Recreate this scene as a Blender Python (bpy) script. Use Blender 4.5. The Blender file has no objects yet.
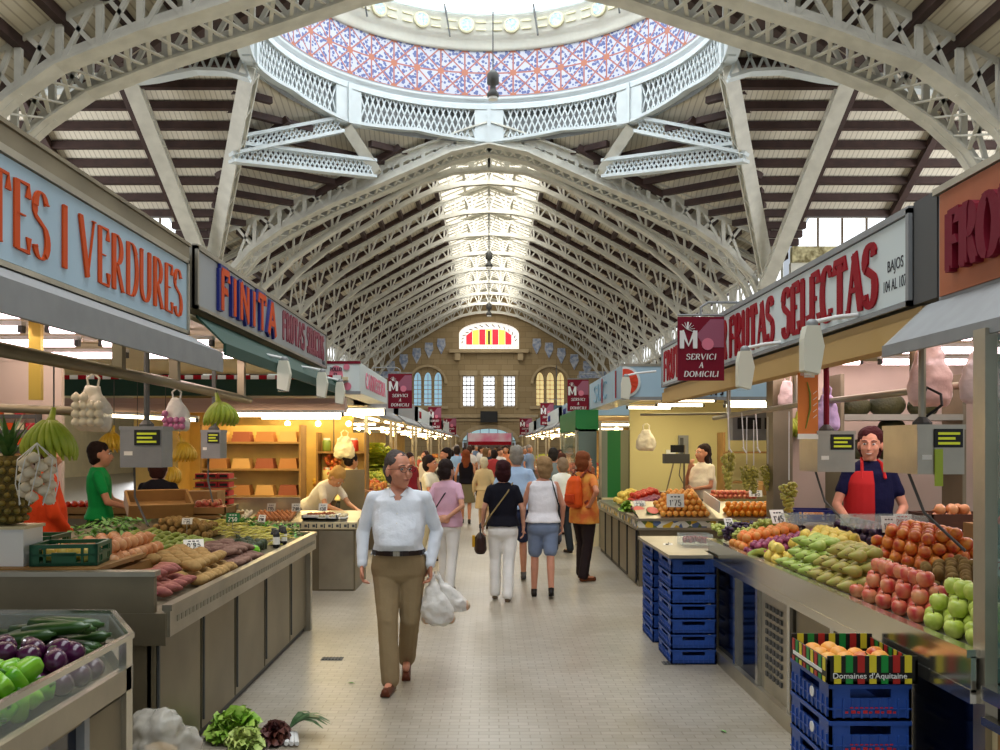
import bpy, bmesh, math, random
from math import sin, cos, pi, sqrt, atan2, radians as rad
from mathutils import Vector, Matrix
random.seed(7)
SC = bpy.context.scene
COL = SC.collection
V = Vector
def W(px, py, Y):            # a point of the hall at depth Y
    return V(((px-489)/900*Y, Y, 1.7+(445-py)/900*Y))

# ---------------------------------------------------------------- materials
def mat(name, col, rough=.6, metal=0, var=0, vscale=8, bump=0, bscale=30, emit=0, spec=.5, trans=0, alpha=1, col2=None, sss=0, ecol=None):
    m = bpy.data.materials.new(name); m.use_nodes = True
    nt = m.node_tree; N = nt.nodes; L = nt.links
    b = N['Principled BSDF']
    c = tuple((x/255)**2.2 for x in col)+(1,)
    b.inputs['Base Color'].default_value = c
    b.inputs['Roughness'].default_value = rough
    b.inputs['Metallic'].default_value = metal
    b.inputs['Specular IOR Level'].default_value = spec
    b.inputs['Transmission Weight'].default_value = trans
    b.inputs['Alpha'].default_value = alpha
    if sss: b.inputs['Subsurface Weight'].default_value = sss; b.inputs['Subsurface Radius'].default_value = (.02,.008,.004)
    if emit:
        b.inputs['Emission Color'].default_value = tuple((x/255)**2.2 for x in (ecol or col))+(1,); b.inputs['Emission Strength'].default_value = emit
    if var or bump or col2:
        tc = N.new('ShaderNodeTexCoord'); 
    if var or col2:
        n = N.new('ShaderNodeTexNoise'); n.inputs['Scale'].default_value = vscale; n.inputs['Detail'].default_value = 4
        L.new(tc.outputs['Object'], n.inputs['Vector'])
        r = N.new('ShaderNodeValToRGB'); r.color_ramp.elements[0].position = .35; r.color_ramp.elements[1].position = .65
        c2 = tuple((x/255)**2.2 for x in col2)+(1,) if col2 else tuple(min(1, x*(1+var)) for x in c[:3])+(1,)
        c1 = c if col2 else tuple(x*(1-var) for x in c[:3])+(1,)
        r.color_ramp.elements[0].color = c1; r.color_ramp.elements[1].color = c2
        L.new(n.outputs['Fac'], r.inputs['Fac']); L.new(r.outputs['Color'], b.inputs['Base Color'])
    if bump:
        n2 = N.new('ShaderNodeTexNoise'); n2.inputs['Scale'].default_value = bscale; n2.inputs['Detail'].default_value = 3
        L.new(tc.outputs['Object'], n2.inputs['Vector'])
        bp = N.new('ShaderNodeBump'); bp.inputs['Strength'].default_value = bump; bp.inputs['Distance'].default_value = .02
        L.new(n2.outputs['Fac'], bp.inputs['Height']); L.new(bp.outputs['Normal'], b.inputs['Normal'])
    return m
def node_mat(name, rough=.6):
    m = bpy.data.materials.new(name); m.use_nodes = True
    nt = m.node_tree; b = nt.nodes['Principled BSDF']; b.inputs['Roughness'].default_value = rough
    return m, nt.nodes, nt.links, b
def lin(*c): return tuple((x/255)**2.2 for x in c)+(1,)
M = {}
M['iron'] = mat('iron_paint', (205,203,192), .55, var=.09, vscale=3)
M['ironb'] = mat('ring_paint', (206,214,216), .5, var=.05, vscale=2)
M['dark'] = mat('dark_timber', (62,44,40), .7, var=.2, vscale=4)
M['steel'] = mat('steel', (172,165,148), .33, .82, var=.12, vscale=3, bump=.02, bscale=40)
M['steeld'] = mat('steel_dull', (132,122,100), .42, .65, var=.15, vscale=2)
M['chrome'] = mat('chrome', (200,198,190), .18, .95)
M['grey'] = mat('grey_enamel', (140,142,142), .5, .2, var=.06)
M['greyd'] = mat('dark_grey', (80,80,78), .6)
M['black'] = mat('black', (22,22,24), .5)
M['white'] = mat('white_enamel', (232,232,228), .45)
M['cream'] = mat('cream_panel', (214,200,160), .6, var=.05, vscale=2)
M['pinkwall'] = mat('pink_panel', (200,180,164), .6, var=.05, vscale=2)
M['yellowwall'] = mat('yellow_panel', (205,170,95), .6, var=.12, vscale=3)
M['signblue'] = mat('sign_blue', (168,196,212), .25, var=.06, vscale=1.2)
M['signwhite'] = mat('sign_white', (214,224,222), .5, spec=.3)
M['signgrey'] = mat('sign_grey', (158,162,164), .4, .2)
M['signorange'] = mat('sign_terracotta', (176,98,58), .6, var=.05)
M['orange'] = mat('orange_letter', (206,82,36), .6, spec=.15)
M['red'] = mat('red_letter', (150,20,34), .6, spec=.15)
M['maroon'] = mat('maroon', (118,26,44), .6, spec=.2)
M['pink'] = mat('pink', (215,120,140), .5)
M['navy'] = mat('navy', (24,34,110), .4)
M['glass'] = mat('glass', (225,240,235), .03, spec=.6, alpha=.16)
M['glassg'] = mat('green_glass', (120,165,150), .05, spec=.6, alpha=.45)
M['darkglass'] = mat('dark_glass', (14,20,40), .12, spec=.7)
M['green'] = mat('green_paint', (18,110,50), .5)
M['dgreen'] = mat('dark_green', (16,62,48), .6)
M['wood'] = mat('wood', (150,112,62), .6, var=.15, vscale=5)
M['tube'] = mat('tube_light', (255,236,196), .4, emit=9)
M['tubep'] = mat('tube_light_pink', (255,226,232), .4, emit=9)
M['bulb'] = mat('bulb', (255,206,110), .4, emit=22)
M['plastic'] = mat('carrier_plastic', (238,236,230), .35, alpha=.72, bump=.5, bscale=25)
M['clearfilm'] = mat('clear_film', (226,222,210), .25, alpha=.42, bump=.6, bscale=18)
M['paper'] = mat('paper', (240,238,228), .7)
M['ink'] = mat('ink', (30,28,40), .6)
M['redink'] = mat('red_ink', (190,40,50), .6)
M['bluec'] = mat('blue_crate', (40,78,156), .45, var=.08)
M['greenc'] = mat('green_crate', (12,84,52), .4)
M['stone'] = mat('sandstone', (158,136,100), .85, var=.1, vscale=2.5, bump=.2, bscale=8)
M['stoned'] = mat('sandstone_trim', (172,152,118), .8, var=.08, vscale=4)
M['glow'] = mat('skylight_glass', (255,250,236), .5, emit=1.0)
M['glowc'] = mat('clerestory_glass', (245,250,255), .5, emit=1.5)
M['glowd'] = mat('drum_window_glass', (235,246,255), .5, emit=1.15)
M['lead'] = mat('lead', (96,78,58), .6)
M['rust'] = mat('terracotta', (176,92,70), .6)

# ---------------------------------------------------------------- mesh builder
class MB:
    def __init__(s): s.v = []; s.f = []; s.mi = []; s.m = 0
    def add(s, vs, fs):
        o = len(s.v); s.v += [tuple(p) for p in vs]
        for f in fs: s.f.append(tuple(i+o for i in f)); s.mi.append(s.m)
        return s
    def box(s, cx, cy, cz, sx, sy, sz, rz=0, M4=None):
        vs = []
        for z in (-.5,.5):
            for x, y in ((-.5,-.5),(.5,-.5),(.5,.5),(-.5,.5)):
                X, Y = x*sx, y*sy
                if rz: X, Y = X*cos(rz)-Y*sin(rz), X*sin(rz)+Y*cos(rz)
                p = V((cx+X, cy+Y, cz+z*sz))
                vs.append(M4 @ p if M4 else p)
        return s.add(vs, [(3,2,1,0),(4,5,6,7),(0,1,5,4),(1,2,6,5),(2,3,7,6),(3,0,4,7)])
    def bb(s, x0, x1, y0, y1, z0, z1): return s.box((x0+x1)/2,(y0+y1)/2,(z0+z1)/2,abs(x1-x0),abs(y1-y0),abs(z1-z0))
    def bar(s, p, q, w, h=None, up=(0,0,1)):
        p = V(p); q = V(q); h = h or w; d = (q-p)
        if d.length < 1e-6: return s
        d.normalize(); u = V(up)
        if abs(d.dot(u)) > .98: u = V((0,1,0))
        r = d.cross(u).normalized(); u = r.cross(d)
        vs = [c+r*a*w/2+u*b*h/2 for c in (p,q) for a, b in ((-1,-1),(1,-1),(1,1),(-1,1))]
        return s.add(vs, [(3,2,1,0),(4,5,6,7),(0,1,5,4),(1,2,6,5),(2,3,7,6),(3,0,4,7)])
    def tube(s, pts, r, n=8, flat=None):
        pts = [V(p) for p in pts]; k = len(pts)
        rs = r if isinstance(r, (list,tuple)) else [r]*k
        vs = []; u = None
        for i, p in enumerate(pts):
            d = (pts[min(i+1,k-1)]-pts[max(i-1,0)])
            if d.length < 1e-9: d = V((0,0,1))
            d.normalize()
            if u is None:
                u = V((0,0,1)) if abs(d.z) < .9 else V((0,1,0))
            rr = d.cross(u)
            if rr.length < 1e-6: rr = d.cross(V((1,0,0)))
            rr.normalize(); u = rr.cross(d).normalized()
            fl = flat or 1
            for j in range(n):
                a = 2*pi*j/n
                vs.append(p+rr*cos(a)*rs[i]+u*sin(a)*rs[i]*fl)
        fs = [(i*n+j, i*n+(j+1)%n, (i+1)*n+(j+1)%n, (i+1)*n+j) for i in range(k-1) for j in range(n)]
        fs += [tuple(reversed(range(n))), tuple((k-1)*n+j for j in range(n))]
        return s.add(vs, fs)
    def sph(s, c, r, nu=10, nv=7, M4=None):
        c = V(c); r = (r,r,r) if isinstance(r,(int,float)) else r
        vs = [V((0,0,-1))]
        for i in range(1, nv):
            t = -pi/2+pi*i/nv
            for j in range(nu): vs.append(V((cos(t)*cos(2*pi*j/nu), cos(t)*sin(2*pi*j/nu), sin(t))))
        vs.append(V((0,0,1)))
        vs = [V((a.x*r[0],a.y*r[1],a.z*r[2])) for a in vs]
        if M4: vs = [M4 @ a for a in vs]
        vs = [a+c for a in vs]
        fs = [(0, 1+(j+1)%nu, 1+j) for j in range(nu)]
        for i in range(nv-2):
            for j in range(nu): fs.append((1+i*nu+j, 1+i*nu+(j+1)%nu, 1+(i+1)*nu+(j+1)%nu, 1+(i+1)*nu+j))
        l = len(vs)-1; b = 1+(nv-2)*nu
        fs += [(b+j, b+(j+1)%nu, l) for j in range(nu)]
        return s.add(vs, fs)
    def lathe(s, prof, c=(0,0,0), n=16, M4=None):
        c = V(c); vs = []
        for r, z in prof:
            for j in range(n):
                p = V((r*cos(2*pi*j/n), r*sin(2*pi*j/n), z)); vs.append((M4 @ p if M4 else p)+c)
        k = len(prof)
        fs = [(i*n+j, i*n+(j+1)%n, (i+1)*n+(j+1)%n, (i+1)*n+j) for i in range(k-1) for j in range(n)]
        fs += [tuple(reversed(range(n))), tuple((k-1)*n+j for j in range(n))]
        return s.add(vs, fs)
    def prism(s, poly, A, B):      # poly -> A(p), B(p): two caps
        n = len(poly); vs = [A(p) for p in poly]+[B(p) for p in poly]
        fs = [tuple(range(n)), tuple(range(2*n-1, n-1, -1))]+[(i, i+n, (i+1)%n+n, (i+1)%n) for i in range(n)]
        return s.add(vs, fs)
    def xz(s, poly, y0, y1): return s.prism(poly, lambda p: (p[0],y0,p[1]), lambda p: (p[0],y1,p[1]))
    def yz(s, poly, x0, x1): return s.prism(poly, lambda p: (x0,p[0],p[1]), lambda p: (x1,p[0],p[1]))
    def xy(s, poly, z0, z1): return s.prism(poly, lambda p: (p[0],p[1],z0), lambda p: (p[0],p[1],z1))
    def quad(s, a, b, c, d): return s.add([a,b,c,d], [(0,1,2,3)])
    def mesh(s, name, mats, smooth=False):
        me = bpy.data.meshes.new(name); me.from_pydata(s.v, [], s.f)
        mats = mats if isinstance(mats, (list,tuple)) else [mats]
        for m in mats: me.materials.append(M[m] if isinstance(m, str) else m)
        if any(s.mi): me.polygons.foreach_set('material_index', s.mi)
        bm = bmesh.new(); bm.from_mesh(me); bmesh.ops.recalc_face_normals(bm, faces=bm.faces); bm.to_mesh(me); bm.free()
        if smooth: me.polygons.foreach_set('use_smooth', [True]*len(me.polygons))
        me.update(); return me
    def build(s, name, mats, parent=None, smooth=False, loc=None):
        o = bpy.data.objects.new(name, s.mesh(name, mats, smooth)); COL.objects.link(o)
        if parent: o.parent = parent
        if loc is not None: o.location = loc
        return o
def tag(o, label, cat, group=None, kind=None):
    o['label'] = label; o['category'] = cat
    if group: o['group'] = group
    if kind: o['kind'] = kind
    return o
def thing(name, label, cat, loc=(0,0,0), rz=0, group=None):
    o = bpy.data.objects.new(name, None); COL.objects.link(o); o.empty_display_size = .1
    o.location = loc; o.rotation_euler = (0,0,rz); return tag(o, label, cat, group)
def struct(o, label=None):
    o['kind'] = 'structure'
    if label: o['label'] = label
    return o
def one(name, mb, mats, label, cat, group=None, loc=None, rz=0, smooth=False):
    o = mb.build(name, mats, smooth=smooth, loc=loc); o.rotation_euler.z = rz; return tag(o, label, cat, group)
def copy_tree(o, parent=None):
    c = o.copy(); COL.objects.link(c)
    if parent: c.parent = parent
    for ch in list(o.children): copy_tree(ch, c)
    return c
def from_eval(ob):
    dg = bpy.context.evaluated_depsgraph_get(); me = bpy.data.meshes.new_from_object(ob.evaluated_get(dg)); return me
def boolean(name, a, cut, mats, parent=None):
    oa = a.build('tmp_a', mats); ob = cut.build('tmp_b', mats)
    md = oa.modifiers.new('b', 'BOOLEAN'); md.object = ob; md.operation = 'DIFFERENCE'; md.solver = 'EXACT'
    me = from_eval(oa); me.name = name
    bpy.data.objects.remove(oa); bpy.data.objects.remove(ob)
    o = bpy.data.objects.new(name, me); COL.objects.link(o)
    if parent: o.parent = parent
    return o

# ---------------------------------------------------------------- lettering (drawn as pen strokes, thick stems and thin hairlines)
def arc(cx, cy, rx, ry, a0, a1, n=10): return [(cx+rx*cos(rad(a0+(a1-a0)*i/n)), cy+ry*sin(rad(a0+(a1-a0)*i/n))) for i in range(n+1)]
GL = {
'A': (.72, [[(.06,0),(.36,1)],[(.36,1),(.66,0)],[(.17,.36),(.55,.36)]], [(.06,0),(.66,0)]),
'B': (.62, [[(.14,0),(.14,1)],[(.14,1)]+arc(.3,.75,.2,.25,90,-90)+[(.14,.5)],[(.14,.5)]+arc(.3,.25,.25,.25,90,-90)+[(.14,0)]], []),
'C': (.66, [arc(.36,.5,.28,.5,50,310,16)], [(.56,.84),(.56,.16)]),
'D': (.68, [[(.14,0),(.14,1)],[(.14,1),(.28,1)]+arc(.3,.5,.3,.5,90,-90,14)+[(.14,0)]], []),
'E': (.58, [[(.14,0),(.14,1)],[(.1,1),(.5,1),(.5,.8)],[(.14,.52),(.4,.52)],[(.1,0),(.52,0),(.52,.22)]], []),
'F': (.56, [[(.14,0),(.14,1)],[(.1,1),(.5,1),(.5,.78)],[(.14,.52),(.38,.52),(.38,.42)]], [(.14,0)]),
'G': (.7, [arc(.36,.5,.28,.5,50,300,16)+[(.6,.1),(.6,.42)]], [(.57,.42)]),
'I': (.3, [[(.15,0),(.15,1)]], [(.15,0),(.15,1)]),
'J': (.45, [[(.32,1),(.32,.2)]+arc(.2,.2,.12,.2,0,-160)], [(.32,1)]),
'L': (.54, [[(.14,0),(.14,1)],[(.1,0),(.5,0),(.5,.25)]], [(.14,1)]),
'M': (.86, [[(.12,0),(.12,1)],[(.12,1),(.43,.1),(.74,1)],[(.74,1),(.74,0)]], [(.12,0),(.74,0)]),
'N': (.74, [[(.12,0),(.12,1)],[(.12,1),(.6,0)],[(.6,0),(.6,1)]], [(.12,0),(.6,1)]),
'O': (.74, [arc(.37,.5,.3,.5,0,360,22)], []),
'P': (.6, [[(.14,0),(.14,1)],[(.14,1)]+arc(.28,.72,.25,.28,90,-90)+[(.14,.44)]], [(.14,0)]),
'R': (.66, [[(.14,0),(.14,1)],[(.14,1)]+arc(.28,.74,.23,.26,90,-90)+[(.14,.48)],[(.3,.48),(.58,0)]], [(.14,0),(.58,0)]),
'S': (.56, [arc(.28,.75,.2,.25,20,215,10)+arc(.28,.25,.22,.27,60,-160,12)], [(.47,.85),(.08,.15)]),
'T': (.62, [[(.31,0),(.31,1)],[(.05,.78),(.05,1),(.57,1),(.57,.78)]], [(.31,0)]),
'U': (.7, [[(.12,1),(.12,.3)]+arc(.34,.28,.22,.28,180,360,12)+[(.56,1)]], [(.12,1),(.56,1)]),
'V': (.7, [[(.06,1),(.35,0)],[(.35,0),(.62,1)]], [(.06,1),(.62,1)]),
'0': (.6, [arc(.3,.5,.2,.5,0,360,18)], []), '1': (.4, [[(.1,.8),(.22,1),(.22,0)]], []),
'4': (.6, [[(.42,0),(.42,1),(.08,.3),(.55,.3)]], []), '7': (.55, [[(.08,1),(.5,1),(.2,0)]], []),
'2': (.56, [arc(.28,.72,.2,.28,160,-30)+[(.08,0),(.5,0)]], []), '5': (.56, [[(.45,1),(.14,1),(.12,.55)]+arc(.26,.3,.22,.3,110,-150)], []),
'9': (.56, [arc(.28,.7,.2,.3,0,360,14)+[(.44,.3),(.3,0)]], []), "'": (.2, [[(.1,1),(.08,.75)]], []), '3': (.56, [arc(.26,.75,.2,.25,150,-80,8)+arc(.26,.26,.22,.26,80,-150,8)], []),
'€': (.6, [arc(.36,.5,.22,.45,50,310,12),[(.05,.58),(.45,.58)],[(.05,.42),(.42,.42)]], []),
}
def lettering(mb, text, H, width, thick=.16, thin=.045, serif=.1, depth=.02, P=None, gap=.06):
    """P(u, v, w): u along the text, v up, w out of the board"""
    nseg = 0; tot = sum(.35 if c == ' ' else GL[c][0]+gap for c in text)
    k = width/tot; x = 0
    for c in text:
        if c == ' ': x += .35; continue
        wd, strokes, sf = GL[c]
        kk = k/H
        segs = []
        for st in strokes:
            L = []; n = len(st)
            for i, p in enumerate(st):
                q0 = st[max(i-1,0)]; q1 = st[min(i+1,n-1)]
                dx, dy = (q1[0]-q0[0])*kk, q1[1]-q0[1]; l = sqrt(dx*dx+dy*dy) or 1
                dx /= l; dy /= l
                w = thin+(thick-thin)*abs(dy)**1.6
                if c in 'ANVMU' and n <= 3 and dx*dy > 0 and abs(dy) > .3: w = thin*1.3
                L.append((p, (-dy*w/2, dx*w/2)))
            segs.append(L)
        for L in segs:
            a = [((x+p[0])*k+o[0]*H, p[1]*H+o[1]*H) for p, o in L]; b = [((x+p[0])*k-o[0]*H, p[1]*H-o[1]*H) for p, o in L]
            for i in range(len(L)-1):
                nseg += 1; dd = depth+(nseg % 9)*.0005
                mb.prism([a[i],b[i],b[i+1],a[i+1]], lambda p: P(p[0],p[1],0), lambda p: P(p[0],p[1],dd))
        if serif:
            for (sx, sy) in sf:
                cx, cy = (x+sx)*k, sy*H; s2 = serif*H; t = thin*H
                mb.prism([(cx-s2,cy-t/2),(cx+s2,cy-t/2),(cx+s2,cy+t/2),(cx-s2,cy+t/2)], lambda p: P(p[0],p[1],0), lambda p: P(p[0],p[1],depth+.0048))
        x += wd+gap
def face_cam(x0, y, z0): return lambda u, v, w: (x0+u, y-w, z0+v)       # board facing the camera
def on_left(x, y0, z0): return lambda u, v, w: (x+w, y0+u, z0+v)         # board on the left, facing the aisle, reads away from us
def on_right(x, y0, z0): return lambda u, v, w: (x-w, y0-u, z0+v)        # board on the right, reads towards us
# ================================================================ THE HALL
RC, RR, Y0, HW = 22.75, 6.05, 28.8, 9.0       # ring centre, ring radius, far arch plane, half width of the nave
# floor
m, N, L, b = node_mat('floor_tiles', .3)
tc = N.new('ShaderNodeTexCoord'); br = N.new('ShaderNodeTexBrick')
br.inputs['Scale'].default_value = 1; br.inputs['Brick Width'].default_value = .12; br.inputs['Row Height'].default_value = .06; br.inputs['Mortar Size'].default_value = .004
br.inputs['Color1'].default_value = lin(172,165,152); br.inputs['Color2'].default_value = lin(160,153,139); br.inputs['Mortar'].default_value = lin(144,136,122)
L.new(tc.outputs['Object'], br.inputs['Vector'])
ns = N.new('ShaderNodeTexNoise'); ns.inputs['Scale'].default_value = .9; ns.inputs['Detail'].default_value = 5; L.new(tc.outputs['Object'], ns.inputs['Vector'])
mx = N.new('ShaderNodeMix'); mx.data_type = 'RGBA'; mx.blend_type = 'MULTIPLY'; mx.inputs[0].default_value = .6
cr = N.new('ShaderNodeValToRGB'); cr.color_ramp.elements[0].color = lin(205,196,178); cr.color_ramp.elements[1].color = (1,1,1,1); cr.color_ramp.elements[0].position = .35; cr.color_ramp.elements[1].position = .6
L.new(ns.outputs['Fac'], cr.inputs['Fac']); L.new(br.outputs['Color'], mx.inputs[6]); L.new(cr.outputs['Color'], mx.inputs[7]); L.new(mx.outputs[2], b.inputs['Base Color'])
rr = N.new('ShaderNodeMapRange'); rr.inputs[3].default_value = .22; rr.inputs[4].default_value = .42; L.new(ns.outputs['Fac'], rr.inputs[0]); L.new(rr.outputs[0], b.inputs['Roughness'])
bp = N.new('ShaderNodeBump'); bp.inputs['Strength'].default_value = .15; bp.inputs['Distance'].default_value = .003; L.new(br.outputs['Fac'], bp.inputs['Height']); bp.invert = True; L.new(bp.outputs['Normal'], b.inputs['Normal'])
M['floor'] = m
struct(MB().bb(-24,24,-8,70,-.1,0).build('floor', 'floor'))
# planks
m, N, L, b = node_mat('roof_planks', .75)
tc = N.new('ShaderNodeTexCoord'); wv = N.new('ShaderNodeTexWave'); wv.inputs['Scale'].default_value = 2.2; wv.inputs['Distortion'].default_value = .3
L.new(tc.outputs['Object'], wv.inputs['Vector'])
cr = N.new('ShaderNodeValToRGB'); cr.color_ramp.elements[0].color = lin(178,168,150); cr.color_ramp.elements[1].color = lin(214,206,188); cr.color_ramp.elements[0].position = .02; cr.color_ramp.elements[1].position = .14
L.new(wv.outputs['Fac'], cr.inputs['Fac']); L.new(cr.outputs['Color'], b.inputs['Base Color'])
M['planks'] = m

def zr(x): x = abs(x); return 11.95-.536*max(0, x-2.05)     # underside of the nave roof
def ceiling_nave(name, y0, y1, label):
    c = MB(); p = MB()
    for s in (-1, 1):
        c.quad((s*2.05,y0,zr(2.05)),(s*9.6,y0,zr(9.6)),(s*9.6,y1,zr(9.6)),(s*2.05,y1,zr(2.05)))
        c.quad((s*2.05,y0,zr(2.05)+.05),(s*9.6,y0,zr(9.6)+.05),(s*9.6,y1,zr(9.6)+.05),(s*2.05,y1,zr(2.05)+.05))
        for k in range(11):
            x = 2.1+k*.75
            p.bar((s*x,y0,zr(x)-.08),(s*x,y1,zr(x)-.08), .16, .2)
    if y1 > 40:
        for k in range(17):
            for s in (-1,1): y = y0+1.9+2.03*k; p.bar((s*2.08,y,zr(2.08)-.1),(s*9.6,y,zr(9.6)-.1),.3 if k%2 else .2,.16)
    o = struct(c.build(name, 'planks'), label); p.build('purlins', 'dark', o)
    return o
ceiling_nave('ceiling', Y0+.3, 66, 'pale plank nave roof with dark purlins')
ceiling_nave('ceiling', -7, 16.85, 'pale plank roof above the near stalls')
# skylight band along the ridge
sk = struct(MB().build('window_1', 'glow'), 'long glazed skylight along the ridge')
for s in (-1, 1):
    MB().quad((0,Y0+.2,13.0),(s*2.05,Y0+.2,12.15),(s*2.05,66,12.15),(0,66,13.0)).build('glass_pane', 'glow', sk)
    f = MB()
    for k in range(60):
        y = Y0+.4+k*.62
        f.bar((0,y,12.95),(s*2.05,y,12.1),.05,.06)
    for q in (0,.5,1): f.bar((s*2.05*q,Y0,12.95-.85*q),(s*2.05*q,66,12.95-.85*q),.1,.12)
    f.build('glazing_bars', 'iron', sk)
    MB().bb(s*2.0,s*2.12,Y0,66,11.85,12.2).build('kerb', 'iron', sk)

# ---- roof trusses
def interp(T, x):
    x = abs(x)
    for (a, b), (c, d) in zip(T, T[1:]):
        if x <= c: return b+(d-b)*(x-a)/(c-a)
    return T[-1][1]
LOW = [(0,11.35),(1,11.28),(2.05,11.05),(3,10.62),(4,10.05),(5,9.45),(6,8.82),(7,8.0),(7.8,7.1),(8.4,6.2),(8.8,5.2),(9,4.2)]
UPP = [(0,12.45),(2.05,11.72),(9.3,7.85)]
def truss(y, low, upp, label, group, wl=.2, wb=.09, x1=9.0, xs=None, name='roof_truss', cat='truss', mt='iron', depth=None, yy=None):
    t = thing(name, label, cat, (0,y,0), 0, group)
    n = 12; xs = xs or [x1*i/n for i in range(n+1)]
    for nm, T in (('lower_chord', low), ('upper_chord', upp)):
        c = MB(); pts = sorted(set([-a for a, _ in T]+[a for a, _ in T]))
        pts = [p for p in pts if abs(p) <= x1+1.5]
        for a, b in zip(pts, pts[1:]):
            c.bar((a,0,interp(T,a)),(b,0,interp(T,b)), wl, wb)
            c.bar((a,0,interp(T,a)+(.07 if nm[0]=='l' else -.07)),(b,0,interp(T,b)+(.07 if nm[0]=='l' else -.07)), .04, .16)
        c.build(nm, mt, t)
    w = MB()
    for s in (-1, 1):
        for i in range(len(xs)-1):
            a, b = xs[i], xs[i+1]
            la, lb, ua, ub = interp(low,a), interp(low,b), interp(upp,a), interp(upp,b)
            w.bar((s*a,0,la),(s*a,0,ua), wb*.8, wb*.8, (0,1,0))
            mid = (a+b)/2; mu = interp(upp, mid)
            w.bar((s*a,0,la),(s*mid,0,mu), wb*.7, wb*.7,(0,1,0)); w.bar((s*mid,0,mu),(s*b,0,lb), wb*.7, wb*.7,(0,1,0))
    w.build('lattice_web', mt, t)
    return t
proto = None
for k in range(9):
    y = 33.2+4.05*k
    if proto is None: proto = o = truss(y, LOW, UPP, 'white iron lattice truss in the receding row over the nave', 'nave roof trusses', xs=[.0,.7,1.4,2.05,2.75,3.5,4.2,4.95,5.7,6.4,7.1,7.8,8.4])
    else: o = copy_tree(proto); o.location.y = y
# longitudinal ties between the nave trusses, one run each side
def beam_lattice(name, p, q, h, label, cat, n=14, mt='ironb', w=.18, bw=.045, thin=False, group=None, parent=None):
    p = V(p); q = V(q); c = (p+q)/2
    t = parent or thing(name, label, cat, (0,0,0), 0, group)
    MB().bar(p+V((0,0,h/2)), q+V((0,0,h/2)), w, .09).build('upper_chord', mt, t); MB().bar(p-V((0,0,h/2)), q-V((0,0,h/2)), w, .09).build('lower_chord', mt, t)
    web = MB()
    for i in range(n):
        a = p+(q-p)*i/n; b = p+(q-p)*(i+1)/n; u = V((0,0,h/2))
        web.bar(a-u, b+u, bw); web.bar(a+u, b-u, bw)
        if not thin:
            a2 = p+(q-p)*(i+.5)/n
            if i < n-1:
                b2 = p+(q-p)*(i+1.5)/n; web.bar(a2-u, b2+u, bw); web.bar(a2+u, b2-u, bw)
    web.build('lattice', mt, t); return t
for s, nm in ((-1,'left'),(1,'right')):
    beam_lattice('lattice_beam', (s*8.9,Y0,6.9), (s*8.9,65.8,6.9), 1.1, 'long white lattice eaves beam along the %s side of the nave' % nm, 'beam', n=44, mt='iron', thin=True)
    # columns
    for k in range(0, 10):
        y = Y0 if k == 0 else 33.2+4.05*(k-1)
        lab = ('slim white iron column at the %s corner of the crossing' % nm) if k == 0 else 'slim white iron column in the row on the %s of the nave' % nm
        c = thing('iron_column', lab, 'column', (s*9,y,0), 0, None if k == 0 else 'columns on the '+nm)
        MB().lathe([(.34,0),(.34,.3),(.2,.45),(.17,2),(.15,5),(.15,7.6)],(0,0,0),12).build('shaft', 'iron', c, True)
        MB().lathe([(.16,5),(.3,5.25),(.3,5.4),(.16,5.5)],(0,0,0),12).build('capital', 'iron', c, True)

# ---- big arches of the crossing: far arch and near arch, each a pair of planes joined by lacing
NLOW = [(0,10.35),(1.2,10.2),(2.4,9.95),(4,9.4),(6,8.75),(7.4,8.2),(8.2,7.65),(8.8,7.1),(9.4,6.2),(9.9,5.1),(10.2,3.8)]
NUPP = [(0,11.9),(2,11.35),(4,10.6),(6,9.85),(8,8.95),(8.8,8.5),(10.6,7.6)]
def big_arch(y, low, upp, label, sep, xs, x1):
    t = thing('crossing_arch', label, 'arch', (0,y,0))
    for nm, T, wd in (('lower_chord', low, .42), ('upper_chord', upp, .36)):
        for yo in (0, sep):
            c = MB(); pts = sorted(set([-a for a, _ in T]+[a for a, _ in T]))
            for a, b in zip(pts, pts[1:]):
                sg = .13 if nm[0]=='l' else -.13
                c.bar((a,yo,interp(T,a)),(b,yo,interp(T,b)), wd, .05)
                c.bar((a,yo,interp(T,a)+sg),(b,yo,interp(T,b)+sg), .05, .26)
            c.build(nm, 'iron', t)
    for yo in (0, sep):
        w = MB()
        for s in (-1,1):
            for i in range(len(xs)-1):
                a, b = xs[i], xs[i+1]; la, lb, ua, ub = interp(low,a), interp(low,b), interp(upp,a), interp(upp,b)
                w.bar((s*a,yo,la),(s*a,yo,ua),.12,.09,(0,1,0)); w.bar((s*a,yo,la),(s*b,yo,ub),.08,.07,(0,1,0)); w.bar((s*a,yo,ua),(s*b,yo,lb),.08,.07,(0,1,0))
        w.build('lattice_web', 'iron', t)
    w = MB()
    for s in (-1,1):
        xx = [x1*i/26 for i in range(27)]
        for i in range(26):
            a, b = xx[i], xx[i+1]
            w.bar((s*a,0,interp(low,a)+.05),(s*b,sep,interp(low,b)+.05),.07,.03); w.bar((s*a,sep,interp(low,a)+.05),(s*b,0,interp(low,b)+.05),.07,.03)
    w.build('soffit_lacing', 'iron', t)
    return t
big_arch(15.5, NLOW, NUPP, 'huge near white lattice arch sweeping across the top of the hall', 1.2, [0,.9,1.8,2.7,3.6,4.4,5.2,6,6.7,7.4,8.1,8.8,9.5], 9.6)
FLOW = [(0,11.3),(1.2,11.05),(3.45,10.05),(5.1,9.35),(6.6,8.6),(7.6,7.9),(8.4,7.0),(8.9,5.8),(9.05,4.4)]
FUPP = [(0,12.0),(.8,11.75),(3.45,10.75),(5.1,10.15),(9.3,8.35)]
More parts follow.
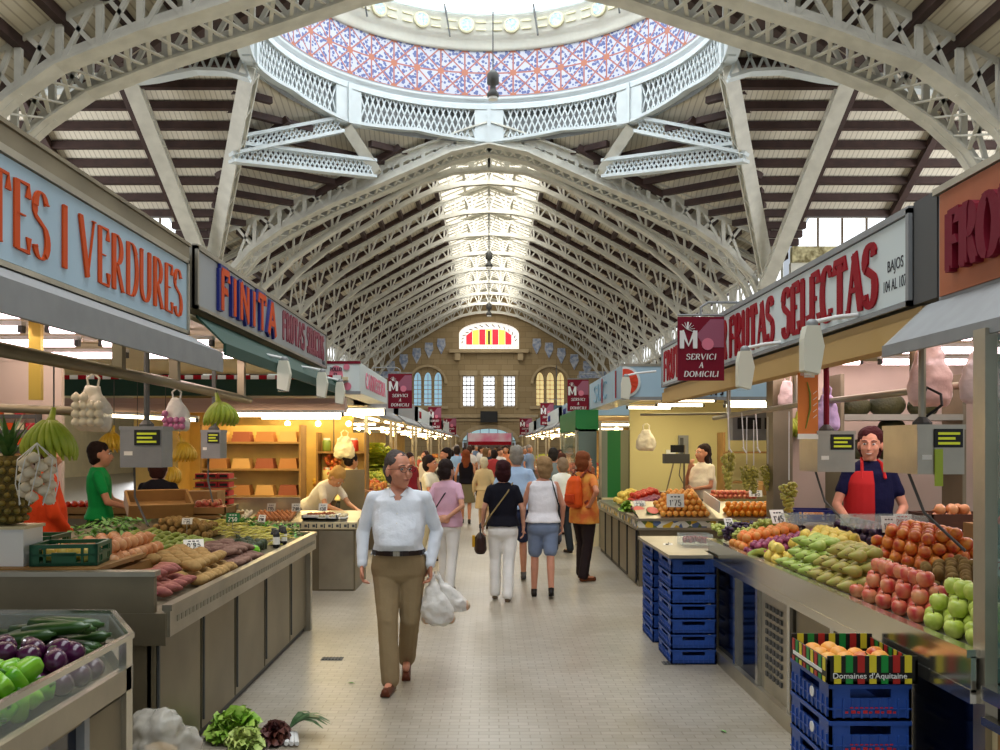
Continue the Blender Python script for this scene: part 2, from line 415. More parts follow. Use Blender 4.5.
big_arch(Y0, FLOW, FUPP, 'far white lattice arch where the nave opens beyond the dome', 1.0, [0,.75,1.4,2.1,2.8,3.45,4.3,5.1,5.9,6.7,7.5,8.2], 8.2)
# inner curved rib right behind the far arch, across the skylight
truss(Y0+1.6, [(0,11.0),(1.2,10.9),(2.4,10.5),(3.8,9.75),(5.3,8.85),(6.6,7.95),(7.8,6.8),(8.6,5.4),(8.9,4.2)], [(0,12.1),(2.05,11.6),(9.3,7.85)], 'curved white iron rib directly behind the far crossing arch', None, wl=.3, xs=[0,.6,1.2,1.8,2.4,3.2,4.1,5.3,6.6,7.8])

# ---- crossing roof facets
def facet(name, pts, e1, e2, n, label, rafters=()):
    """pts polygon; purlins run between matching points of edges e1 and e2"""
    c = MB(); c.add(pts, [tuple(range(len(pts)))]); c.add([(p[0],p[1],p[2]+.06) for p in pts], [tuple(range(len(pts)))])
    o = struct(c.build(name, 'planks'), label)
    p = MB(); (a0,a1),(b0,b1) = e1, e2
    for i in range(n):
        f = (i+.5)/n; p.bar(V(a0).lerp(V(a1),f)-V((0,0,.1)), V(b0).lerp(V(b1),f)-V((0,0,.1)), .2, .2)
    for a, b in rafters: p.bar(V(a)-V((0,0,.16)), V(b)-V((0,0,.16)), .2, .22)
    p.build('purlins', 'dark', o); return o
zA = lambda y: 11.75-.57*(y-RC)
for s in (-1,1):
    ring = (s*6.05,RC,zA(RC)); col = (s*9,Y0,zA(Y0)); 
    # transept slope
    fr = []
    for x in (9.6,12.4,15.2,18):
        fr.append(((s*x,RC,zA(RC)),(s*x,27.9,zA(27.9))))
    facet('ceiling', [(s*6.05,RC,zA(RC)),(s*22,RC,zA(RC)),(s*22,28.0,zA(28.0)),(s*8.6,28.0,zA(28.0))],
          ((s*6.05,RC,zA(RC)),(s*8.6,28.0,zA(28.0))), ((s*22,RC,zA(RC)),(s*22,28.0,zA(28.0))), 9, 'plank transept roof with level dark purlins', fr)
    facet('ceiling', [(s*8.6,28.0,zA(28.0)),(s*9.9,28.0,zA(28.0)),(s*9.9,Y0+.2,zA(Y0+.2)),(s*9,Y0+.2,zA(Y0+.2))],
          ((s*8.6,28.0,zA(28.0)),(s*9,Y0+.2,zA(Y0+.2))), ((s*9.9,28.0,zA(28.0)),(s*9.9,Y0+.2,zA(Y0+.2))), 3, 'low corner strip of the transept roof')
    # corner facet, purlins parallel to the ring side
    a = V(ring); c0 = V((0,Y0,11.9)); 
    A_ = V((s*6.3,RC,11.95)); B_ = V((0,Y0+.25,12.3)); C_ = V((s*9,Y0-.1,8.35)); nn = (B_-A_).cross(C_-A_)
    pz = lambda x, y: A_.z-(nn.x*(x-A_.x)+nn.y*(y-A_.y))/nn.z
    arcp = [(s*6.3*cos(q), RC+6.3*sin(q)) for q in [pi/2*i/12 for i in range(13)]]
    c = MB(); poly = [(x,y,max(pz(x,y),11.5)) for x, y in arcp]+[tuple(C_)]
    fs_ = [(i,i+1,13) for i in range(12)]; c.add(poly, fs_); c.add([(x,y,z+.06) for x, y, z in poly], fs_)
    o = struct(c.build('ceiling', 'planks'), 'plank corner roof beside the dome ring'); p = MB()
    for i in range(12):
        f = (i+.4)/12; a1 = A_.lerp(C_,f); b1 = B_.lerp(C_,f); prev = None
        for q in range(25):
            t = a1.lerp(b1,q/24); inside = sqrt(t.x**2+(t.y-RC)**2) > 6.25
            nx = a1.lerp(b1,(q+1)/24)
            if inside and q < 24 and sqrt(nx.x**2+(nx.y-RC)**2) > 6.25: p.bar(t-V((0,0,.1)), nx-V((0,0,.1)), .17, .18)
    for f in (.33,.67):
        a1 = A_.lerp(B_,f); d_ = (a1-V((0,RC,a1.z))).normalized()*6.35; st = V((d_.x, RC+d_.y, pz(d_.x,RC+d_.y)))
        p.bar(st-V((0,0,.16)), C_.lerp(A_ if f < .5 else B_, .38)-V((0,0,.16)), .18, .2)
    p.build('purlins', 'dark', o)
    facet('ceiling', [(s*6.05,RC,11.95),(s*22,RC,11.95),(s*22,16.9,8.6),(s*9,16.9,8.6)], ((s*6.05,RC,11.95),(s*9,16.9,8.6)), ((s*22,RC,11.95),(s*22,16.9,8.6)), 7, 'near slope of the transept roof')
    facet('ceiling', [(s*6.05,RC,11.95), (0,16.9,12.2), (s*9,16.9,8.6)], ((s*6.05,RC,11.95),(s*9,16.9,8.6)), ((0,16.9,12.2),(s*9,16.9,8.6)), 8, 'near corner roof beside the dome ring')
    nm = 'left' if s < 0 else 'right'
    # struts
    def strut(p, q, label, w=.4):
        t = thing('roof_strut', label, 'strut'); p = V(p); q = V(q); d = (q-p).normalized(); r = d.cross(V((0,1,0))).normalized()
        MB().bar(p, q, w, .06, (0,1,0)).bar(p+V((0,.36,0)), q+V((0,.36,0)), w, .06, (0,1,0)).build('flanges', 'iron', t)
        lc = MB(); n = 16
        for side in (-1,1):
            for i in range(n):
                a = p.lerp(q,i/n)+r*side*w*.42; b = p.lerp(q,(i+1)/n)+r*side*w*.42
                if i % 2: lc.bar(a, b+V((0,.36,0)), .05)
                else: lc.bar(a+V((0,.36,0)), b, .05)
        lc.build('lacing', 'iron', t); return t
    strut((s*8.95,Y0-.3,6.6), (s*6.1,RC+.1,11.35), 'white strut from the %s crossing column up to the dome ring' % nm)
    strut((s*8.6,Y0-.9,6.6), (s*9.1,RC+.1,10.85), 'outer white strut from the %s crossing column to the transept rib' % nm)
    strut((s*3.55,Y0-.5,10.3), (s*4.28,RC+4.28,11.25), 'short white strut on the %s below the dome ring' % nm, .34)
    mid = V((s*8.95,Y0-.3,6.6)).lerp(V((s*6.1,RC+.1,11.35)), .66)
    beam_lattice('lattice_beam', (mid.x,mid.y-.1,mid.z), (s*3.6,Y0-.6,10.35), .5, 'level white lattice beam across the corner roof on the %s' % nm, 'beam', n=15, w=.3)
    beam_lattice('lattice_beam', (mid.x,mid.y-.1,mid.z+.15), (s*4.4,RC+4.2,11.3), .42, 'rising white lattice beam up to the dome ring on the %s' % nm, 'beam', n=11, w=.3)
    # transept rib from ring outward
    t = thing('transept_rib', 'white ribbed truss running out from the dome ring to the %s' % nm, 'truss')
    lo = [(6.05,10.95),(6.6,11.12),(7.4,11.15),(8.4,10.95),(10,10.75),(14,10.4)]; c = MB(); 
    for (a, za), (b_, zb) in zip(lo, lo[1:]): c.bar((s*a,RC,za),(s*b_,RC,zb),.35,.08)
    c.build('lower_chord', 'ironb', t); MB().bar((s*6.05,RC,12.0),(s*14,RC,11.9),.35,.1).build('upper_chord', 'ironb', t)
    w = MB()
    for i in range(22):
        a = 6.05+i*.36; b_ = a+.36
        w.bar((s*a,RC,interp(lo,a)),(s*b_,RC,11.95),.06); w.bar((s*a,RC,11.95),(s*b_,RC,interp(lo,b_)),.06)
    w.build('web', 'ironb', t)

# ---- dome ring, drum and dome
dome = thing('dome_ring', 'round white lattice ring beam carrying the dome', 'ring beam', (0,RC,0))
lats = [MB() for _ in range(8)]; ch = MB(); ch2 = MB()
NS = 96
def cp(a, r, z): return V((r*sin(a), r*cos(a), z))
for i in range(NS):
    a, b_ = 2*pi*i/NS, 2*pi*(i+1)/NS
    def zb(t):   # lower chord dips to each post
        f = abs(((t/(pi/4))+.5) % 1-.5)*2; return 11.38+.22*f
    ch.bar(cp(a,RR,zb(a)), cp(b_,RR,zb(b_)), .34, .09); ch2.bar(cp(a,RR,12.45), cp(b_,RR,12.45), .3, .12)
    d = 1 if i % 12 not in (0, 11) else 0
    lat = lats[i//12]
    if d:
        for q in (0,1):
            lat.bar(cp(a,RR-.05,zb(a)), cp(b_,RR-.05,12.45), .045) if q else lat.bar(cp(a,RR-.05,12.45), cp(b_,RR-.05,zb(b_)), .045)
        am = (a+b_)/2; bm_ = am+2*pi/NS
        if (i+1) % 12 not in (0, 11): lat.bar(cp(am,RR-.05,zb(am)), cp(bm_,RR-.05,12.45), .045); lat.bar(cp(am,RR-.05,12.45), cp(bm_,RR-.05,zb(bm_)), .045)
for k in range(8):
    a = k*pi/4; c = cp(a,RR-.03,11.93); post = MB().box(c.x,c.y,c.z,.92,.2,1.2,-a); c = cp(a,RR-.15,11.93); post.box(c.x,c.y,c.z,.12,.1,1.2,-a); post.build('post', 'ironb', dome)
ch.build('lower_chord', 'ironb', dome); ch2.build('upper_chord', 'ironb', dome)
for l_ in lats: l_.build('lattice_panel', 'ironb', dome)
def ringsurf(prof, n=96):
    mb = MB(); k = len(prof); vs = [cp(2*pi*j/n, r, z) for r, z in prof for j in range(n)]
    mb.add(vs, [(i*n+j, i*n+(j+1)%n, (i+1)*n+(j+1)%n, (i+1)*n+j) for i in range(k-1) for j in range(n)]); return mb
ringsurf([(6.3,12.5),(5.95,12.5),(5.95,12.58),(6.02,12.62),(5.9,12.7),(5.9,12.78),(6.0,12.82),(6.3,12.82)]).build('cornice', 'ironb', dome, True)
ringsurf([(6.1,11.4),(6.2,12.5)]).build('outer_plate', 'grey', dome, True)
# drum walls
m, N, L, b = node_mat('drum_tiles', .3)
uv = N.new('ShaderNodeUVMap'); sp = N.new('ShaderNodeSeparateXYZ'); L.new(uv.outputs[0], sp.inputs[0])
def mth(op, a, b2=None, c=None):
    n = N.new('ShaderNodeMath'); n.operation = op
    for i, v in enumerate((a, b2, c)):
        if v is None: continue
        if isinstance(v, (int,float)): n.inputs[i].default_value = v
        else: L.new(v, n.inputs[i])
    return n.outputs[0]
U, VV = sp.outputs[0], sp.outputs[1]
def line(e, w): return mth('LESS_THAN', mth('ABSOLUTE', mth('SUBTRACT', mth('FRACT', mth('ADD', e, .5)), .5)), w)
lines = mth('MAXIMUM', mth('MAXIMUM', line(U,.035), line(mth('MULTIPLY',VV,1),.035)), mth('MAXIMUM', line(mth('ADD',U,VV),.045), line(mth('SUBTRACT',U,VV),.045)))
du = mth('SUBTRACT', mth('FRACT', mth('ADD',U,.5)), .5); dv = mth('SUBTRACT', mth('FRACT', mth('ADD',VV,.5)), .5)
rad_ = mth('SQRT', mth('ADD', mth('MULTIPLY',du,du), mth('MULTIPLY',dv,dv)))
dot = mth('LESS_THAN', rad_, .14)
ck = N.new('ShaderNodeTexVoronoi'); ck.inputs['Scale'].default_value = 7; L.new(uv.outputs[0], ck.inputs['Vector'])
mixa = N.new('ShaderNodeMix'); mixa.data_type = 'RGBA'; L.new(mth('LESS_THAN', ck.outputs['Distance'], .47), mixa.inputs[0]); mixa.inputs[6].default_value = lin(190,192,206); mixa.inputs[7].default_value = lin(84,96,150)
mixb = N.new('ShaderNodeMix'); mixb.data_type = 'RGBA'; L.new(lines, mixb.inputs[0]); L.new(mixa.outputs[2], mixb.inputs[6]); mixb.inputs[7].default_value = lin(166,98,90)
mixc = N.new('ShaderNodeMix'); mixc.data_type = 'RGBA'; L.new(dot, mixc.inputs[0]); L.new(mixb.outputs[2], mixc.inputs[6]); mixc.inputs[7].default_value = lin(176,104,76)
L.new(mixc.outputs[2], b.inputs['Base Color']); M['drumtile'] = m
o = ringsurf([(5.88,12.8),(5.88,14.25)]).build('wall_dome', 'drumtile', None, True); o.location = (0,RC,0); struct(o, 'circular drum wall below the dome')
me = o.data; ul = me.uv_layers.new(name='UVMap')
for poly in me.polygons:
    angs = [atan2(me.vertices[v].co.x, me.vertices[v].co.y) % (2*pi) for v in poly.vertices]
    wrap = max(angs)-min(angs) > pi
    for li, vi in zip(poly.loop_indices, poly.vertices):
        c = me.vertices[vi].co; a = atan2(c.x,c.y) % (2*pi)
        if wrap and a < pi: a += 2*pi
        ul.data[li].uv = (a/(2*pi)*48, (c.z-12.8)/.725)
drum = o
ringsurf([(5.9,14.22),(5.8,14.22),(5.78,14.3),(5.72,14.36),(5.66,14.5),(5.5,14.56),(5.46,15.05),(5.34,15.1),(5.5,15.13),(5.5,15.2)]).build('white_frieze', mat('drum_plaster', (246,244,230), .7, var=.02), drum, True)
rd = MB(); rr_ = MB()
for k in range(24):
    a = 2*pi*(k+.5)/24; c = cp(a, 5.42, 14.82); T = Matrix.Translation(c) @ Matrix.Rotation(-a,4,'Z') @ Matrix.Rotation(pi/2,4,'X')
    rr_.lathe([(.25,-.05),(.25,.03),(.19,.05),(.19,-.05)],(0,0,0),14,T); rd.lathe([(.185,-.04),(.185,.04)],(0,0,0),12,T)
    for dz in (-.12,.12):
        for sg in (-1,1):
            q = cp(a+sg*.085, 5.44, 14.82+dz); rr_.box(q.x,q.y,q.z,.3,.05,.05,-(a+sg*.085))
rd.build('blue_medallions', mat('medallion_blue', (130,176,206), .4, col2=(206,222,230), vscale=14), drum); rr_.build('medallion_rims', mat('medallion_rim', (212,206,170), .6), drum)
# drum windows and dome shell
wn = struct(MB().build('window_2', 'glowd'), 'ring of tall windows round the dome drum'); wn.location = (0,RC,0)
ringsurf([(5.5,15.2),(5.4,19.2)]).build('glass_pane', 'glowd', wn)
br_ = MB()
for k in range(48):
    a = 2*pi*k/48; br_.bar(cp(a,5.42,15.15),cp(a,5.32,19.2),.14 if k%3==0 else .05,.1)
for z in (15.2,16.2,17.2,18.2,19.2):
    for k in range(48): br_.bar(cp(2*pi*k/48,5.42,z),cp(2*pi*(k+1)/48,5.42,z),.08,.08)
br_.build('mullions', 'ironb', wn)
dm = MB(); prof = [(5.45*cos(t),19.2+3.6*sin(t)) for t in [pi/2*i/10 for i in range(10)]]+[(.3,22.8)]
o = ringsurf(prof).build('ceiling', 'planks', None, True); o.location = (0,RC,0); struct(o, 'dome shell above the drum windows')
# brackets on the frieze
for k in range(12):
    a = 2*pi*k/12; p = cp(a,5.3,15.9)
for k in range(12): one('frieze_rod', MB().bar(cp(2*pi*(k+.5)/12,5.3,15.35)+V((0,RC,0)), cp(2*pi*(k+.5)/12+.03,5.25,14.35)+V((0,RC,0)), .05), 'greyd', 'thin dark rod slanting down across the white frieze under the dome windows', 'rod', 'rods round the dome frieze')

# ---- hanging lanterns
def lantern(y, z, top, label, k=1):
    t = thing('hanging_lantern', label, 'lantern', (0 if y > 25 else .1,y,0))
    MB().lathe([(.05,z),(.14,z+.02),(.16,z+.1),(.08,z+.2),(.07,z+.32),(.15,z+.36),(.15,z+.6),(.06,z+.7)],(0,0,0),12).build('lantern_body', 'greyd', t, True)
    MB().lathe([(.12,z-.04),(.12,z+.03)],(0,0,0),12).build('lamp_glass', 'white', t)
    MB().tube([(0,0,z+.68),(0,0,top)],.015,6).build('cable', 'greyd', t)
lantern(22.7, 10.45, 22.0, 'dark lantern hanging on a long cable below the dome')
lantern(38, 9.2, 12.9, 'smaller lantern hanging under the skylight of the nave')
lantern(48, 8.6, 12.9, 'far lantern hanging low in front of the coloured fanlight')

# ---- far gable wall
wy = 66.0
def archpoly(cx, z0, w, zs, h, n=10): return [(cx-w/2,z0),(cx+w/2,z0),(cx+w/2,zs)]+[(cx+w/2*cos(pi*i/n), zs+h*sin(pi*i/n)) for i in range(1,n)]+[(cx-w/2,zs)]
wall = MB().xz([(-22,0),(22,0),(22,7),(9.7,7.86),(2.2,11.95),(1.4,12.4),(0,12.9),(-1.4,12.4),(-2.2,11.95),(-9.7,7.86),(-22,7)], wy, wy+.8)
cut = MB()
fan = archpoly(0,8.75,4.4,9.9,.85,14); cut.xz(fan, wy-1, wy+2)
door = archpoly(0,-.5,3.9,1.9,1.0,12); cut.xz(door, wy-1, wy+2)
lanc = []
for cx in (-1.5,0,1.5): q = [(cx-.42,4.55),(cx+.42,4.55),(cx+.42,6.75),(cx-.42,6.75)]; cut.xz(q, wy-1, wy+2)
for cx in (-4.5,4.5):
    for d in (-.75,0,.75):
        q = archpoly(cx+d,4.6,.55,6.4,.65,8); cut.xz(q, wy-1, wy+2)
m, N, L, b = node_mat('sandstone_blocks', .85)
tc = N.new('ShaderNodeTexCoord'); mp = N.new('ShaderNodeMapping'); mp.inputs['Rotation'].default_value = (pi/2,0,0); L.new(tc.outputs['Object'], mp.inputs['Vector'])
br = N.new('ShaderNodeTexBrick'); br.inputs['Scale'].default_value = 1; br.inputs['Brick Width'].default_value = .9; br.inputs['Row Height'].default_value = .4; br.inputs['Mortar Size'].default_value = .012
br.inputs['Color1'].default_value = lin(158,138,104); br.inputs['Color2'].default_value = lin(146,126,92); br.inputs['Mortar'].default_value = lin(124,106,76)
L.new(mp.outputs[0], br.inputs['Vector']); L.new(br.outputs['Color'], b.inputs['Base Color']); M['blocks'] = m
gw = struct(boolean('wall_far', wall, cut, 'blocks'), 'sandstone gable wall closing the far end')
# fanlight
f = struct(MB().xz(fan, wy+.35, wy+.4).build('window_3', mat('fanlight_glass',(248,244,236),.5,emit=.85)), 'arched fanlight with red and yellow stripes')
cols = ['fr','fy','fr','fy','fr','fy','fr']; M['fr'] = mat('red_glass', (225,40,60), .4, emit=.8); M['fy'] = mat('yellow_glass', (250,225,90), .4, emit=.95)
r1 = MB(); r2 = MB()
for i in range(7):
    x0 = -1.68+i*.48; x1 = x0+.45; zt = 9.05+1.2*sqrt(max(0,1-(abs((x0+x1)/2)/2.0)**2))
    zl = 9.1+1.3*sqrt(max(.02,1-(abs(x0)/1.95)**2)); zr_ = 9.1+1.3*sqrt(max(.02,1-(abs(x1)/1.95)**2))
    (r1 if i % 2 == 0 else r2).xz([(x0,9.1),(x1,9.1),(x1,min(10.22,zr_)),(x0,min(10.22,zl))], wy+.3, wy+.35)
r1.build('red_panes', 'fr', f); r2.build('yellow_panes', 'fy', f)
ld = MB()
for i in range(15):
    t = pi*i/14; ld.bar((1.9*cos(t),wy+.33,9.35+1.05*sin(t)),(2.05*cos(t+.12),wy+.33,9.35+1.25*sin(t+.12)),.06)
for i in range(14): x = -2.0+i*.31; ld.bar((x,wy+.33,8.86),(x+.06,wy+.33,8.97),.04)
ld.bar((0,wy+.28,9.1),(0,wy+.28,10.1),.16,.05); ld.build('leading', 'lead', f)
MB().bb(-2.9,2.9,wy-.35,wy,8.45,8.7).bb(-2.5,-2.1,wy-.28,wy,7.9,8.45).bb(2.1,2.5,wy-.28,wy,7.9,8.45).build('ledge', 'stoned', f)
n_ = 4
for cx in (-1.5,0,1.5):
    w_ = struct(MB().bb(cx-.42,cx+.42,wy+.4,wy+.44,4.55,6.75).build('window_%d' % n_, 'glowc'), 'narrow leaded window above the far door'); n_ += 1
    l_ = MB()
    for q in (-.42,-.14,.14,.42): l_.bar((cx+q,wy+.36,4.55),(cx+q,wy+.36,6.75),.05)
    for k in range(8): l_.bar((cx-.42,wy+.36,4.6+k*.3),(cx+.42,wy+.36,4.6+k*.3),.045)
    l_.bar((cx-.42,wy+.34,6.1),(cx+.42,wy+.34,6.1),.09); l_.build('leading', 'lead', w_)
    MB().bb(cx-.6,cx-.44,wy-.1,wy,4.4,6.8).bb(cx+.44,cx+.6,wy-.1,wy,4.4,6.8).bb(cx-.65,cx+.65,wy-.15,wy,6.8,7.15).build('window_surround', 'stoned', w_)
for cx in (-4.5,4.5):
    w_ = struct(MB().build('window_%d' % n_, 'stoned'), 'triple lancet window high on the far wall'); n_ += 1
    g = mat('lancet_glass', (150,190,214) if cx < 0 else (238,214,150), .4, emit=.75); l_ = MB(); gl = MB()
    for d in (-.75,0,.75):
        gl.xz(archpoly(cx+d,4.6,.55,6.4,.65,8), wy+.4, wy+.44)
        for k in range(6): l_.bar((cx+d-.27,wy+.37,4.8+k*.33),(cx+d+.27,wy+.37,4.8+k*.33),.04)
        l_.bar((cx+d,wy+.37,4.6),(cx+d,wy+.37,6.9),.04)
    gl.build('glass_pane', g, w_); l_.build('leading', 'stoned', w_)
    sr = MB()
    for i in range(16): t = pi*i/16; t2 = pi*(i+1)/16; sr.bar((cx+1.35*cos(t),wy-.08,6.2+1.3*sin(t)),(cx+1.35*cos(t2),wy-.08,6.2+1.3*sin(t2)),.22,.18)
    sr.bb(cx-1.5,cx+1.5,wy-.15,wy,4.35,4.55); sr.build('window_surround', 'stoned', w_)
# blue tile shields climbing the gable
sh = mat('shield_tile', (120,136,170), .35, col2=(190,196,205), vscale=5)
for s in (-1,1):
    for k, (x, z) in enumerate([(3.5,9.5),(4.4,9.2),(5.3,8.8),(6.25,8.35),(7.2,7.85)]):
        x = x*1.0; t = struct(MB().xz([(s*x-.28,z),(s*x+.28,z),(s*x+.32,z-.5),(s*x,z-1.15),(s*x-.32,z-.5),(s*x-.2,z+.2),(s*x,z+.4),(s*x+.2,z+.2)][:5]+[(s*x-.32,z-.5)], wy-.06, wy).build('trim_%d' % (20+k+(5 if s > 0 else 0)), sh), 'blue tile shield set in the far gable')
struct(MB().bb(-9,-6.6,wy-.05,wy,6.6,7.1).bb(6.6,9,wy-.05,wy,6.6,7.1).build('trim_1', sh), 'blue tile frieze at the foot of the gable')
struct(MB().bb(-3.6,3.6,wy-.2,wy,3.7,3.95).bb(-3.4,-2.6,wy-.14,wy,.0,3.7).bb(2.6,3.4,wy-.14,wy,.0,3.7).bb(-9,9,wy-.1,wy,3.45,3.6).build('trim_2', 'stoned'), 'stone frame round the far doorway')
d = struct(MB().build('door_1', 'glowc'), 'wide arched doorway in the far wall')
a_ = MB()
for i in range(14): t = pi*i/14; t2 = pi*(i+1)/14; a_.bar((2.1*cos(t),wy-.1,1.9+1.15*sin(t)),(2.1*cos(t2),wy-.1,1.9+1.15*sin(t2)),.4,.3)
a_.build('door_arch', 'stoned', d)
MB().xz(archpoly(0,1.9,3.9,1.95,.95,12), wy+.5, wy+.54).build('glass_pane', mat('door_glass', (170,205,215), .3, emit=.7), d)
gb = MB(); 
for x in (-1.3,-.65,0,.65,1.3): gb.bar((x,wy+.45,1.9),(x,wy+.45,2.9),.05)
gb.bar((-1.9,wy+.45,2.0),(1.9,wy+.45,2.0),.12); gb.build('glazing_bars', 'grey', d)
MB().bb(-1.9,1.9,wy+.6,wy+.64,0,1.9).build('door_leaf', mat('door_inside', (120,105,95), .5, var=.2), d)
t = thing('door_banner', 'long pink and white banner across the far doorway', 'banner', (0,wy-1.5,0))
MB().bb(-1.5,1.6,0,.06,1.75,2.55).build('cloth', mat('banner_pink', (226,120,150), .5, emit=.0, col2=(240,225,225), vscale=.7), t)
MB().bb(-1.5,1.6,-.02,.0,1.7,1.95).build('red_band', 'red', t)
MB().bb(-1.6,-1.5,0,.05,0,2.6).build('post', 'grey', t); MB().bb(1.6,1.7,0,.05,0,2.6).build('post', 'grey', t)
one('clock_box', MB().bb(-.62,.62,wy-.7,wy-.2,3.35,4.15).bb(-.1,.1,wy-.3,wy,3.7,3.9), 'black', 'black display box mounted above the far doorway', 'display')

# ---- side walls with clerestory windows beyond the transept, kept light and simple
for s, nm in ((-1,'left'),(1,'right')):
    w_ = struct(MB().bb(s*22,s*22.4,-8,66,0,6.2).build('wall_'+nm, 'cream'))
    # aisle roof beyond the nave columns: a slope with glazed upper strip
    g = struct(MB().build('window_%d' % n_, 'glowc'), 'clerestory glazing above the %s aisle' % nm); n_ += 1
    MB().quad((s*9.75,Y0+1,6.9),(s*9.75,66,6.9),(s*9.75,66,8.0),(s*9.75,Y0+1,8.0)).build('glass_pane', 'glowc', g)
    b_ = MB()
    for k in range(37): b_.bar((s*9.7,Y0+1+k,6.9),(s*9.7,Y0+1+k,8.0),.07)
    b_.build('mullions', 'iron', g)
    # transept end of the crossing: arched clerestory
    g = struct(MB().build('window_%d' % n_, 'glowc'), 'arched clerestory window under the %s transept roof' % nm); n_ += 1
    yy = 28.9
    ar = [(s*9.75,8.05),(s*22,8.05),(s*22,9.1),(s*14.4,9.1)]+[(s*(12.4+2.0*cos(pi*i/8)), 9.1+.0+.75*sin(pi*i/8)) for i in range(1,8)]+[(s*10.3,9.0)]
    MB().add([(x,yy,z) for x, z in ar], [tuple(range(len(ar)))]).build('glass_pane', 'glowc', g)
    b_ = MB()
    for k in range(16): b_.bar((s*(9.75+k*.78),yy-.08,8.05),(s*(9.75+k*.78),yy-.08,9.7 if k in (2,3,4) else 9.1),.06)
    b_.build('mullions', 'lead', g)
    fz = mat('tile_frieze_'+nm, (206,196,150), .5, col2=(104,92,52), vscale=6)
    struct(MB().bb(s*9.7,s*22,yy-.15,yy+.1,7.55,8.05).build('trim_%d' % n_, fz), 'patterned tile frieze below the %s clerestory' % nm)
    struct(MB().bb(s*9.7,s*22,yy,yy+.2,6.2,7.55).build('wall_'+nm, 'iron'), 'pale wall below the %s tile frieze' % nm)
    # aisle ceiling
    a = struct(MB().quad((s*9.75,Y0+.5,6.85),(s*22,Y0+.5,6.0),(s*22,66,6.0),(s*9.75,66,6.85)).build('ceiling', 'planks'), 'lower plank roof over the %s aisle' % nm)
    p = MB()
    for k in range(9): x = 10+k*1.4; p.bar((s*x,Y0+.5,6.75-.07*(x-9.75)),(s*x,66,6.75-.07*(x-9.75)),.16,.16)
    p.build('purlins', 'dark', a)
    struct(MB().bb(s*8.95,s*10.0,14.6,15.0,7.9,9.5).build('trim_%d' % (n_+10), mat('teal_tile_'+nm, (40,130,128), .4, col2=(206,140,84), vscale=9)), 'teal and ochre tile panel at the top %s' % nm)

# ---- camera, world, sun
cam = bpy.data.cameras.new('camera'); co = bpy.data.objects.new('camera', cam); COL.objects.link(co); SC.camera = co
co.location = (0,0,1.7); co.rotation_euler = (pi/2,0,0)
cam.sensor_fit = 'HORIZONTAL'; cam.sensor_width = 36; cam.lens = 32.4; cam.shift_x = .011; cam.shift_y = .070; cam.clip_end = 300
w = bpy.data.worlds.new('world'); SC.world = w; w.use_nodes = True
bg = w.node_tree.nodes['Background']; bg.inputs[0].default_value = (.82,.9,1,1); bg.inputs[1].default_value = .6
SC.view_settings.view_transform = 'Standard'; SC.view_settings.look = 'None'; SC.view_settings.exposure = 0; SC.view_settings.gamma = 1
def area(name, loc, size, energy, col=(1,1,1), rot=(0,0,0), sy=None):
    l = bpy.data.lights.new(name, 'AREA'); l.energy = energy; l.color = col; l.size = size
    if sy: l.shape = 'RECTANGLE'; l.size_y = sy
    o = bpy.data.objects.new(name, l); COL.objects.link(o); o.location = loc; o.rotation_euler = rot; return o
area('dome_daylight', (0,RC,19), 9, 1300, (.95,.98,1))
area('skylight_daylight', (0,47,12.0), 3.6, 1500, (1,.98,.93), sy=34)
for s in (-1,1):
    area('transept_fill', (s*19,22,6.5), 9, 1400, (.96,.98,1), (0,s*rad(112),0), 4)  # added fill, tilted up to brighten the roof; no window is built here
    area('aisle_fill', (s*19,45,5.5), 14, 900, (.96,.98,1), (0,s*rad(112),0), 4)  # second added fill pair farther along, aimed inward and up, no opening behind it
area('near_skylight_daylight', (0,5,11.6), 5, 1250, (.95,.98,1), sy=16)
# ================================================================ PEOPLE
def cap(mb, p, q, r0, r1, n=12, fl=None):
    p = V(p); q = V(q); d = q-p; l = d.length or 1e-6; k = 5
    pts = []; rs = []
    dn = d/l
    for i in range(k): a = -pi/2+pi/2*i/k; pts.append(p+dn*(sin(a)*r0)); rs.append(max(.0015,cos(a)*r0))
    for i in range(5): t = i/4; pts.append(p+d*t); rs.append(r0+(r1-r0)*t)
    for i in range(1,k+1): a = pi/2*i/k; pts.append(q+dn*(sin(a)*r1)); rs.append(max(.0015,cos(a)*r1))
    return mb.tube(pts, rs, n, fl)
def loft(mb, rings, n=20, T=None):
    vs = []
    for (cx,cy,cz,rx,ry) in rings:
        for j in range(n):
            a = 2*pi*j/n; ca, sa = cos(a), sin(a)
            ca = math.copysign(abs(ca)**.85, ca); sa = math.copysign(abs(sa)**.85, sa)
            p = V((cx+rx*ca, cy+ry*sa, cz)); vs.append(T @ p if T else p)
    k = len(rings)
    fs = [(i*n+j, i*n+(j+1)%n, (i+1)*n+(j+1)%n, (i+1)*n+j) for i in range(k-1) for j in range(n)]+[tuple(reversed(range(n))), tuple((k-1)*n+j for j in range(n))]
    return mb.add(vs, fs)
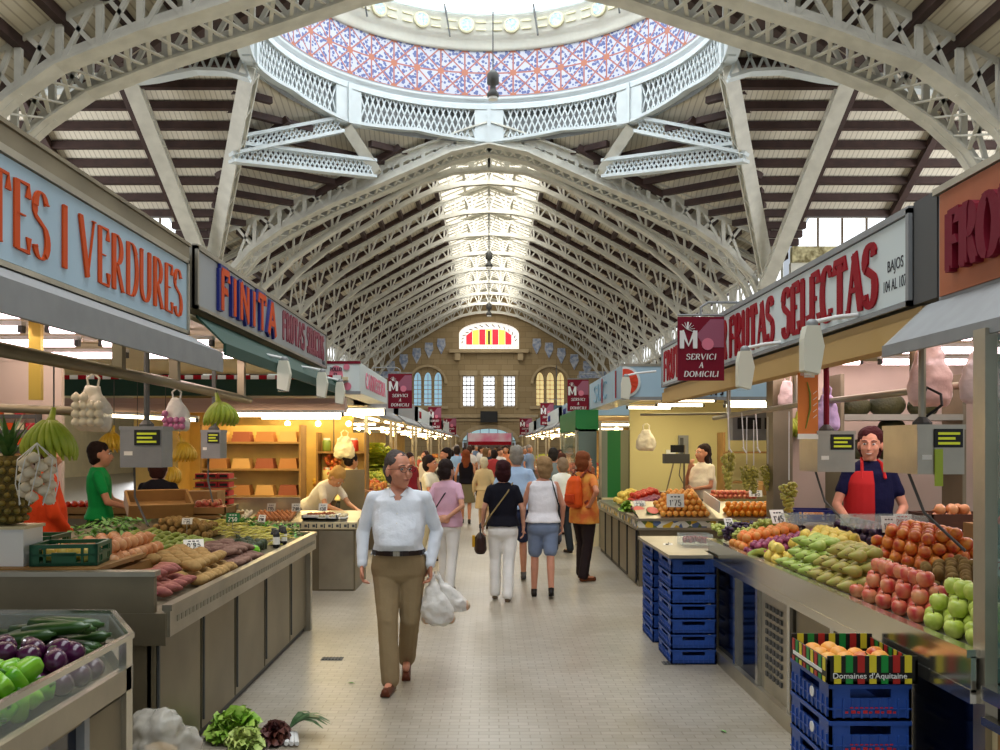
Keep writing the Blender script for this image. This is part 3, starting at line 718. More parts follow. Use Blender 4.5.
def rem(mb, name, mt, parent, vox, it=3, folds=0):
    ob = mb.build('tmp', mt); md = ob.modifiers.new('r','REMESH'); md.mode = 'VOXEL'; md.voxel_size = vox; md.use_smooth_shade = True
    if folds:
        tx = bpy.data.textures.get('folds') or bpy.data.textures.new('folds', 'CLOUDS'); tx.noise_scale = .07; tx.noise_depth = 1
        dm = ob.modifiers.new('d','DISPLACE'); dm.texture = tx; dm.strength = folds; dm.mid_level = .5
    sm = ob.modifiers.new('s','SMOOTH'); sm.factor = .5; sm.iterations = it
    me = from_eval(ob); me.name = name; bpy.data.objects.remove(ob)
    if not me.materials: me.materials.append(M[mt] if isinstance(mt,str) else mt)
    me.polygons.foreach_set('use_smooth', [True]*len(me.polygons))
    o = bpy.data.objects.new(name, me); COL.objects.link(o); o.parent = parent; return o
_mc = {}
def cm(col, rough=.8, bump=.0):
    k = (col, rough, bump)
    if k not in _mc: _mc[k] = mat('cloth_%d_%d_%d' % col, col, rough, bump=bump, bscale=60, var=.04, vscale=6, spec=.2)
    return _mc[k]
def sk_m(col):
    k = ('s',col)
    if k not in _mc: _mc[k] = mat('skin_%d' % len(_mc), col, .5, spec=.35, var=.04, vscale=20, sss=.08)
    return _mc[k]
HAND_D = (0,-.15,-1)
def person(label, loc, rz, H=1.65, group=None, skin=(198,140,108), hair=(60,44,36), hairstyle='short', top=(235,235,235), sleeve='short', legs='trousers', leg_col=(90,80,70),
           shoe=(60,40,30), yaw=0, pitch=0, tilt=0, lean=0, leanx=0, fat=1.0, belly=0, arms=None, feet=None, knees=None, vox=.012, face=True, top_z=.93, extras=None, hand_curl=.6, shoe_parts=True, male=False, neckline=False, cat='person', tuck=False, hsc=1.1, wide=1.0):
    root = thing('person', label, cat, loc, rz, group); s = H/1.75
    T = Matrix.Scale(s,4)
    LT = Matrix.Translation((0,0,.95)) @ Matrix.Rotation(rad(lean),4,'X') @ Matrix.Rotation(rad(leanx),4,'Y') @ Matrix.Translation((0,0,-.95))
    TL = T @ LT
    f = fat
    shw = (.172 if male else .155)*wide
    SL, SR = LT @ V((shw,0,1.395)), LT @ V((-shw,0,1.395))
    A = arms or {}
    def arm(side):
        sx = 1 if side == 'L' else -1; sh = SL if side == 'L' else SR
        d = A.get(side)
        if d is None: el = V((sx*(.235*f+.01),.02,1.13)); wr = V((sx*(.25*f),-.06,.9)); hd = V((0,-.15,-1))
        else: el, wr, hd = V(d[0]), V(d[1]), V(d[2])
        return sh, el, wr, hd.normalized(), sx
    F = feet or {'L': ((.09,.0,.08), 0), 'R': ((-.09,.0,.08), 0)}
    K = knees or {}
    body = MB(); hw = .09
    rings = [(0,.0,.88,.15*f,.105*f),(0,0,.96,.165*f,.115*f),(0,-.01-belly*.4,1.06,.14*f,.10*f+belly),(0,-.005-belly*.2,1.18,.148*f*wide**.5,.105*f+belly*.6),(0,0,1.3,.16*wide,.11*wide),(0,.005,1.38,.155*wide,.10*wide),(0,.01,1.44,.12,.075),(0,.015,1.49,.055,.055)]
    loft(body, [(a,b_,c,d*.88,e*.86) for a,b_,c,d,e in rings], 20, TL)
    # head
    HT = TL @ Matrix.Translation((0,-.012,1.60)) @ Matrix.Rotation(rad(yaw),4,'Z') @ Matrix.Rotation(rad(pitch),4,'X') @ Matrix.Rotation(rad(tilt),4,'Y') @ Matrix.Scale(hsc,4)
    def hs(c, r, mb=body, n=14): 
        M3 = HT.to_3x3().to_4x4(); mb.sph(HT @ V(c), r, n, 10, M3)
    hs((0,.012,.03),(.076,.094,.092)); hs((0,-.028,-.03),(.062,.066,.075)); hs((0,-.052,-.088),(.03,.03,.026)); hs((0,-.035,-.07),(.05,.045,.04))
    for sx in (-1,1):
        hs((sx*.034,-.062,-.02),(.028,.026,.028)); hs((sx*.079,.012,-.008),(.01,.022,.033)); hs((sx*.03,-.078,.033),(.026,.012,.009))
    cap(body, HT @ V((0,-.09,.02)), HT @ V((0,-.112,-.022)), .009*s, .014*s); hs((0,-.092,-.048),(.022,.012,.007)); hs((0,-.09,-.06),(.019,.012,.007))
    cap(body, HT @ V((0,.02,-.05)), TL @ V((0,.012,1.46)), .052*s, .058*s)
    for side in 'LR':
        sh, el, wr, hd, sx = arm(side)
        cap(body, T@sh, T@el, .044*s*f**.5, .036*s); cap(body, T@el, T@wr, .036*s, .024*s)
        # hand: palm, four fingers, thumb
        ref = V((-sx,0,0)) - hd*V((-sx,0,0)).dot(hd)
        if A.get(side) and len(A[side]) > 3: ref = V(A[side][3]); ref -= hd*ref.dot(hd)
        n_ = ref.normalized(); sd = hd.cross(n_)*(1 if side=='L' else -1)   # n_ palm normal, sd towards the thumb
        if sd.y > 0 and not (A.get(side) and len(A[side]) > 3): sd = -sd
        for q in (-.027,-.009,.009,.027):
            cap(body, T@(wr+sd*q*.7), T@(wr+hd*.085+sd*q), .016*s, .013*s, 8)
        for i, (q, ln) in enumerate(((.03,.07),(.01,.08),(-.01,.074),(-.03,.058))):
            a0 = wr+hd*.09+sd*q; c_ = hand_curl
            a1 = a0+(hd*cos(c_*.5)+n_*sin(c_*.5))*ln*.5; a2 = a1+(hd*cos(c_*1.5)+n_*sin(c_*1.5))*ln*.5
            cap(body, T@a0, T@a1, .0095*s, .0088*s, 8); cap(body, T@a1, T@a2, .0088*s, .0075*s, 8)
        t0 = wr+hd*.03+sd*.03; t1 = t0+(hd*.7+sd*.7+n_*.2)*.038; t2 = t1+(hd*.9+sd*.15+n_*.4)*.032
        cap(body, T@t0, T@t1, .0125*s, .011*s, 8); cap(body, T@t1, T@t2, .011*s, .009*s, 8)
    legp = {}
    for side in 'LR':
        sx = 1 if side == 'L' else -1; an = V(F[side][0]); hip = V((sx*.088,0,.9))
        kn = V(K[side]) if side in K else (hip+an)/2+V((0,-.03,.02)); legp[side] = (hip,kn,an,F[side][1])
        cap(body, T@hip, T@kn, .072*s*f**.5, .052*s, 12); cap(body, T@kn, T@(kn.lerp(an,.35)+V((0,.012,0))), .05*s, .05*s, 12); cap(body, T@(kn.lerp(an,.35)+V((0,.012,0))), T@an, .05*s, .034*s, 12)
        ty = rad(F[side][1]); td = V((sin(ty),-cos(ty),-.12)); cap(body, T@(an+V((0,.01,-.03))), T@(an+td*.14+V((0,0,-.03))), .03*s, .028*s, 10)
    rem(body, 'body', sk_m(skin), root, vox if vox > .011 else vox*.8, 2)
    # top
    if sleeve == 'none':
        pass
    tp = MB(); g = 1.07 if tuck else 1.13
    tr = [(a,b_,c,(d*g if tuck or c > .98 else max(d*g,.19*f)),(e*g if tuck or c > .98 else max(e*g,.145*f))) for a,b_,c,d,e in rings if c >= top_z-.03]
    tr = [(0,0,top_z,tr[0][3]*1.02,tr[0][4]*1.02)]+tr
    tr[-1] = (0,.015,1.475,.075,.068)
    if neckline is True: tr = tr[:-1]+[(0,.02,1.45,.11,.07)]
    loft(tp, tr, 22, TL)
    for side in 'LR':
        sh, el, wr, hd, sx = arm(side)
        if sleeve == 'none': continue
        cap(tp, TL@V((sx*.03,.012,1.432)), T@sh, .042*s, .05*s)
        if sleeve == 'short': cap(tp, T@sh, T@(sh.lerp(el,.58)), .054*s, .054*s)
        else:
            cap(tp, T@sh, T@el, .056*s, .05*s); cap(tp, T@el, T@wr.lerp(el,.03), .052*s, .038*s)
    o = rem(tp, 'shirt' if sleeve != 'none' else 'top', top if not isinstance(top, tuple) else cm(top, .8, .15), root, vox, 3, folds=.012 if vox < .014 else 0)
    if neckline == 'V':
        bm = bmesh.new(); bm.from_mesh(o.data); bmesh.ops.delete(bm, geom=[v for v in bm.verts if v.co.y < -.0 and v.co.z/s > 1.385 and abs(v.co.x/s) < .012+(v.co.z/s-1.385)*.62], context='VERTS'); bm.to_mesh(o.data); bm.free()
    # legs
    tm = leg_col if not isinstance(leg_col, tuple) else cm(leg_col, .85, .1)
    lg = MB(); loft(lg, [(0,0,1.03,(.15 if tuck else .12)*f,(.11 if tuck else .08)*f+belly*(.8 if tuck else .2)),(0,0,.97,(.168 if tuck else .145)*f,(.122 if tuck else .1)*f+belly*(.4 if tuck else 0)),(0,.005,.88,.178*f,.128*f),(0,.005,.83,.174*f,.12*f),(0,.005,.79,.155*f,.10*f),(0,.005,.75,.11*f,.06*f)], 20, T)
    for side in 'LR':
        hip, kn, an, _ = legp[side]
        if legs == 'trousers':
            cap(lg, T@(hip+V((0,0,-.06))), T@kn, .096*s*f, .076*s); cap(lg, T@kn, T@(an+V((0,.012,.0))), .075*s, .07*s)
        elif legs == 'shorts': cap(lg, T@(hip+V((0,0,-.05))), T@hip.lerp(kn,.85), .095*s*f, .09*s)
        elif legs == 'skirt': pass
    if legs == 'skirt': loft(lg, [(0,0,.98,.16*f,.12*f),(0,0,.8,.19*f,.15*f),(0,0,.5,.23*f,.19*f)], 20, T)
    rem(lg, legs if legs != 'trousers' else 'trousers', tm, root, vox, 3, folds=.008 if vox < .014 else 0)
    for side in 'LR':
        hip, kn, an, ty = legp[side]; ty = rad(ty); td = V((sin(ty),-cos(ty),0)); dz = an.z-.08
        sh_ = MB(); b0 = an+V((0,0,-.045))-td*.035
        slope = V((0,0,-min(.06,max(0,dz))))
        cap(sh_, T@b0, T@(b0+td*.2+slope), .037*s, .03*s, 12); cap(sh_, T@(an+V((0,0,.0))), T@(b0+td*.06), .04*s, .035*s, 12)
        sh_.bar(T@(b0+V((0,0,-.026))-td*.02), T@(b0+td*.215+slope+V((0,0,-.022))), .068*s, .02*s)
        rem(sh_, 'shoe', cm(shoe, .45), root, min(vox,.012), 2)
    if legs == 'trousers' and vox < .014:
        for side in 'LR': an = legp[side][2]; sk_ = MB(); cap(sk_, T@(an+V((0,.01,.07))), T@(an+V((0,0,-.015))), .044*s, .04*s, 12); sk_.build('sock', cm((30,28,30),.9), root, True)
    # hair
    if hairstyle != 'none':
        h = MB(); e = .0
        if hairstyle == 'receding': hs((0,.027,.053),(.082,.09,.082),h); hs((0,.046,.0),(.083,.068,.075),h); hs((0,.05,-.04),(.06,.055,.05),h)
        elif hairstyle == 'short': hs((0,.022,.05),(.084,.1,.088),h); hs((0,.04,0),(.086,.075,.085),h); hs((0,.05,-.045),(.066,.055,.055),h)
        elif hairstyle == 'full': hs((0,.034,.056),(.092,.104,.092),h); hs((0,.052,0),(.097,.08,.09),h); hs((0,.05,-.06),(.075,.06,.06),h)
        elif hairstyle == 'long':
            hs((0,.032,.053),(.09,.102,.09),h); hs((0,.05,0),(.096,.08,.095),h); cap(h, HT@V((0,.05,-.04)), HT@V((0,.085,-.2)), .085*s, .075*s, 12); cap(h, HT@V((.06,.03,-.02)), HT@V((.075,.03,-.17)), .04*s, .035*s); cap(h, HT@V((-.06,.03,-.02)), HT@V((-.075,.03,-.17)), .04*s, .035*s)
        elif hairstyle == 'bun': hs((0,.022,.05),(.085,.1,.088),h); hs((0,.04,0),(.087,.075,.085),h); hs((0,.12,.03),(.04,.04,.04),h)
        rem(h, 'hair', cm(hair,.75,.4), root, vox*.8, 1, folds=.02)
    if face:
        for sx in (-1,1):
            e_ = MB(); M3 = HT.to_3x3().to_4x4(); e_.sph(HT @ V((sx*.031,-.083,.014)), (.0125,.0085,.0075), 10, 8, M3); ev = e_.build('eye', 'white', root, True)
            MB().sph(HT @ V((sx*.031,-.0905,.014)), (.0055,.003,.0058), 8, 6, M3).build('pupil', 'black', ev, True)
            b_ = MB(); b_.tube([HT@V((sx*.014,-.096,.036)), HT@V((sx*.032,-.095,.041)), HT@V((sx*.052,-.082,.035))], [.0035*s,.004*s,.002*s], 6).build('eyebrow', cm(hair,.8), root)
        MB().tube([HT@V((-.024,-.096,-.053)), HT@V((0,-.105,-.0545)), HT@V((.024,-.096,-.053))], [.002*s,.0045*s,.002*s], 6).build('mouth', cm((150,80,72)), root)
    root['_s'] = 0; del root['_s']
    return root, T, TL, HT
# ================================================================ PRODUCE
def jit(a): return random.uniform(-a, a)
def meshof(fn, name, mats, smooth=True): mb = MB(); fn(mb); return mb.mesh(name, mats, smooth)
def applem(mb, r=.038):
    prof = [(.001,-r*.72)]+[(r*(.25+.75*sin(pi*i/12))*sin(pi*i/12)**.35 if 0 < i < 12 else .001, -r*.95*cos(pi*i/12)) for i in range(1,12)]+[(.004,r*.7)]
    prof = [(.004,-r*.78),(r*.35,-r*.92),(r*.7,-r*.72),(r*.93,-r*.25),(r*1.0,r*.15),(r*.92,r*.55),(r*.62,r*.86),(r*.3,r*.9),(r*.06,r*.7)]
    mb.lathe(prof, (0,0,0), 12); mb.m = 1; mb.tube([(0,0,r*.7),(r*.1,0,r*1.15)], r*.06, 5); mb.m = 0
def peachm(mb, r=.036):
    prof = [(.002,-r)]+[(r*cos(-pi/2+pi*i/8), r*.95*sin(-pi/2+pi*i/8)) for i in range(1,8)]+[(.003,r*.82)]
    mb.lathe(prof, (0,0,0), 12)
def pearm(mb, r=.036):
    mb.lathe([(.003,-r*1.1),(r*.6,-r*.98),(r*.97,-r*.4),(r*.95,r*.15),(r*.62,r*.8),(r*.4,r*1.35),(r*.25,r*1.6),(.003,r*1.68)], (0,0,0), 10, Matrix.Rotation(pi/2,4,'Y')); mb.m = 1; mb.tube([(r*1.6,0,0),(r*2.1,r*.1,r*.1)], r*.08, 5); mb.m = 0
def potatom(mb, r=.04, l=1.45):
    mb.sph((0,0,0), (r*l,r*.95,r*.82), 12, 9)
    mb.v = [tuple(V(p)*(1+.07*sin(p[0]*90)+.06*cos(p[1]*130+p[2]*60))) for p in mb.v]
def lemonm(mb, r=.033): mb.lathe([(.002,-r*1.35),(r*.22,-r*1.2),(r*.7,-r*.8),(r,-r*.1),(r*.9,r*.5),(r*.5,r*.98),(r*.22,r*1.2),(.002,r*1.35)], (0,0,0), 10, Matrix.Rotation(pi/2,4,'Y'))
def orangem(mb, r=.037): mb.sph((0,0,0), (r,r,r*.95), 12, 9); mb.m = 1; mb.sph((0,0,r*.93),(r*.1,r*.1,r*.04),6,4); mb.m = 0
def onionm(mb, r=.04): mb.lathe([(.01,-r*.85),(r*.5,-r*.8),(r*.92,-r*.3),(r,r*.1),(r*.75,r*.6),(r*.3,r*.92),(r*.12,r*1.25),(.003,r*1.4)], (0,0,0), 12)
def bananam(mb, L=.19, r=.018):
    pts = [(L*.5*sin(t)*1.0, 0, -L*.42*(1-cos(t))*1.0) for t in [-1.15+2.3*i/8 for i in range(9)]]
    mb.tube([pts[0]]+pts+[pts[-1]], [.003,r*.45,r*.85,r,r,r,r,r*.85,r*.6,r*.3,.003], 7)
def bananabunch(n=7, L=.2):
    mb = MB()
    for k in range(n):
        a = (k-(n-1)/2)*.33; b = MB(); 
        for row in (0,1):
            pts = []
            for i in range(8):
                t = i/7; pts.append(V((sin(a)*(.02+.09*sin(t*1.7))*1.2, -.03-row*.035-.07*sin(t*pi*.8)*cos(a), -.02-t*L*(.95-.1*row))))
            mb.tube(pts, [.008,.016,.019,.02,.02,.018,.013,.005], 7)
    mb.tube([(0,0,.05),(0,-.02,0),(0,-.04,-.04)], [.012,.018,.03], 8)
    return mb
def eggplantm(mb, r=.045):
    mb.lathe([(.003,-r*2.0),(r*.6,-r*1.85),(r,-r*1.0),(r*.95,-r*.1),(r*.7,r*1.0),(r*.5,r*1.6)], (0,0,0), 12, Matrix.Rotation(pi/2,4,'Y')); mb.m = 1
    mb.lathe([(r*.62,r*1.35),(r*.5,r*1.8),(r*.14,r*1.95),(r*.12,r*2.5),(.004,r*2.5)], (0,0,0), 9, Matrix.Rotation(pi/2,4,'Y')); mb.m = 0
def pepperm(mb, r=.04):
    n = 12; prof = [(.01,-r*1.5),(.5*r,-r*1.55),(.85*r,-r*1.1),(r,0),(r*.95,r*.6),(r*.5,r*.95),(r*.15,r*.75)]
    vs = [V((q*(1+.14*cos(4*2*pi*j/n))*cos(2*pi*j/n), q*(1+.14*cos(4*2*pi*j/n))*sin(2*pi*j/n), z)) for q, z in prof for j in range(n)]
    k = len(prof); mb.add(vs, [(i*n+j, i*n+(j+1)%n, (i+1)*n+(j+1)%n, (i+1)*n+j) for i in range(k-1) for j in range(n)]+[tuple(reversed(range(n))), tuple((k-1)*n+j for j in range(n))])
    mb.m = 1; mb.tube([(0,0,r*.7),(.006,0,r*1.3)], .006, 6); mb.m = 0
def courgettem(mb, L=.2, r=.024): 
    mb.tube([(-L/2,0,0),(-L*.46,0,0),(-L*.2,.004,0),(L*.2,.004,0),(L*.42,0,0),(L*.46,0,0),(L*.52,0,0)], [.004,r*.8,r,r*.95,r*.8,r*.4,r*.3], 9)
def grapem(mb, n=46, L=.2, r=.014, w=.06):
    for i in range(n):
        t = (i/n); rr_ = w*(1-t*.75)*sqrt(random.random()); a = random.random()*6.28
        mb.sph((rr_*cos(a), rr_*sin(a)*.8, -t*L), r*random.uniform(.85,1.15), 7, 5)
    mb.m = 1; mb.tube([(0,0,.04),(0,0,-.06)], .004, 5); mb.m = 0
def broadm(mb, L=.17, r=.013): 
    mb.tube([(-L/2,0,.01),(-L*.3,0,-.004),(0,0,-.01),(L*.3,0,-.004),(L/2,0,.012)], [.003,r,r,r,.003], 6, .6)
Mst = mat('stalk', (90,74,40), .8)
def pm(name, c, c2=None, r=.4, sc=25, b=0): return mat(name, c, r, col2=c2, vscale=sc, bump=b, bscale=60)
P = {
 'gapple': (meshof(applem,'green_apple',[pm('green_apple',(172,192,66),(200,212,104)),Mst]), .076, 'green_apple', 'green apple', 'apple'),
 'rapple': (meshof(applem,'red_apple',[pm('red_apple',(196,56,56),(226,160,110),.35,11),Mst]), .076, 'red_apple', 'red apple', 'apple'),
 'peach': (meshof(peachm,'nectarine',[pm('nectarine',(188,40,36),(232,150,60),.35,16)]), .07, 'nectarine', 'nectarine', 'nectarine'),
 'kiwi': (meshof(lambda m: m.sph((0,0,0),(.036,.028,.028),10,8),'kiwi',[pm('kiwi',(120,92,46),(146,118,66),.9,30)]), .062, 'kiwi', 'brown kiwi', 'kiwi'),
 'pear': (meshof(pearm,'pear',[pm('pear',(158,156,70),(184,132,74),.5,10),Mst]), .08, 'pear', 'pear', 'pear'),
 'gpear': (meshof(pearm,'green_pear',[pm('green_pear',(150,176,74),(190,196,104),.45,14),Mst]), .076, 'pear', 'green pear', 'pear'),
 'lemon': (meshof(lemonm,'lemon',[pm('lemon',(222,190,74),(230,210,110),.45,14)]), .072, 'lemon', 'lemon', 'lemon'),
 'apricot': (meshof(peachm,'apricot',[pm('apricot',(214,150,72),(226,120,50),.5,14)]), .066, 'apricot', 'apricot', 'apricot'),
 'plum': (meshof(lambda m: m.sph((0,0,0),(.026,.024,.023),10,8),'plum',[pm('plum',(118,34,70),(168,80,110),.4,30)]), .05, 'plum', 'plum', 'plum'),
 'dplum': (meshof(lambda m: m.sph((0,0,0),(.03,.028,.027),10,8),'dark_plum',[pm('dark_plum',(44,22,44),(70,50,84),.4,30)]), .056, 'plum', 'dark plum', 'plum'),
 'orange': (meshof(orangem,'orange',[pm('orange',(236,138,26),(244,160,46),.45,30,.1),Mst]), .076, 'orange', 'orange', 'orange'),
 'porange': (meshof(orangem,'pale_orange',[pm('pale_orange',(238,176,84),(240,152,60),.45,20),Mst]), .074, 'apricot', 'pale apricot', 'apricot'),
 'potato': (meshof(potatom,'potato',[pm('potato',(160,124,72),(180,146,92),.85,20,.2)]), .085, 'potato', 'potato', 'potato'),
 'sweet': (meshof(lambda m: potatom(m,.036,1.9),'sweet_potato',[pm('sweet_potato',(176,112,92),(146,84,80),.8,14,.2)]), .085, 'sweet_potato', 'sweet potato', 'sweet potato'),
 'ronion': (meshof(onionm,'red_onion',[pm('red_onion',(140,40,74),(176,84,104),.4,10)]), .08, 'red_onion', 'red onion', 'onion'),
 'onion': (meshof(onionm,'onion',[pm('onion',(196,122,72),(222,164,112),.4,9)]), .08, 'onion', 'onion', 'onion'),
 'plantain': (meshof(lambda m: bananam(m,.2,.02),'plantain',[pm('plantain',(110,132,44),(158,164,66),.5,10)]), .05, 'plantain', 'green plantain', 'plantain'),
 'yucca': (meshof(lambda m: m.tube([(-.1,0,0),(-.09,0,0),(0,.004,.004),(.09,0,0),(.11,0,0)],[.004,.024,.03,.02,.006],9),'yucca',[pm('yucca',(110,78,66),(140,108,92),.85,20,.3)]), .07, 'yucca_root', 'yucca root', 'root vegetable'),
 'avocado': (meshof(lambda m: pearm(m,.035),'avocado',[pm('avocado',(40,52,30),(62,72,40),.6,20,.3),Mst]), .08, 'avocado', 'avocado', 'avocado'),
 'tomato': (meshof(lambda m: peachm(m,.034),'tomato',[pm('tomato',(200,44,28),(214,70,40),.3,12)]), .07, 'tomato', 'tomato', 'tomato'),
 'egg': (meshof(lambda m: m.sph((0,0,0),(.021,.021,.027),9,7),'brown_egg',[pm('brown_egg',(206,138,92),None,.5)]), .048, 'brown_egg', 'brown egg', 'egg'),
 'wegg': (meshof(lambda m: m.sph((0,0,0),(.021,.021,.027),9,7),'white_egg',[pm('white_egg',(240,236,226),None,.5)]), .048, 'white_egg', 'white egg', 'egg'),
 'eggplant': (meshof(eggplantm,'aubergine',[pm('aubergine',(58,18,50),(84,36,70),.2,8),pm('calyx',(86,104,50))]), .09, 'aubergine', 'aubergine', 'aubergine'),
 'pepper': (meshof(pepperm,'green_pepper',[pm('green_pepper',(78,150,28),(120,176,44),.25,8),pm('calyx2',(60,110,30))]), .085, 'green_pepper', 'green pepper', 'pepper'),
 'courgette': (meshof(lambda m: courgettem(m,.3,.032),'courgette',[pm('courgette',(28,58,24),(52,84,34),.3,12)]), .06, 'courgette', 'dark courgette', 'courgette'),
 'melon': (meshof(lambda m: m.sph((0,0,0),(.14,.1,.1),16,12),'piel_melon',[pm('dark_melon',(40,46,24),(66,66,34),.6,6,.4)]), .2, 'melon', 'dark melon', 'melon'),
}
def place(key, x, y, z, label, group, rot=True, sc=1, rz=None):
    me, d, nm, kind, cat = P[key]
    o = bpy.data.objects.new(nm, me); COL.objects.link(o); o.location = (x,y,z)
    if rot == 'flat': o.rotation_euler = (0,0,rz if rz is not None else random.random()*6.28)
    elif rot: o.rotation_euler = (random.random()*6.28, random.random()*6.28, random.random()*6.28)
    if rz is not None and rot != 'flat': o.rotation_euler = (jit(.25),jit(.25),rz+jit(.2))
    o.scale = (sc,)*3; return tag(o, label, cat, group)
def pile(key, x0, x1, y0, y1, zf, label, group, layers=1, rot=True, rz=None, dx=None, dy=None, sc=1, j=.06, maxn=300):
    d = P[key][1]*sc*1.03; dx = dx or d; dy = dy or d; n = 0
    for L in range(layers):
        a0, a1, b0, b1 = min(x0,x1)+dx*.5*(L+1), max(x0,x1)-dx*.5*(L+1)+.001, y0+dy*.5*(L+1), y1-dy*.5*(L+1)+.001
        nx = int((a1-a0)/dx)+1; ny = int((b1-b0)/dy)+1
        for i in range(ny):
            for q in range(nx):
                if n >= maxn: return
                x = a0+q*dx+(dx*.5 if i % 2 and q < nx-1 else 0)+jit(d*j*.5); y = b0+i*dy+jit(d*j*.5)
                place(key, x, y, zf(x,y)+d*.48+L*d*.78+jit(.001), label, group, rot, sc*random.uniform(.94,1.02), rz); n += 1
# price card: white card on a spike with scribbled price
def price(x, y, z, label, w=.12, h=.085, rz=0, text="1'75", col='ink', tilt=-.3, card='paper'):
    w *= .8; h *= .8
    if x > 1.8 and y < 8: z = bR(x,y)+.06
    if x < -1.6 and y < 8.3: z = bL(x,y)+.06
    t = thing('price_tag', label, 'price tag', (x,y,z), rz)
    T = Matrix.Translation((0,0,.05)) @ Matrix.Rotation(tilt,4,'X')
    mb = MB(); mb.box(0,0,h/2,w,.004,h,0,T); mb.build('card', card, t)
    tx = MB(); lettering(tx, text, h*.42, w*.72, .14, .09, 0, .002, lambda u,v,q: T @ V((-w*.36+u, -.003-q, h*.12+v))); 
    for k in range(3): tx.box(-w*.2+k*w*.2, -.003, h*.78, w*.13, .002, h*.09, 0, T)
    tx.build('handwriting', col, t); MB().tube([(0,0,-.02),(0,0,.08)], .003, 5).build('spike', 'steel', t); return t

# ================================================================ LEFT: NEAR CHILLED CASE  (aubergines, peppers, courgettes)
cz = .95
t = thing('chilled_case', 'stainless chilled display case in the near left corner holding peppers and aubergines', 'display case', (-1.41,0,0))
def LX(x, y, z): return (x+1.41, y, z)
poly = [(0,1.6),(0,3.55),(-.28,4.04),(-1.6,4.04),(-1.6,1.6)]
polyi = [(-.02,1.62),(-.02,3.54),(-.29,4.02),(-1.58,4.02),(-1.58,1.62)]
rim = MB()
for a, b in zip(poly, poly[1:]+poly[:1]): rim.bar((a[0],a[1],cz),(b[0],b[1],cz),.022,.02)
rim.build('rim', 'chrome', t)
b = MB(); b.xy(polyi, .72, .76); b.build('tray_bottom', 'steeld', t)
g = MB()
for a, c in zip(polyi[:3], polyi[1:4]): g.bar((a[0],a[1],.885),(c[0],c[1],.885),.008,.12)
g.build('glass_side', 'glass', t)
b = MB(); b.bb(-.035,0,1.6,3.55,.74,.83); b.bar((-.015,3.55,.785),(-.29,4.03,.785),.04,.09); b.build('steel_band', 'steel', t)
b = MB(); b.bb(-.05,-.02,3.2,3.54,.1,.74); b.bar((-.03,3.55,.42),(-.3,4.02,.42),.04,.64); b.bb(-1.6,-.3,4.0,4.03,.1,.82); b.build('panel', 'steeld', t)
MB().bb(-.03,.0,3.5,3.56,.05,.95).build('corner_post', 'chrome', t)
MB().bb(-.06,-.04,2.4,3.2,.12,.74).build('door', 'darkglass', t)
MB().bb(-.045,-.01,2.86,2.9,.12,.74).bb(-.045,-.01,3.16,3.2,.12,.74).build('door_frame', 'grey', t)
MB().bb(-1.6,-.08,1.6,4.0,0,.1).build('plinth', 'greyd', t)
MB().xy([(-.1,2.42),(-.1,3.1),(-1.5,3.1),(-1.5,2.42)],.4,.42).build('shelf', 'steeld', t)
cb = lambda x, y: .765+.10*max(0,-(x+1.5))
pile('pepper', -2.2, -1.46, 2.6, 3.2, lambda x,y: cb(x,y)+.03, 'glossy green pepper in the near left case', 'green peppers in the near left case', 2, dx=.085, dy=.085)
pile('eggplant', -2.0, -1.46, 3.2, 3.62, lambda x,y: cb(x,y)+.02, 'purple aubergine in the near left case beside the peppers', 'aubergines in the near left case', 2, rz=2.2, dx=.1, dy=.12)
pile('courgette', -2.2, -1.62, 3.66, 3.98, lambda x,y: cb(x,y)+.01, 'dark green courgette at the back of the near left case', 'courgettes in the near left case', 3, rz=.15, dx=.26, dy=.06)
def leafball(mb, R=.1, n=60, seed=1, curl=.5):
    rnd = random.Random(seed)
    for i in range(n):
        a = rnd.random()*6.28; e = rnd.uniform(-.1,1.45); l = R*rnd.uniform(.7,1.1); d = V((cos(a)*cos(e),sin(a)*cos(e),sin(e))); s_ = d.cross(V((0,0,1))).normalized() if abs(d.z) < .98 else V((1,0,0)); u = s_.cross(d)
        w = R*.38; o = len(mb.v); pts = []
        for q in range(5):
            f = q/4; c = d*l*f+u*l*.25*sin(f*2.6)*curl
            ww = w*(sin(min(1,f*.9+.12)*pi*.75))
            for kx in (-1,-.35,.35,1): pts.append(c+s_*ww*kx+u*(.018*sin(kx*5+q*2.3+i)-abs(kx)*w*.2))
        mb.add(pts, [(q*4+k, q*4+k+1, q*4+k+5, q*4+k+4) for q in range(4) for k in range(3)])
lf = mat('lettuce_leaf', (120,168,50), .45, col2=(176,206,96), vscale=14)
for i, (x, y) in enumerate(((-1.62,2.62),(-1.66,2.9))):
    mb = MB(); leafball(mb, .12, 60, i+3); one('lettuce', mb, lf, 'green lettuce on the lower shelf seen through the near left case door', 'lettuce', 'lettuces low in the near left case', (x,y,.43), smooth=True)

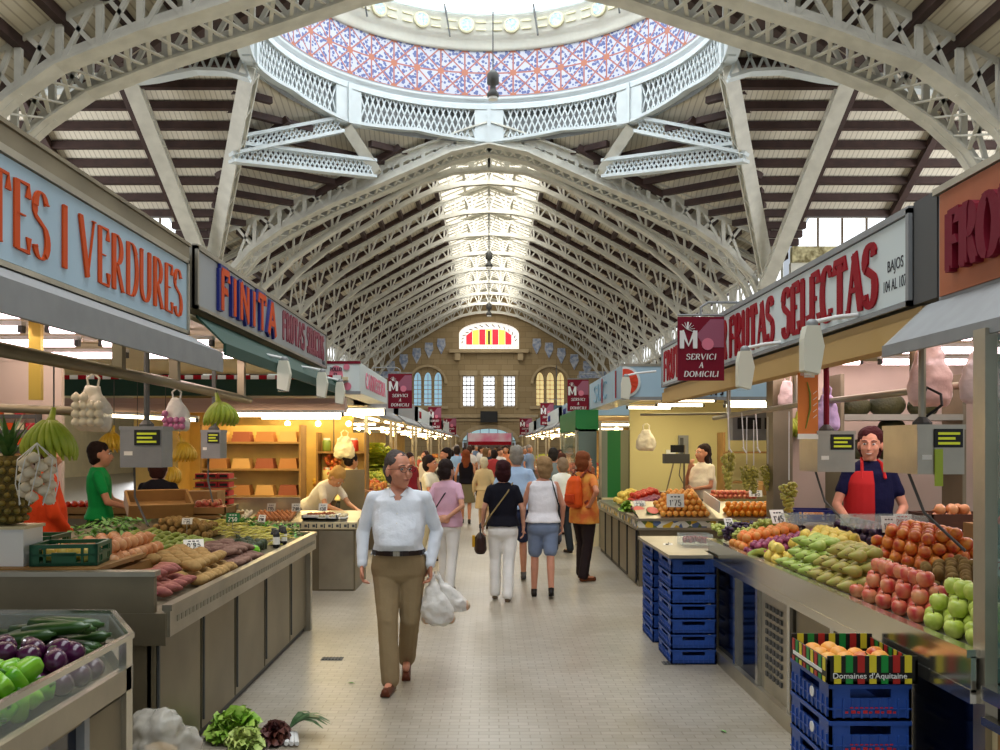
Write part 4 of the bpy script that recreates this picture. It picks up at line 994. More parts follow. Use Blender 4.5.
# ================================================================ LEFT: POTATO COUNTER
FX = -1.61
t = thing('market_counter', 'long stainless counter on the left heaped with potatoes and onions', 'counter', (FX,4.5,0)); 
def bL(x, y): return .855+.17*(-1.65-x)
cb_ = MB(); cb_.add([(-.04,.03,.855),(-.04,3.78,.855),(-1.35,3.78,1.075),(-1.35,.03,1.075)], [(0,1,2,3)]); cb_.add([(-.04,.03,.82),(-.04,3.78,.82),(-1.35,3.78,1.04),(-1.35,.03,1.04)], [(0,1,2,3)]); cb_.build('produce_bed', 'steeld', t)
r_ = MB(); r_.bar((0,0,.885),(0,3.8,.885),.05,.03); r_.bar((0,0,.81),(0,3.8,.815),.03,.14); r_.bar((0,3.8,.885),(-1.4,3.8,.885),.04,.03)
r_.build('front_rim', 'steel', t)
rp = MB()
for k in range(60): y = .1+k*.061; rp.bb(.013,.018,y,y+.035,.80,.83)
rp.build('rim_ornament', mat('rim_relief', (150,146,128), .5, .6), t)
MB().bb(-1.5,-.06,.0,.04,.0,.80).bb(-1.5,-.0,-.02,.02,.70,.86).build('near_end_panel', 'steeld', t)
MB().yz([(0,.84),(.02,.84),(.02,1.0),(0,1.0)],-1.6,-.07).build('board_side', 'wood', t)
MB().bb(-1.62,-.05,-.03,.05,1.045,1.07).build('board_cap', 'steel', t); MB().bb(-1.6,-.06,-.015,.025,.86,1.05).build('end_board', 'steeld', t)
cuts = [0,.72,1.42,2.2,3.05,3.74]
for a, b in zip(cuts, cuts[1:]):
    p_ = MB().bb(-.08,-.06,a+.015,b-.015,.05,.73).build('door_panel', 'steeld', t); MB().bb(-.062,-.05,a+.03,a+.045,.1,.7).build('door_edge', 'greyd', p_)
MB().bb(-.1,-.08,0,3.8,0,.76).build('carcass', 'greyd', t); MB().bb(-.09,-.02,3.72,3.8,0,.76).build('corner_post', 'steel', t)
MB().bb(-.07,-.065,2.35,2.7,.5,.68).build('vent_grille', 'greyd', t)
MB().bb(-1.4,-.08,3.76,3.79,0,.8).build('far_end_panel', 'steeld', t)
MB().bb(-1.42,-1.38,0,3.8,0,1.07).build('back_panel', 'steeld', t)
G = 'on the left counter'
pile('ronion', -1.98, -1.66, 4.56, 4.78, bL, 'red onion at the near corner of the left counter', 'red onions '+G, 2)
pile('sweet', -1.98, -1.60, 4.78, 5.28, bL, 'pinkish sweet potato on the left counter', 'sweet potatoes '+G, 2, rz=.2, dx=.145, dy=.08)
pile('potato', -2.12, -1.61, 5.25, 5.95, bL, 'brown potato on the left counter', 'potatoes '+G, 2, rz=.3, dx=.12, dy=.085)
one('onion_box', MB().bb(-2.44,-1.99,4.83,5.62,.93,1.03).bb(-2.44,-2.42,4.83,5.62,1.03,1.07), 'wood', 'shallow wooden box raising the onions on the left counter', 'box')
pile('onion', -2.42, -2.0, 4.85, 5.6, lambda x,y: 1.03, 'copper-skinned onion heaped on the left counter', 'onions '+G, 2)
pile('yucca', -2.05, -1.61, 5.98, 6.6, bL, 'brown yucca root on the left counter', 'yucca roots '+G, 2, rz=.9, dx=.13, dy=.075)
pile('plantain', -2.6, -1.95, 5.95, 7.0, bL, 'green plantain in the heap on the left counter', 'plantains '+G, 2, rz=1.25, dx=.06, dy=.18)
pile('kiwi', -2.65, -2.15, 7.05, 7.5, bL, 'brown kiwi at the back of the left counter', 'kiwis '+G, 2)
pile('avocado', -2.0, -1.68, 6.7, 7.2, bL, 'dark avocado on the left counter', 'avocados '+G, 1)
for i in range(3): place('pepper', -1.75-.1*i, 6.62, bL(-1.75-.1*i,6)+.05, 'green pepper beside the avocados on the left counter', 'green peppers beside the avocados')
bm_ = MB()
for i in range(150):
    x = random.uniform(-2.4,-1.72); y = random.uniform(7.25,7.9); z = bL(x,y)+.02+random.random()*.06; a = .9+jit(.5); bm_.tube([(x-.07*cos(a),y-.07*sin(a),z),(x,y,z+.012),(x+.07*cos(a),y+.07*sin(a),z)], [.003,.008,.003], 5)
one('yellow_beans', bm_, pm('yellow_beans',(186,176,70),(206,196,100)), 'pale yellow runner beans in a heap on the left counter', 'beans', kind='stuff') if False else tag(bm_.build('yellow_beans', pm('yellow_beans',(186,176,70),(206,196,100))), 'pale yellow runner beans in a heap on the left counter', 'beans', None, 'stuff')
bm_ = MB()
for i in range(420):
    x = random.uniform(-2.4,-1.7); y = random.uniform(7.92,8.24); z = bL(x,y)+.01+random.random()*.09; a = random.random()*6.28; d = V((cos(a),sin(a),random.uniform(-.2,.7)))*.03; s_ = V((-sin(a),cos(a),jit(.3)))*.014; c = V((x,y,z)); bm_.add([c-d,c+s_,c+d,c-s_],[(0,1,2,3)])
pmt = pm('parsley_leaf',(60,120,30),(100,160,50))
tag(bm_.build('parsley', pmt), 'bushy green parsley at the far end of the left counter', 'parsley', None, 'stuff')
bm_ = MB()
for i in range(300):
    x = random.uniform(-2.85,-2.6); y = random.uniform(6.0,6.9); z = bL(x,y)+.01+random.random()*.1; a = random.random()*6.28; d = V((cos(a),sin(a),random.uniform(-.2,.7)))*.035; s_ = V((-sin(a),cos(a),jit(.3)))*.016; c = V((x,y,z)); bm_.add([c-d,c+s_,c+d,c-s_],[(0,1,2,3)])
tag(bm_.build('chard', pmt), 'leafy greens behind the plantains on the left counter', 'leafy greens', None, 'stuff')
# jars between avocados and beans
for i in range(4):
    t = thing('jar', 'small dark glass jar standing among the vegetables on the left counter', 'jar', (-1.72-.05*(i%2),7.28+.13*i,bL(-1.72,0)+.0), 0, 'jars on the left counter')
    MB().lathe([(.025,0),(.028,.02),(.028,.11),(.018,.13)],(0,0,0),10).build('glass_body', 'black', t, True); MB().lathe([(.029,.03),(.029,.09)],(0,0,0),10).build('jar_label', 'paper', t); MB().lathe([(.021,.125),(.021,.15)],(0,0,0),10).build('lid', 'greyd', t)
price(-1.95,5.95,1.1,'white price card slanting in the potatoes', .16,.09,.4,"0'95",'ink',-.7)
price(-2.35,7.0,1.12,'small white card above the kiwis on the left counter',.1,.06)
price(-2.15,7.55,1.03,'green and white card on the left counter beside the beans',.14,.1,0,"2'50",'paper',-.2,'green')
price(-2.0,7.9,1.0,'white card stuck in the yellow beans',.1,.08,-.5,"3'20")
# green crates with lemons, wooden box and stool on the near-left end
def crate(name, label, cat, x, y, z, sx, sy, sz, m, group=None, rz=0, slots=3, lean=0, parts=True):
    t = thing(name, label, cat, (x,y,z), rz, group); t.rotation_euler.x = lean
    w = .012
    MB().bb(0,sx,0,sy,0,.015).build('crate_floor', m, t)
    for nm, a in (('front',0),('back',1),('left',2),('right',3)):
        mb = MB(); L = sx if a < 2 else sy
        def bx(u0,u1,z0,z1,th=w):
            if a == 0: mb.bb(u0,u1,0,th,z0,z1)
            elif a == 1: mb.bb(u0,u1,sy-th,sy,z0,z1)
            elif a == 2: mb.bb(0,th,u0,u1,z0,z1)
            else: mb.bb(sx-th,sx,u0,u1,z0,z1)
        bx(0,L,0,sz*.16); bx(0,L,sz*.82,sz,w*1.6)
        bx(0,L*.14,sz*.16,sz*.82); bx(L*.86,L,sz*.16,sz*.82); bx(L*.32,L*.68,sz*.16,sz*.62)
        for u in (.22,.77): bx(L*u-.006,L*u+.006,sz*.16,sz*.82)
        bx(0,L,sz*.46,sz*.56,w*1.3)
        mb.build('crate_side', m, t)
    return t
crate('green_crate','tilted green plastic crate of lemons at the near end of the left counter','crate',-2.34,4.58,1.08,.33,.28,.11,'greenc',rz=.15,lean=-.0)
crate('green_crate','green plastic crate at the left edge, left of the tilted lemon crate','crate',-2.72,4.9,1.08,.33,.26,.12,'greenc',rz=.05)
for i in range(10): place('lemon', -2.28+.06*(i%4)+jit(.01), 4.67+.07*(i//4), 1.13, 'lemon in the green crate on the left counter', 'lemons in the green crate')
for i in range(4): place('lemon', -2.66+.06*i+jit(.01), 5.0+jit(.02), 1.13, 'lemon in the green crate nearest the left edge', 'lemons in the far left crate')
struct(MB().build('trim_40','black')) if False else None
one('support_board', MB().bb(-3.1,-1.98,4.53,5.2,1.055,1.078), 'wood', 'worn board under the green lemon crates on the left counter', 'board')
one('cardboard_box', MB().bb(-3.05,-2.78,4.95,5.2,1.08,1.34).bb(-3.07,-2.76,4.94,4.955,1.3,1.36), mat('cardboard_white',(206,204,190),.8), 'pale box behind the green crates by the left edge', 'box')
# boxes at the back middle: open carton on its side
t = thing('open_carton','open wooden fruit box tilted towards us behind the plantains','box',(-2.75,7.55,1.09),.5)
t.rotation_euler.x = .35
MB().bb(-.25,.25,0,.32,0,.02).build('box_floor','wood',t)
for b_ in ((-.25,.25,-.01,.01,0,.12),(-.25,.25,.31,.33,0,.12),(-.26,-.24,0,.32,0,.12),(.24,.26,0,.32,0,.12)): MB().bb(*b_).build('box_side','wood',t)

# plastic sack and floor vegetables in front of the potato counter
sk = MB(); cap(sk,(-1.60,4.28,.12),(-1.56,4.30,.34),.13,.1,12); cap(sk,(-1.47,4.32,.1),(-1.48,4.34,.26),.1,.08,12); cap(sk,(-1.66,4.34,.1),(-1.64,4.34,.34),.1,.09,12)
t = thing('plastic_sack','crumpled clear plastic sack of bread rolls on the floor beside the near left case','sack',(0,0,0)); 
o = rem(sk,'sack_film','clearfilm',t,.012,1,folds=.06)
for i in range(7): MB().sph((-1.62+.04*(i%4),4.24+.03*(i//2),.12+.06*(i%3)),(.07,.045,.04),10,7).build('bread_roll', pm('bread%d'%i,(196,164,120),(214,190,150),.8), t, True)
def lettuce_floor(x,y,label,m,R,seed):
    mb = MB(); leafball(mb,R,90,seed,.8); return one('lettuce',mb,m,label,'lettuce',None,(x,y,.02),smooth=True)
lettuce_floor(-1.47,5.2,'frilly green lettuce lying on the floor at the bottom of the picture',lf,.16,21)
lettuce_floor(-1.36,5.0,'pale heart of chicory lying on the floor beside the green lettuce',mat('chicory',(196,206,120),.5,col2=(160,190,90),vscale=10),.11,31)
lettuce_floor(-1.22,5.14,'dark red lettuce lying on the floor right of the green lettuce',mat('red_lettuce',(70,30,34),.5,col2=(104,60,46),vscale=10),.1,22)
lk = MB()
for i in range(9):
    a = -.5+i*.2; p0 = V((-1.16,5.22,.05)); d = V((cos(a),sin(a)*.6,.25+.05*(i%3)))*.24; s_ = V((-sin(a),cos(a),0))*.02; pts = []
    for q in range(5): f = q/4; c = p0+d*f+V((0,0,.05*sin(f*3)-.04*f*f)); pts += [c-s_*sin(.3+f*2.7), c+s_*sin(.3+f*2.7)]
    lk.add(pts, [(q*2,q*2+1,q*2+3,q*2+2) for q in range(4)])
t = thing('leek_bunch','bunch of leeks with dark strap leaves on the floor by the red lettuce','leeks',(0,0,0))
lk.build('leaves', pm('leek_leaf',(52,84,50),(90,116,80)), t); w_ = MB()
for i in range(3): w_.tube([(-1.16+.02*i,5.22,.03),(-1.14+.03*i,5.06,.02)],.013,7)
w_.build('white_stalks','white',t)

# ================================================================ LEFT: EGG COUNTER
t = thing('egg_counter','steel counter of eggs facing us across the left passage','counter',(-1.56,10.5,0))
MB().bb(-2.2,0,0,.9,.0,.72).build('body','steeld',t); MB().bb(-.42,-.02,-.02,0,.02,.7).build('front_panel','steel',t); MB().bb(-2.2,.03,-.03,.95,.72,.80).build('edge_band','cream',t)
ob = MB()
for k in range(24): x = -2.15+k*.092; ob.bb(x,x+.03,-.036,-.03,.745,.775); ob.bb(x+.04,x+.055,-.036,-.03,.735,.785)
ob.build('band_ornament','greyd',t); MB().add([(-2.2,-.0,.8),(0.02,-.0,.8),(0.02,.5,.9),(-2.2,.5,.9)],[(0,1,2,3)]).bb(-2.2,.02,.0,.5,.78,.8).build('display_slope','steel',t)
MB().bb(-2.2,-.75,.5,.53,.8,1.06).build('back_plate','steel',t)
egz = lambda x, y: .80+.2*(y-10.5)
pile('egg',-3.4,-3.12,10.52,10.9,egz,'brown egg on the left part of the egg counter','brown eggs left of the white ones',1,dx=.052,dy=.052,rot=False)
pile('wegg',-3.1,-2.8,10.52,10.9,egz,'white egg on the egg counter','white eggs on the egg counter',1,dx=.052,dy=.052,rot=False)
pile('egg',-2.78,-2.28,10.52,10.9,egz,'brown egg on the middle of the egg counter','brown eggs right of the white ones',1,dx=.052,dy=.052,rot=False)
t = thing('meat_tray','pale tray of small brown nuts on the egg counter','tray',(-2.2,10.55,.83)); MB().bb(0,.42,0,.3,0,.02).bb(0,.42,0,.015,0,.05).bb(0,.42,.29,.3,0,.05).bb(0,.015,0,.3,0,.05).bb(.405,.42,0,.3,0,.05).build('tray','white',t)
n_m = MB()
for i in range(70): n_m.sph((.05+random.random()*.32,.04+random.random()*.22,.035+random.random()*.02),.018,6,5)
tag(n_m.build('walnuts',pm('walnut',(168,92,56),(130,70,44),.7),loc=(-2.2,10.55,.83)),'reddish brown nuts filling the pale tray on the egg counter','nuts',None,'stuff')
for i in range(9): 
    t = thing('quail_egg_box','small clear box of pale eggs at the right end of the egg counter','box',(-1.72+.0-.09*(i%3)*1.3-.0,10.56+.1*(i//3),.84),0,'small egg boxes'); MB().bb(-.045,.045,-.04,.04,0,.012).build('box_base','white',t); e=MB()
    for q in range(4): e.sph((-.02+.04*(q%2),-.018+.036*(q//2),.028),.018,8,6)
    e.build('eggs','cream',t,True)
for i,(x,lab) in enumerate(((-3.1,'white price card over the white eggs'),(-2.6,'white price card in the middle of the brown eggs'),(-2.3,'slanted white price card right of the brown eggs'),(-1.98,'white price card on the nut tray'))): price(x,10.72,.86,lab,.13,.12,jit(.2),("1'30","1'95","2'40","4'50")[i])
# egg rack with curved glass (left of the egg counter)
t = thing('berry_rack','tall stack of red punnets beside the hanging scale on the left','rack',(-3.42,10.4,.98))
for r in range(4):
    MB().bb(0,.42,0,.3,.02+.1*r,.03+.1*r).build('shelf','steeld',t)
    for q in range(3): pn = MB().bb(.015+.135*q,.135+.135*q,.02,.24,.03+.1*r,.09+.1*r).build('punnet','redink',t); MB().bb(.03+.135*q,.12+.135*q,.015,.02,.045+.1*r,.075+.1*r).build('berries','black',pn)
MB().bb(-.02,.44,-.03,.32,-.03,.02).build('base','steel',t)

# ================================================================ RIGHT: FRUIT COUNTER
t = thing('fruit_counter','long stainless fruit counter on the right heaped with apples and pears','counter',(1.75,3.25,0))
bR = lambda x, y: .925+.2*(x-1.8)
r_ = MB(); r_.bar((0,0,.945),(0,3.9,.945),.05,.03); r_.bar((.0,0,.87),(.0,3.9,.87),.02,.13); r_.bar((.012,0,.79),(.012,3.9,.79),.05,.05); r_.build('front_rim','chrome',t)
m_ = MB(); m_.add([(.03,.0,.92),(.03,3.85,.92),(.88,3.85,1.09),(.88,.0,1.09)],[(0,1,2,3)]); m_.add([(.03,.0,.88),(.03,3.85,.88),(.88,3.85,1.05),(.88,.0,1.05)],[(0,1,2,3)]); m_.build('produce_bed','steel',t)
MB().bb(.12,.15,0,3.9,0,.78).build('carcass','greyd',t); MB().bb(.02,.14,0,3.9,0,.1).build('plinth','steel',t)
MB().bb(.86,.89,0,3.9,0,1.08).build('back_panel','steeld',t); MB().bb(.05,.88,3.86,3.9,0,.9).build('far_end_panel','steeld',t)
def dr(a,b,m,x=.06): return MB().bb(x,x+.03,a,b,.1,.76).build('door',m,t)
dr(3.3,3.85,'darkglass'); dr(2.75,3.27,'darkglass'); d_ = dr(2.2,2.72,'steel'); 
gr = MB()
for i in range(5):
    for k in range(9): gr.bb(.05,.06,2.3+i*.07,2.34+i*.07,.2+k*.055,.23+k*.055)
gr.build('vent_slots','greyd',d_)
dr(1.45,2.05,'steeld'); dr(.75,1.42,'steeld'); dr(.05,.7,'darkglass')
for y in (3.27,2.72,2.08,1.4,.71,.0): MB().bb(.03,.08,y-.0,y+.05,.05,.78).build('door_post','chrome',t)
MB().bb(.03,.05,1.38,1.44,.45,.72).build('latch','black',t)
R_ = 'on the right counter'
pile('gapple',1.8,2.06,3.36,3.84,bR,'shiny green apple at the near end of the right counter','green apples '+R_,3,rot='flat',dx=.08,dy=.08,sc=1.05)
pile('rapple',1.8,2.1,3.84,4.55,bR,'pinkish red apple beside the green apples','red apples '+R_,3,rot='flat')
pile('kiwi',2.1,2.45,3.5,4.6,bR,'brown kiwi behind the red apples on the right counter','kiwis '+R_,2)
pile('pear',1.8,2.15,4.58,5.15,bR,'russet pear on the right counter','russet pears '+R_,3,rz=2.8,dx=.085,dy=.07)
pile('gpear',1.8,2.2,5.15,5.7,bR,'green pear along the middle of the right counter','green pears '+R_,3,rz=2.8,dx=.085,dy=.07)
pile('lemon',2.0,2.36,5.4,6.12,lambda x,y:bR(x,y)+.03,'yellow lemon on the right counter','lemons '+R_,2)
pile('lemon',1.8,2.0,5.72,6.05,bR,'yellow lemon on the right counter','lemons '+R_,2)
pile('peach',2.2,2.6,4.62,5.35,lambda x,y:bR(x,y)+.03,'red and yellow nectarine at the back of the right counter','nectarines '+R_,3)
for i in range(3): place('plantain',1.82+.05*i,6.12+.05*i,bR(1.85,6)+.04,'green banana lying by the plums on the right counter','green bananas by the plums','flat',rz=.5)
pile('plum',1.8,2.4,6.15,6.45,bR,'purple plum on the right counter','plums '+R_,2)
pile('apricot',1.8,2.3,6.45,6.8,bR,'golden apricot on the right counter','apricots '+R_,2)
pile('dplum',2.38,2.62,5.65,6.4,lambda x,y:bR(x,y)+.02,'dark plum at the back of the right counter','dark plums '+R_,2)
random.seed(11)
gm = [meshof(lambda m: grapem(m,60,.16,.016,.07),'grapes',[pm('green_grape',(160,170,70),(186,190,104),.3),Mst]), meshof(lambda m: grapem(m,60,.16,.016,.07),'dark_grapes',[pm('black_grape',(40,26,50),(70,46,72),.35),Mst])]
for i in range(14):
    x = 1.88+.16*(i%4)+jit(.02); y = 6.86+.1*(i//4); k = (i*7//3)%2
    o = bpy.data.objects.new('grape_bunch', gm[k]); COL.objects.link(o); o.location = (x,y,bR(x,y)+.07); o.rotation_euler = (pi/2+.2,0,random.random()*3-1.5); tag(o, ('green','dark')[k]+' grapes lying at the far end of the right counter','grapes',('green','dark')[k]+' grape bunches '+R_)
price(2.25,3.95,1.2,'red-lettered price card in the kiwis on the right counter',.17,.1,-.2,"2'95",'redink',-.5)
price(2.45,5.5,1.3,'white price card between the lemons and dark plums',.11,.13,-.1,"1'90",'ink',-.3)
price(2.58,5.62,1.33,'pink price card by the dark plums on the right counter',.13,.1,-.5,"2'50",'redink',-.3)
price(2.18,6.75,1.12,'white price card standing behind the apricots',.14,.14,.2,"1'45",'ink',-.5)
price(1.9,7.1,1.08,'white price card in the dark grapes',.1,.09,.4,"3'50",'ink',-.4)
# trays held behind (clear trays) and blue crate of onions
def tray(x,y,z,label,sx=.42,sy=.28):
    t = thing('clear_tray',label,'tray',(x,y,z)); MB().bb(0,sx,0,sy,0,.01).build('tray_floor','glass',t); MB().bb(0,sx,0,.008,0,.07).build('tray_side','glass',t); MB().bb(0,sx,sy-.008,sy,0,.07).build('tray_side','glass',t); MB().bb(0,.008,0,sy,0,.07).build('tray_side','glass',t); MB().bb(sx-.008,sx,0,sy,0,.07).build('tray_side','glass',t)
    MB().bar((-.01,0,.075),(sx+.01,0,.075),.015,.012).build('tray_rim','glass',t); return t
tray(2.2,6.5,1.12,'clear plastic tray in front of the smiling vendor'); tray(2.2,5.36,1.2,'clear plastic tray below the right-hand scale')
crate('blue_crate','small blue crate of pale fruit behind the apricots','crate',2.3,6.8,1.12,.3,.26,.09,'navy',rz=-.2)
for i in range(9): place('porange',2.38+.07*(i%3),6.86+.06*(i//3),1.165,'pale fruit in the small blue crate','pale fruit in the blue crate',sc=.8)
# fruit box of the farm and the blue crates under it
def bigcrate(x,y,z,label,group=None,sx=.33,sy=.46,sz=.145,rz=0):
    t = thing('blue_crate',label,'crate',(x,y,z),rz,group)
    MB().bb(0,sx,0,sy,.0,.012).build('crate_floor','bluec',t)
    for a in range(4):
        mb = MB(); L = sx if a < 2 else sy
        def bx(u0,u1,z0,z1,th=.012,off=0):
            if a == 0: mb.bb(u0,u1,-off,th,z0,z1)
            elif a == 1: mb.bb(u0,u1,sy-th,sy,z0,z1)
            elif a == 2: mb.bb(-off,th,u0,u1,z0,z1)
            else: mb.bb(sx-th,sx,u0,u1,z0,z1)
        bx(0,L,0,sz*.62); bx(0,L,sz*.88,sz,.012,.004); bx(0,L*.25,sz*.62,sz*.9); bx(L*.75,L,sz*.62,sz*.9)
        for k in range(9): u = L*(k+.5)/9; bx(u-.004,u+.004,.01,sz*.6,.012,.006)
        bx(0,L,sz*.3,sz*.34,.012,.005)
        mb.build('crate_side','bluec',t)
    return t
names = ['topmost','second','third','fourth','lowest']
for k in range(5):
    c = bigcrate(1.37,3.62,.0+.148*k,'blue plastic crate under the striped fruit box, %s of its stack' % names[4-k])
    lg = MB(); lg.lathe([(.001,0),(.022,0),(.022,.004),(.001,.004)],(0,0,0),14,Matrix.Translation((-.012,.16,.075)) @ Matrix.Rotation(-pi/2,4,'Y')); lg.build('white_emblem','white',c)
    wr = MB()
    for i in range(9): wr.bb(.06+i*.024,.072+i*.024+.006*(i%2),-.0075,-.006,.03,.038+.004*(i%2)); wr.bb(.08+i*.02,.092+i*.02,-.0075,-.006,.05,.055)
    wr.build('red_marking','redink',c)
t = thing('fruit_box','striped black, red, green and yellow cardboard fruit box on the near blue crates','fruit box',(1.355,3.6,.745))
bk = mat('box_black',(20,20,16),.5); yl = mat('box_yellow',(222,204,50),.5); gnn = mat('box_green',(20,140,60),.5); rdd = mat('box_red',(178,40,34),.5)
sx, sy, sz = .36,.44,.11
MB().bb(0,sx,0,sy,0,.01).build('box_floor',bk,t)
for nm, bb_, hor in (('box_side',(0,sx,0,.01,0,sz),'x0'),('box_side',(0,sx,sy-.01,sy,0,sz),'x1'),('box_side',(0,.01,0,sy,0,sz*.85),'y0'),('box_side',(sx-.01,sx,0,sy,0,sz*.85),'y1')):
    sd_ = MB().bb(*bb_).build(nm,bk,t)
    L = sx if hor[0]=='x' else sy; n = 7 if hor[0]=='x' else 9
    for ci, cmn in enumerate((yl,gnn,rdd)):
        mb = MB()
        for k in range(n):
            if k % 3 != ci: continue
            u0 = .025+k*(L-.03)/n; u1 = u0+.028
            for z0, z1 in ((.0,.02),(.045,sz+.002 if hor[0]=='x' else sz*.87)):
                if hor == 'x0': mb.bb(u0,u1,-.002,.0,z0,z1); mb.bb(u0,u1,.01,.012,z0,z1)
                elif hor == 'x1': mb.bb(u0,u1,sy-.012,sy-.01,z0,z1)
                elif hor == 'y0': mb.bb(-.002,0,u0,u1,z0,z1)
                else: mb.bb(sx-.012,sx-.01,u0,u1,z0,z1)
        mb.build('stripes',cmn,sd_)
def textobj(s, size, name, mt, parent, mtx, ext=.001, sx=1):
    c = bpy.data.curves.new('t','FONT'); c.body = s; c.size = size; c.extrude = ext; c.resolution_u = 3
    if sx != 1: c.offset = .0
    o = bpy.data.objects.new('t', c); COL.objects.link(o); me = from_eval(o); bpy.data.objects.remove(o); me.name = name
    me.transform(mtx @ Matrix.Diagonal((sx,1,1,1))); me.materials.clear(); me.materials.append(M[mt] if isinstance(mt,str) else mt)
    o = bpy.data.objects.new(name, me); COL.objects.link(o)
    if parent: o.parent = parent
    return o
fc = lambda x,y,z: Matrix.Translation((x,y,z)) @ Matrix.Rotation(pi/2,4,'X')
textobj("Domaines d'Aquitaine", .031, 'lettering', 'white', t, fc(.018,-.004,.022), .0015, 1.08)
MB().bb(-.004,-.001,.06,.4,.03,.045).build('side_lettering','white',t)
for i in range(14):
    x = 1.41+.075*(i%4)+jit(.01); y = 3.66+.085*(i//4); place('peach' if i % 5 == 1 else ('gpear' if i == 2 else 'porange'), x, y, .80+jit(.005), 'large peach in the striped fruit box' if True else '', 'peaches in the striped fruit box', sc=1.15 if i != 2 else .9)
# tall stacks of flat blue crates with a board on top
order = ['bottom','second','third','fourth','fifth','sixth','top']
for st,(x0,y0,nm) in enumerate(((1.41,6.97,'nearer'),(1.41,7.75,'farther'))):
    for k in range(7): bigcrate(x0,y0,.117*k,'flat blue crate in the %s tall stack, %s of seven from the floor' % (nm,order[k]),None,.35,.5,.113)
one('metal_board', MB().xy([(1.38,6.9),(1.72,6.9),(1.72,7.2),(1.98,7.2),(1.98,8.35),(1.38,8.35)],.83,.855), 'steel','metal board laid across the tall blue crate stacks','board')
t = thing('punnet','clear punnet of cherries on the metal board','punnet',(1.62,7.55,.857)); MB().bb(0,.26,0,.2,0,.01).bb(0,.26,0,.006,0,.09).bb(0,.26,.194,.2,0,.09).bb(0,.006,0,.2,0,.09).bb(.254,.26,0,.2,0,.09).build('tub','glass',t)
ch_ = MB()
for i in range(80): ch_.sph((.03+random.random()*.2,.03+random.random()*.14,.02+random.random()*.04),.013,6,5)
tag(ch_.build('cherries',pm('cherry',(110,24,30),(150,40,40),.3),loc=(1.62,7.55,.857)),'dark red cherries inside the clear punnet','cherries',None,'stuff')
mb = MB(); leafball(mb,.09,40,9,.3); one('white_flower_head',mb,mat('cauli',(210,206,160),.6,col2=(170,180,110),vscale=12),'pale leafy endive on the metal board next to the cherries','endive',None,(1.86,7.3,.86),smooth=True)
price(1.52,7.62,.80,'small white card lying on the metal board',.1,.04,0,"5'",'ink',-1.2)

# ================================================================ RIGHT: FARTHER ORANGE COUNTER
t = thing('orange_counter','counter with a fruit-painted tile band where the oranges are sold','counter',(1.8,10.8,0))
MB().bb(0,2.4,0,.9,.0,.68).build('body','steeld',t); MB().bb(-.03,2.4,-.04,.9,.68,.71).bb(-.03,2.4,-.04,.9,.79,.82).build('edge','steel',t)
m, N, L, b = node_mat('painted_tiles',.3); tc = N.new('ShaderNodeTexCoord'); ck = N.new('ShaderNodeTexVoronoi'); ck.inputs['Scale'].default_value = 13; L.new(tc.outputs['Object'], ck.inputs['Vector'])
cr = N.new('ShaderNodeValToRGB'); cr.color_ramp.interpolation = 'CONSTANT'; el = cr.color_ramp.elements; el[0].color = lin(232,228,214); el[1].position = .35; el[1].color = lin(222,180,50); e3 = el.new(.6); e3.color = lin(96,112,60); e4 = el.new(.8); e4.color = lin(90,110,150)
sp = N.new('ShaderNodeSeparateColor'); L.new(ck.outputs['Color'], sp.inputs[0]); L.new(sp.outputs[0], cr.inputs['Fac']); L.new(cr.outputs['Color'], b.inputs['Base Color']); M['ptile'] = m
MB().bb(-.01,2.4,-.02,.0,.71,.79).bb(-.02,0,0,3.7,.71,.79).build('tile_band','ptile',t)
MB().bb(0,.05,.9,3.7,0,.68).build('side_carcass','greyd',t); MB().bb(-.04,.9,.9,3.7,.79,.82).bb(-.04,.9,.9,3.7,.68,.71).build('side_top','steel',t)
for k in range(5): d_ = MB().bb(-.02,0,.1+k*.72,.74+k*.72,.06,.66).build('door','steeld',t); MB().bb(-.03,-.015,.05+k*.72,.1+k*.72,.04,.68).build('door_frame','black',d_)
MB().add([(0,.0,.82),(2.4,.0,.82),(2.4,.7,.98),(0,.7,.98)],[(0,1,2,3)]).build('display_slope','steel',t)
zo = lambda x,y: .82+.22*(y-10.8)
pile('porange',2.06,2.72,10.82,11.4,zo,'pale orange apricot heaped on the orange counter','pale apricots on the orange counter',4)
pile('orange',2.86,3.5,10.82,11.2,zo,'bright orange on the orange counter','oranges on the orange counter',2)
pile('orange',3.5,4.1,10.82,11.1,zo,'bright orange on the orange counter','oranges on the orange counter',1)
pile('rapple',2.9,3.5,11.6,12.0,lambda x,y:1.0,'small reddish fruit in the rear box on the orange counter','reddish fruit behind the oranges',2,sc=.8)
one('fruit_divider', MB().bar((2.78,10.85,.95),(2.72,11.4,1.05),.012,.14),'white','white divider board between the apricots and the oranges','divider')
price(2.25,10.86,.9,'large white hand-lettered price sign in front of the apricots',.26,.2,-.05,"1'75",'ink',-.1)
price(1.9,11.3,.88,'white price card on the side part of the orange counter',.2,.1,.3,"2'20",'ink',-.6)
price(3.35,11.3,1.0,'white price card behind the bright oranges',.2,.12,-.2,"1'50",'ink',-.6)
for key,x0,x1,y0,y1,lab,g_ in (('tomato',1.95,2.4,12.2,12.9,'red fruit heaped on the side of the orange counter','red fruit on the side counter'),('lemon',1.85,2.2,12.9,13.5,'yellow fruit at the far side of the orange counter','yellow fruit on the side counter'),('plum',1.85,2.3,11.5,12.1,'plum on the side of the orange counter','plums on the side counter')):
    pile(key,x0,x1,y0,y1,lambda x,y:.82+.3*(x-1.8),lab,g_,2,sc=1.15)
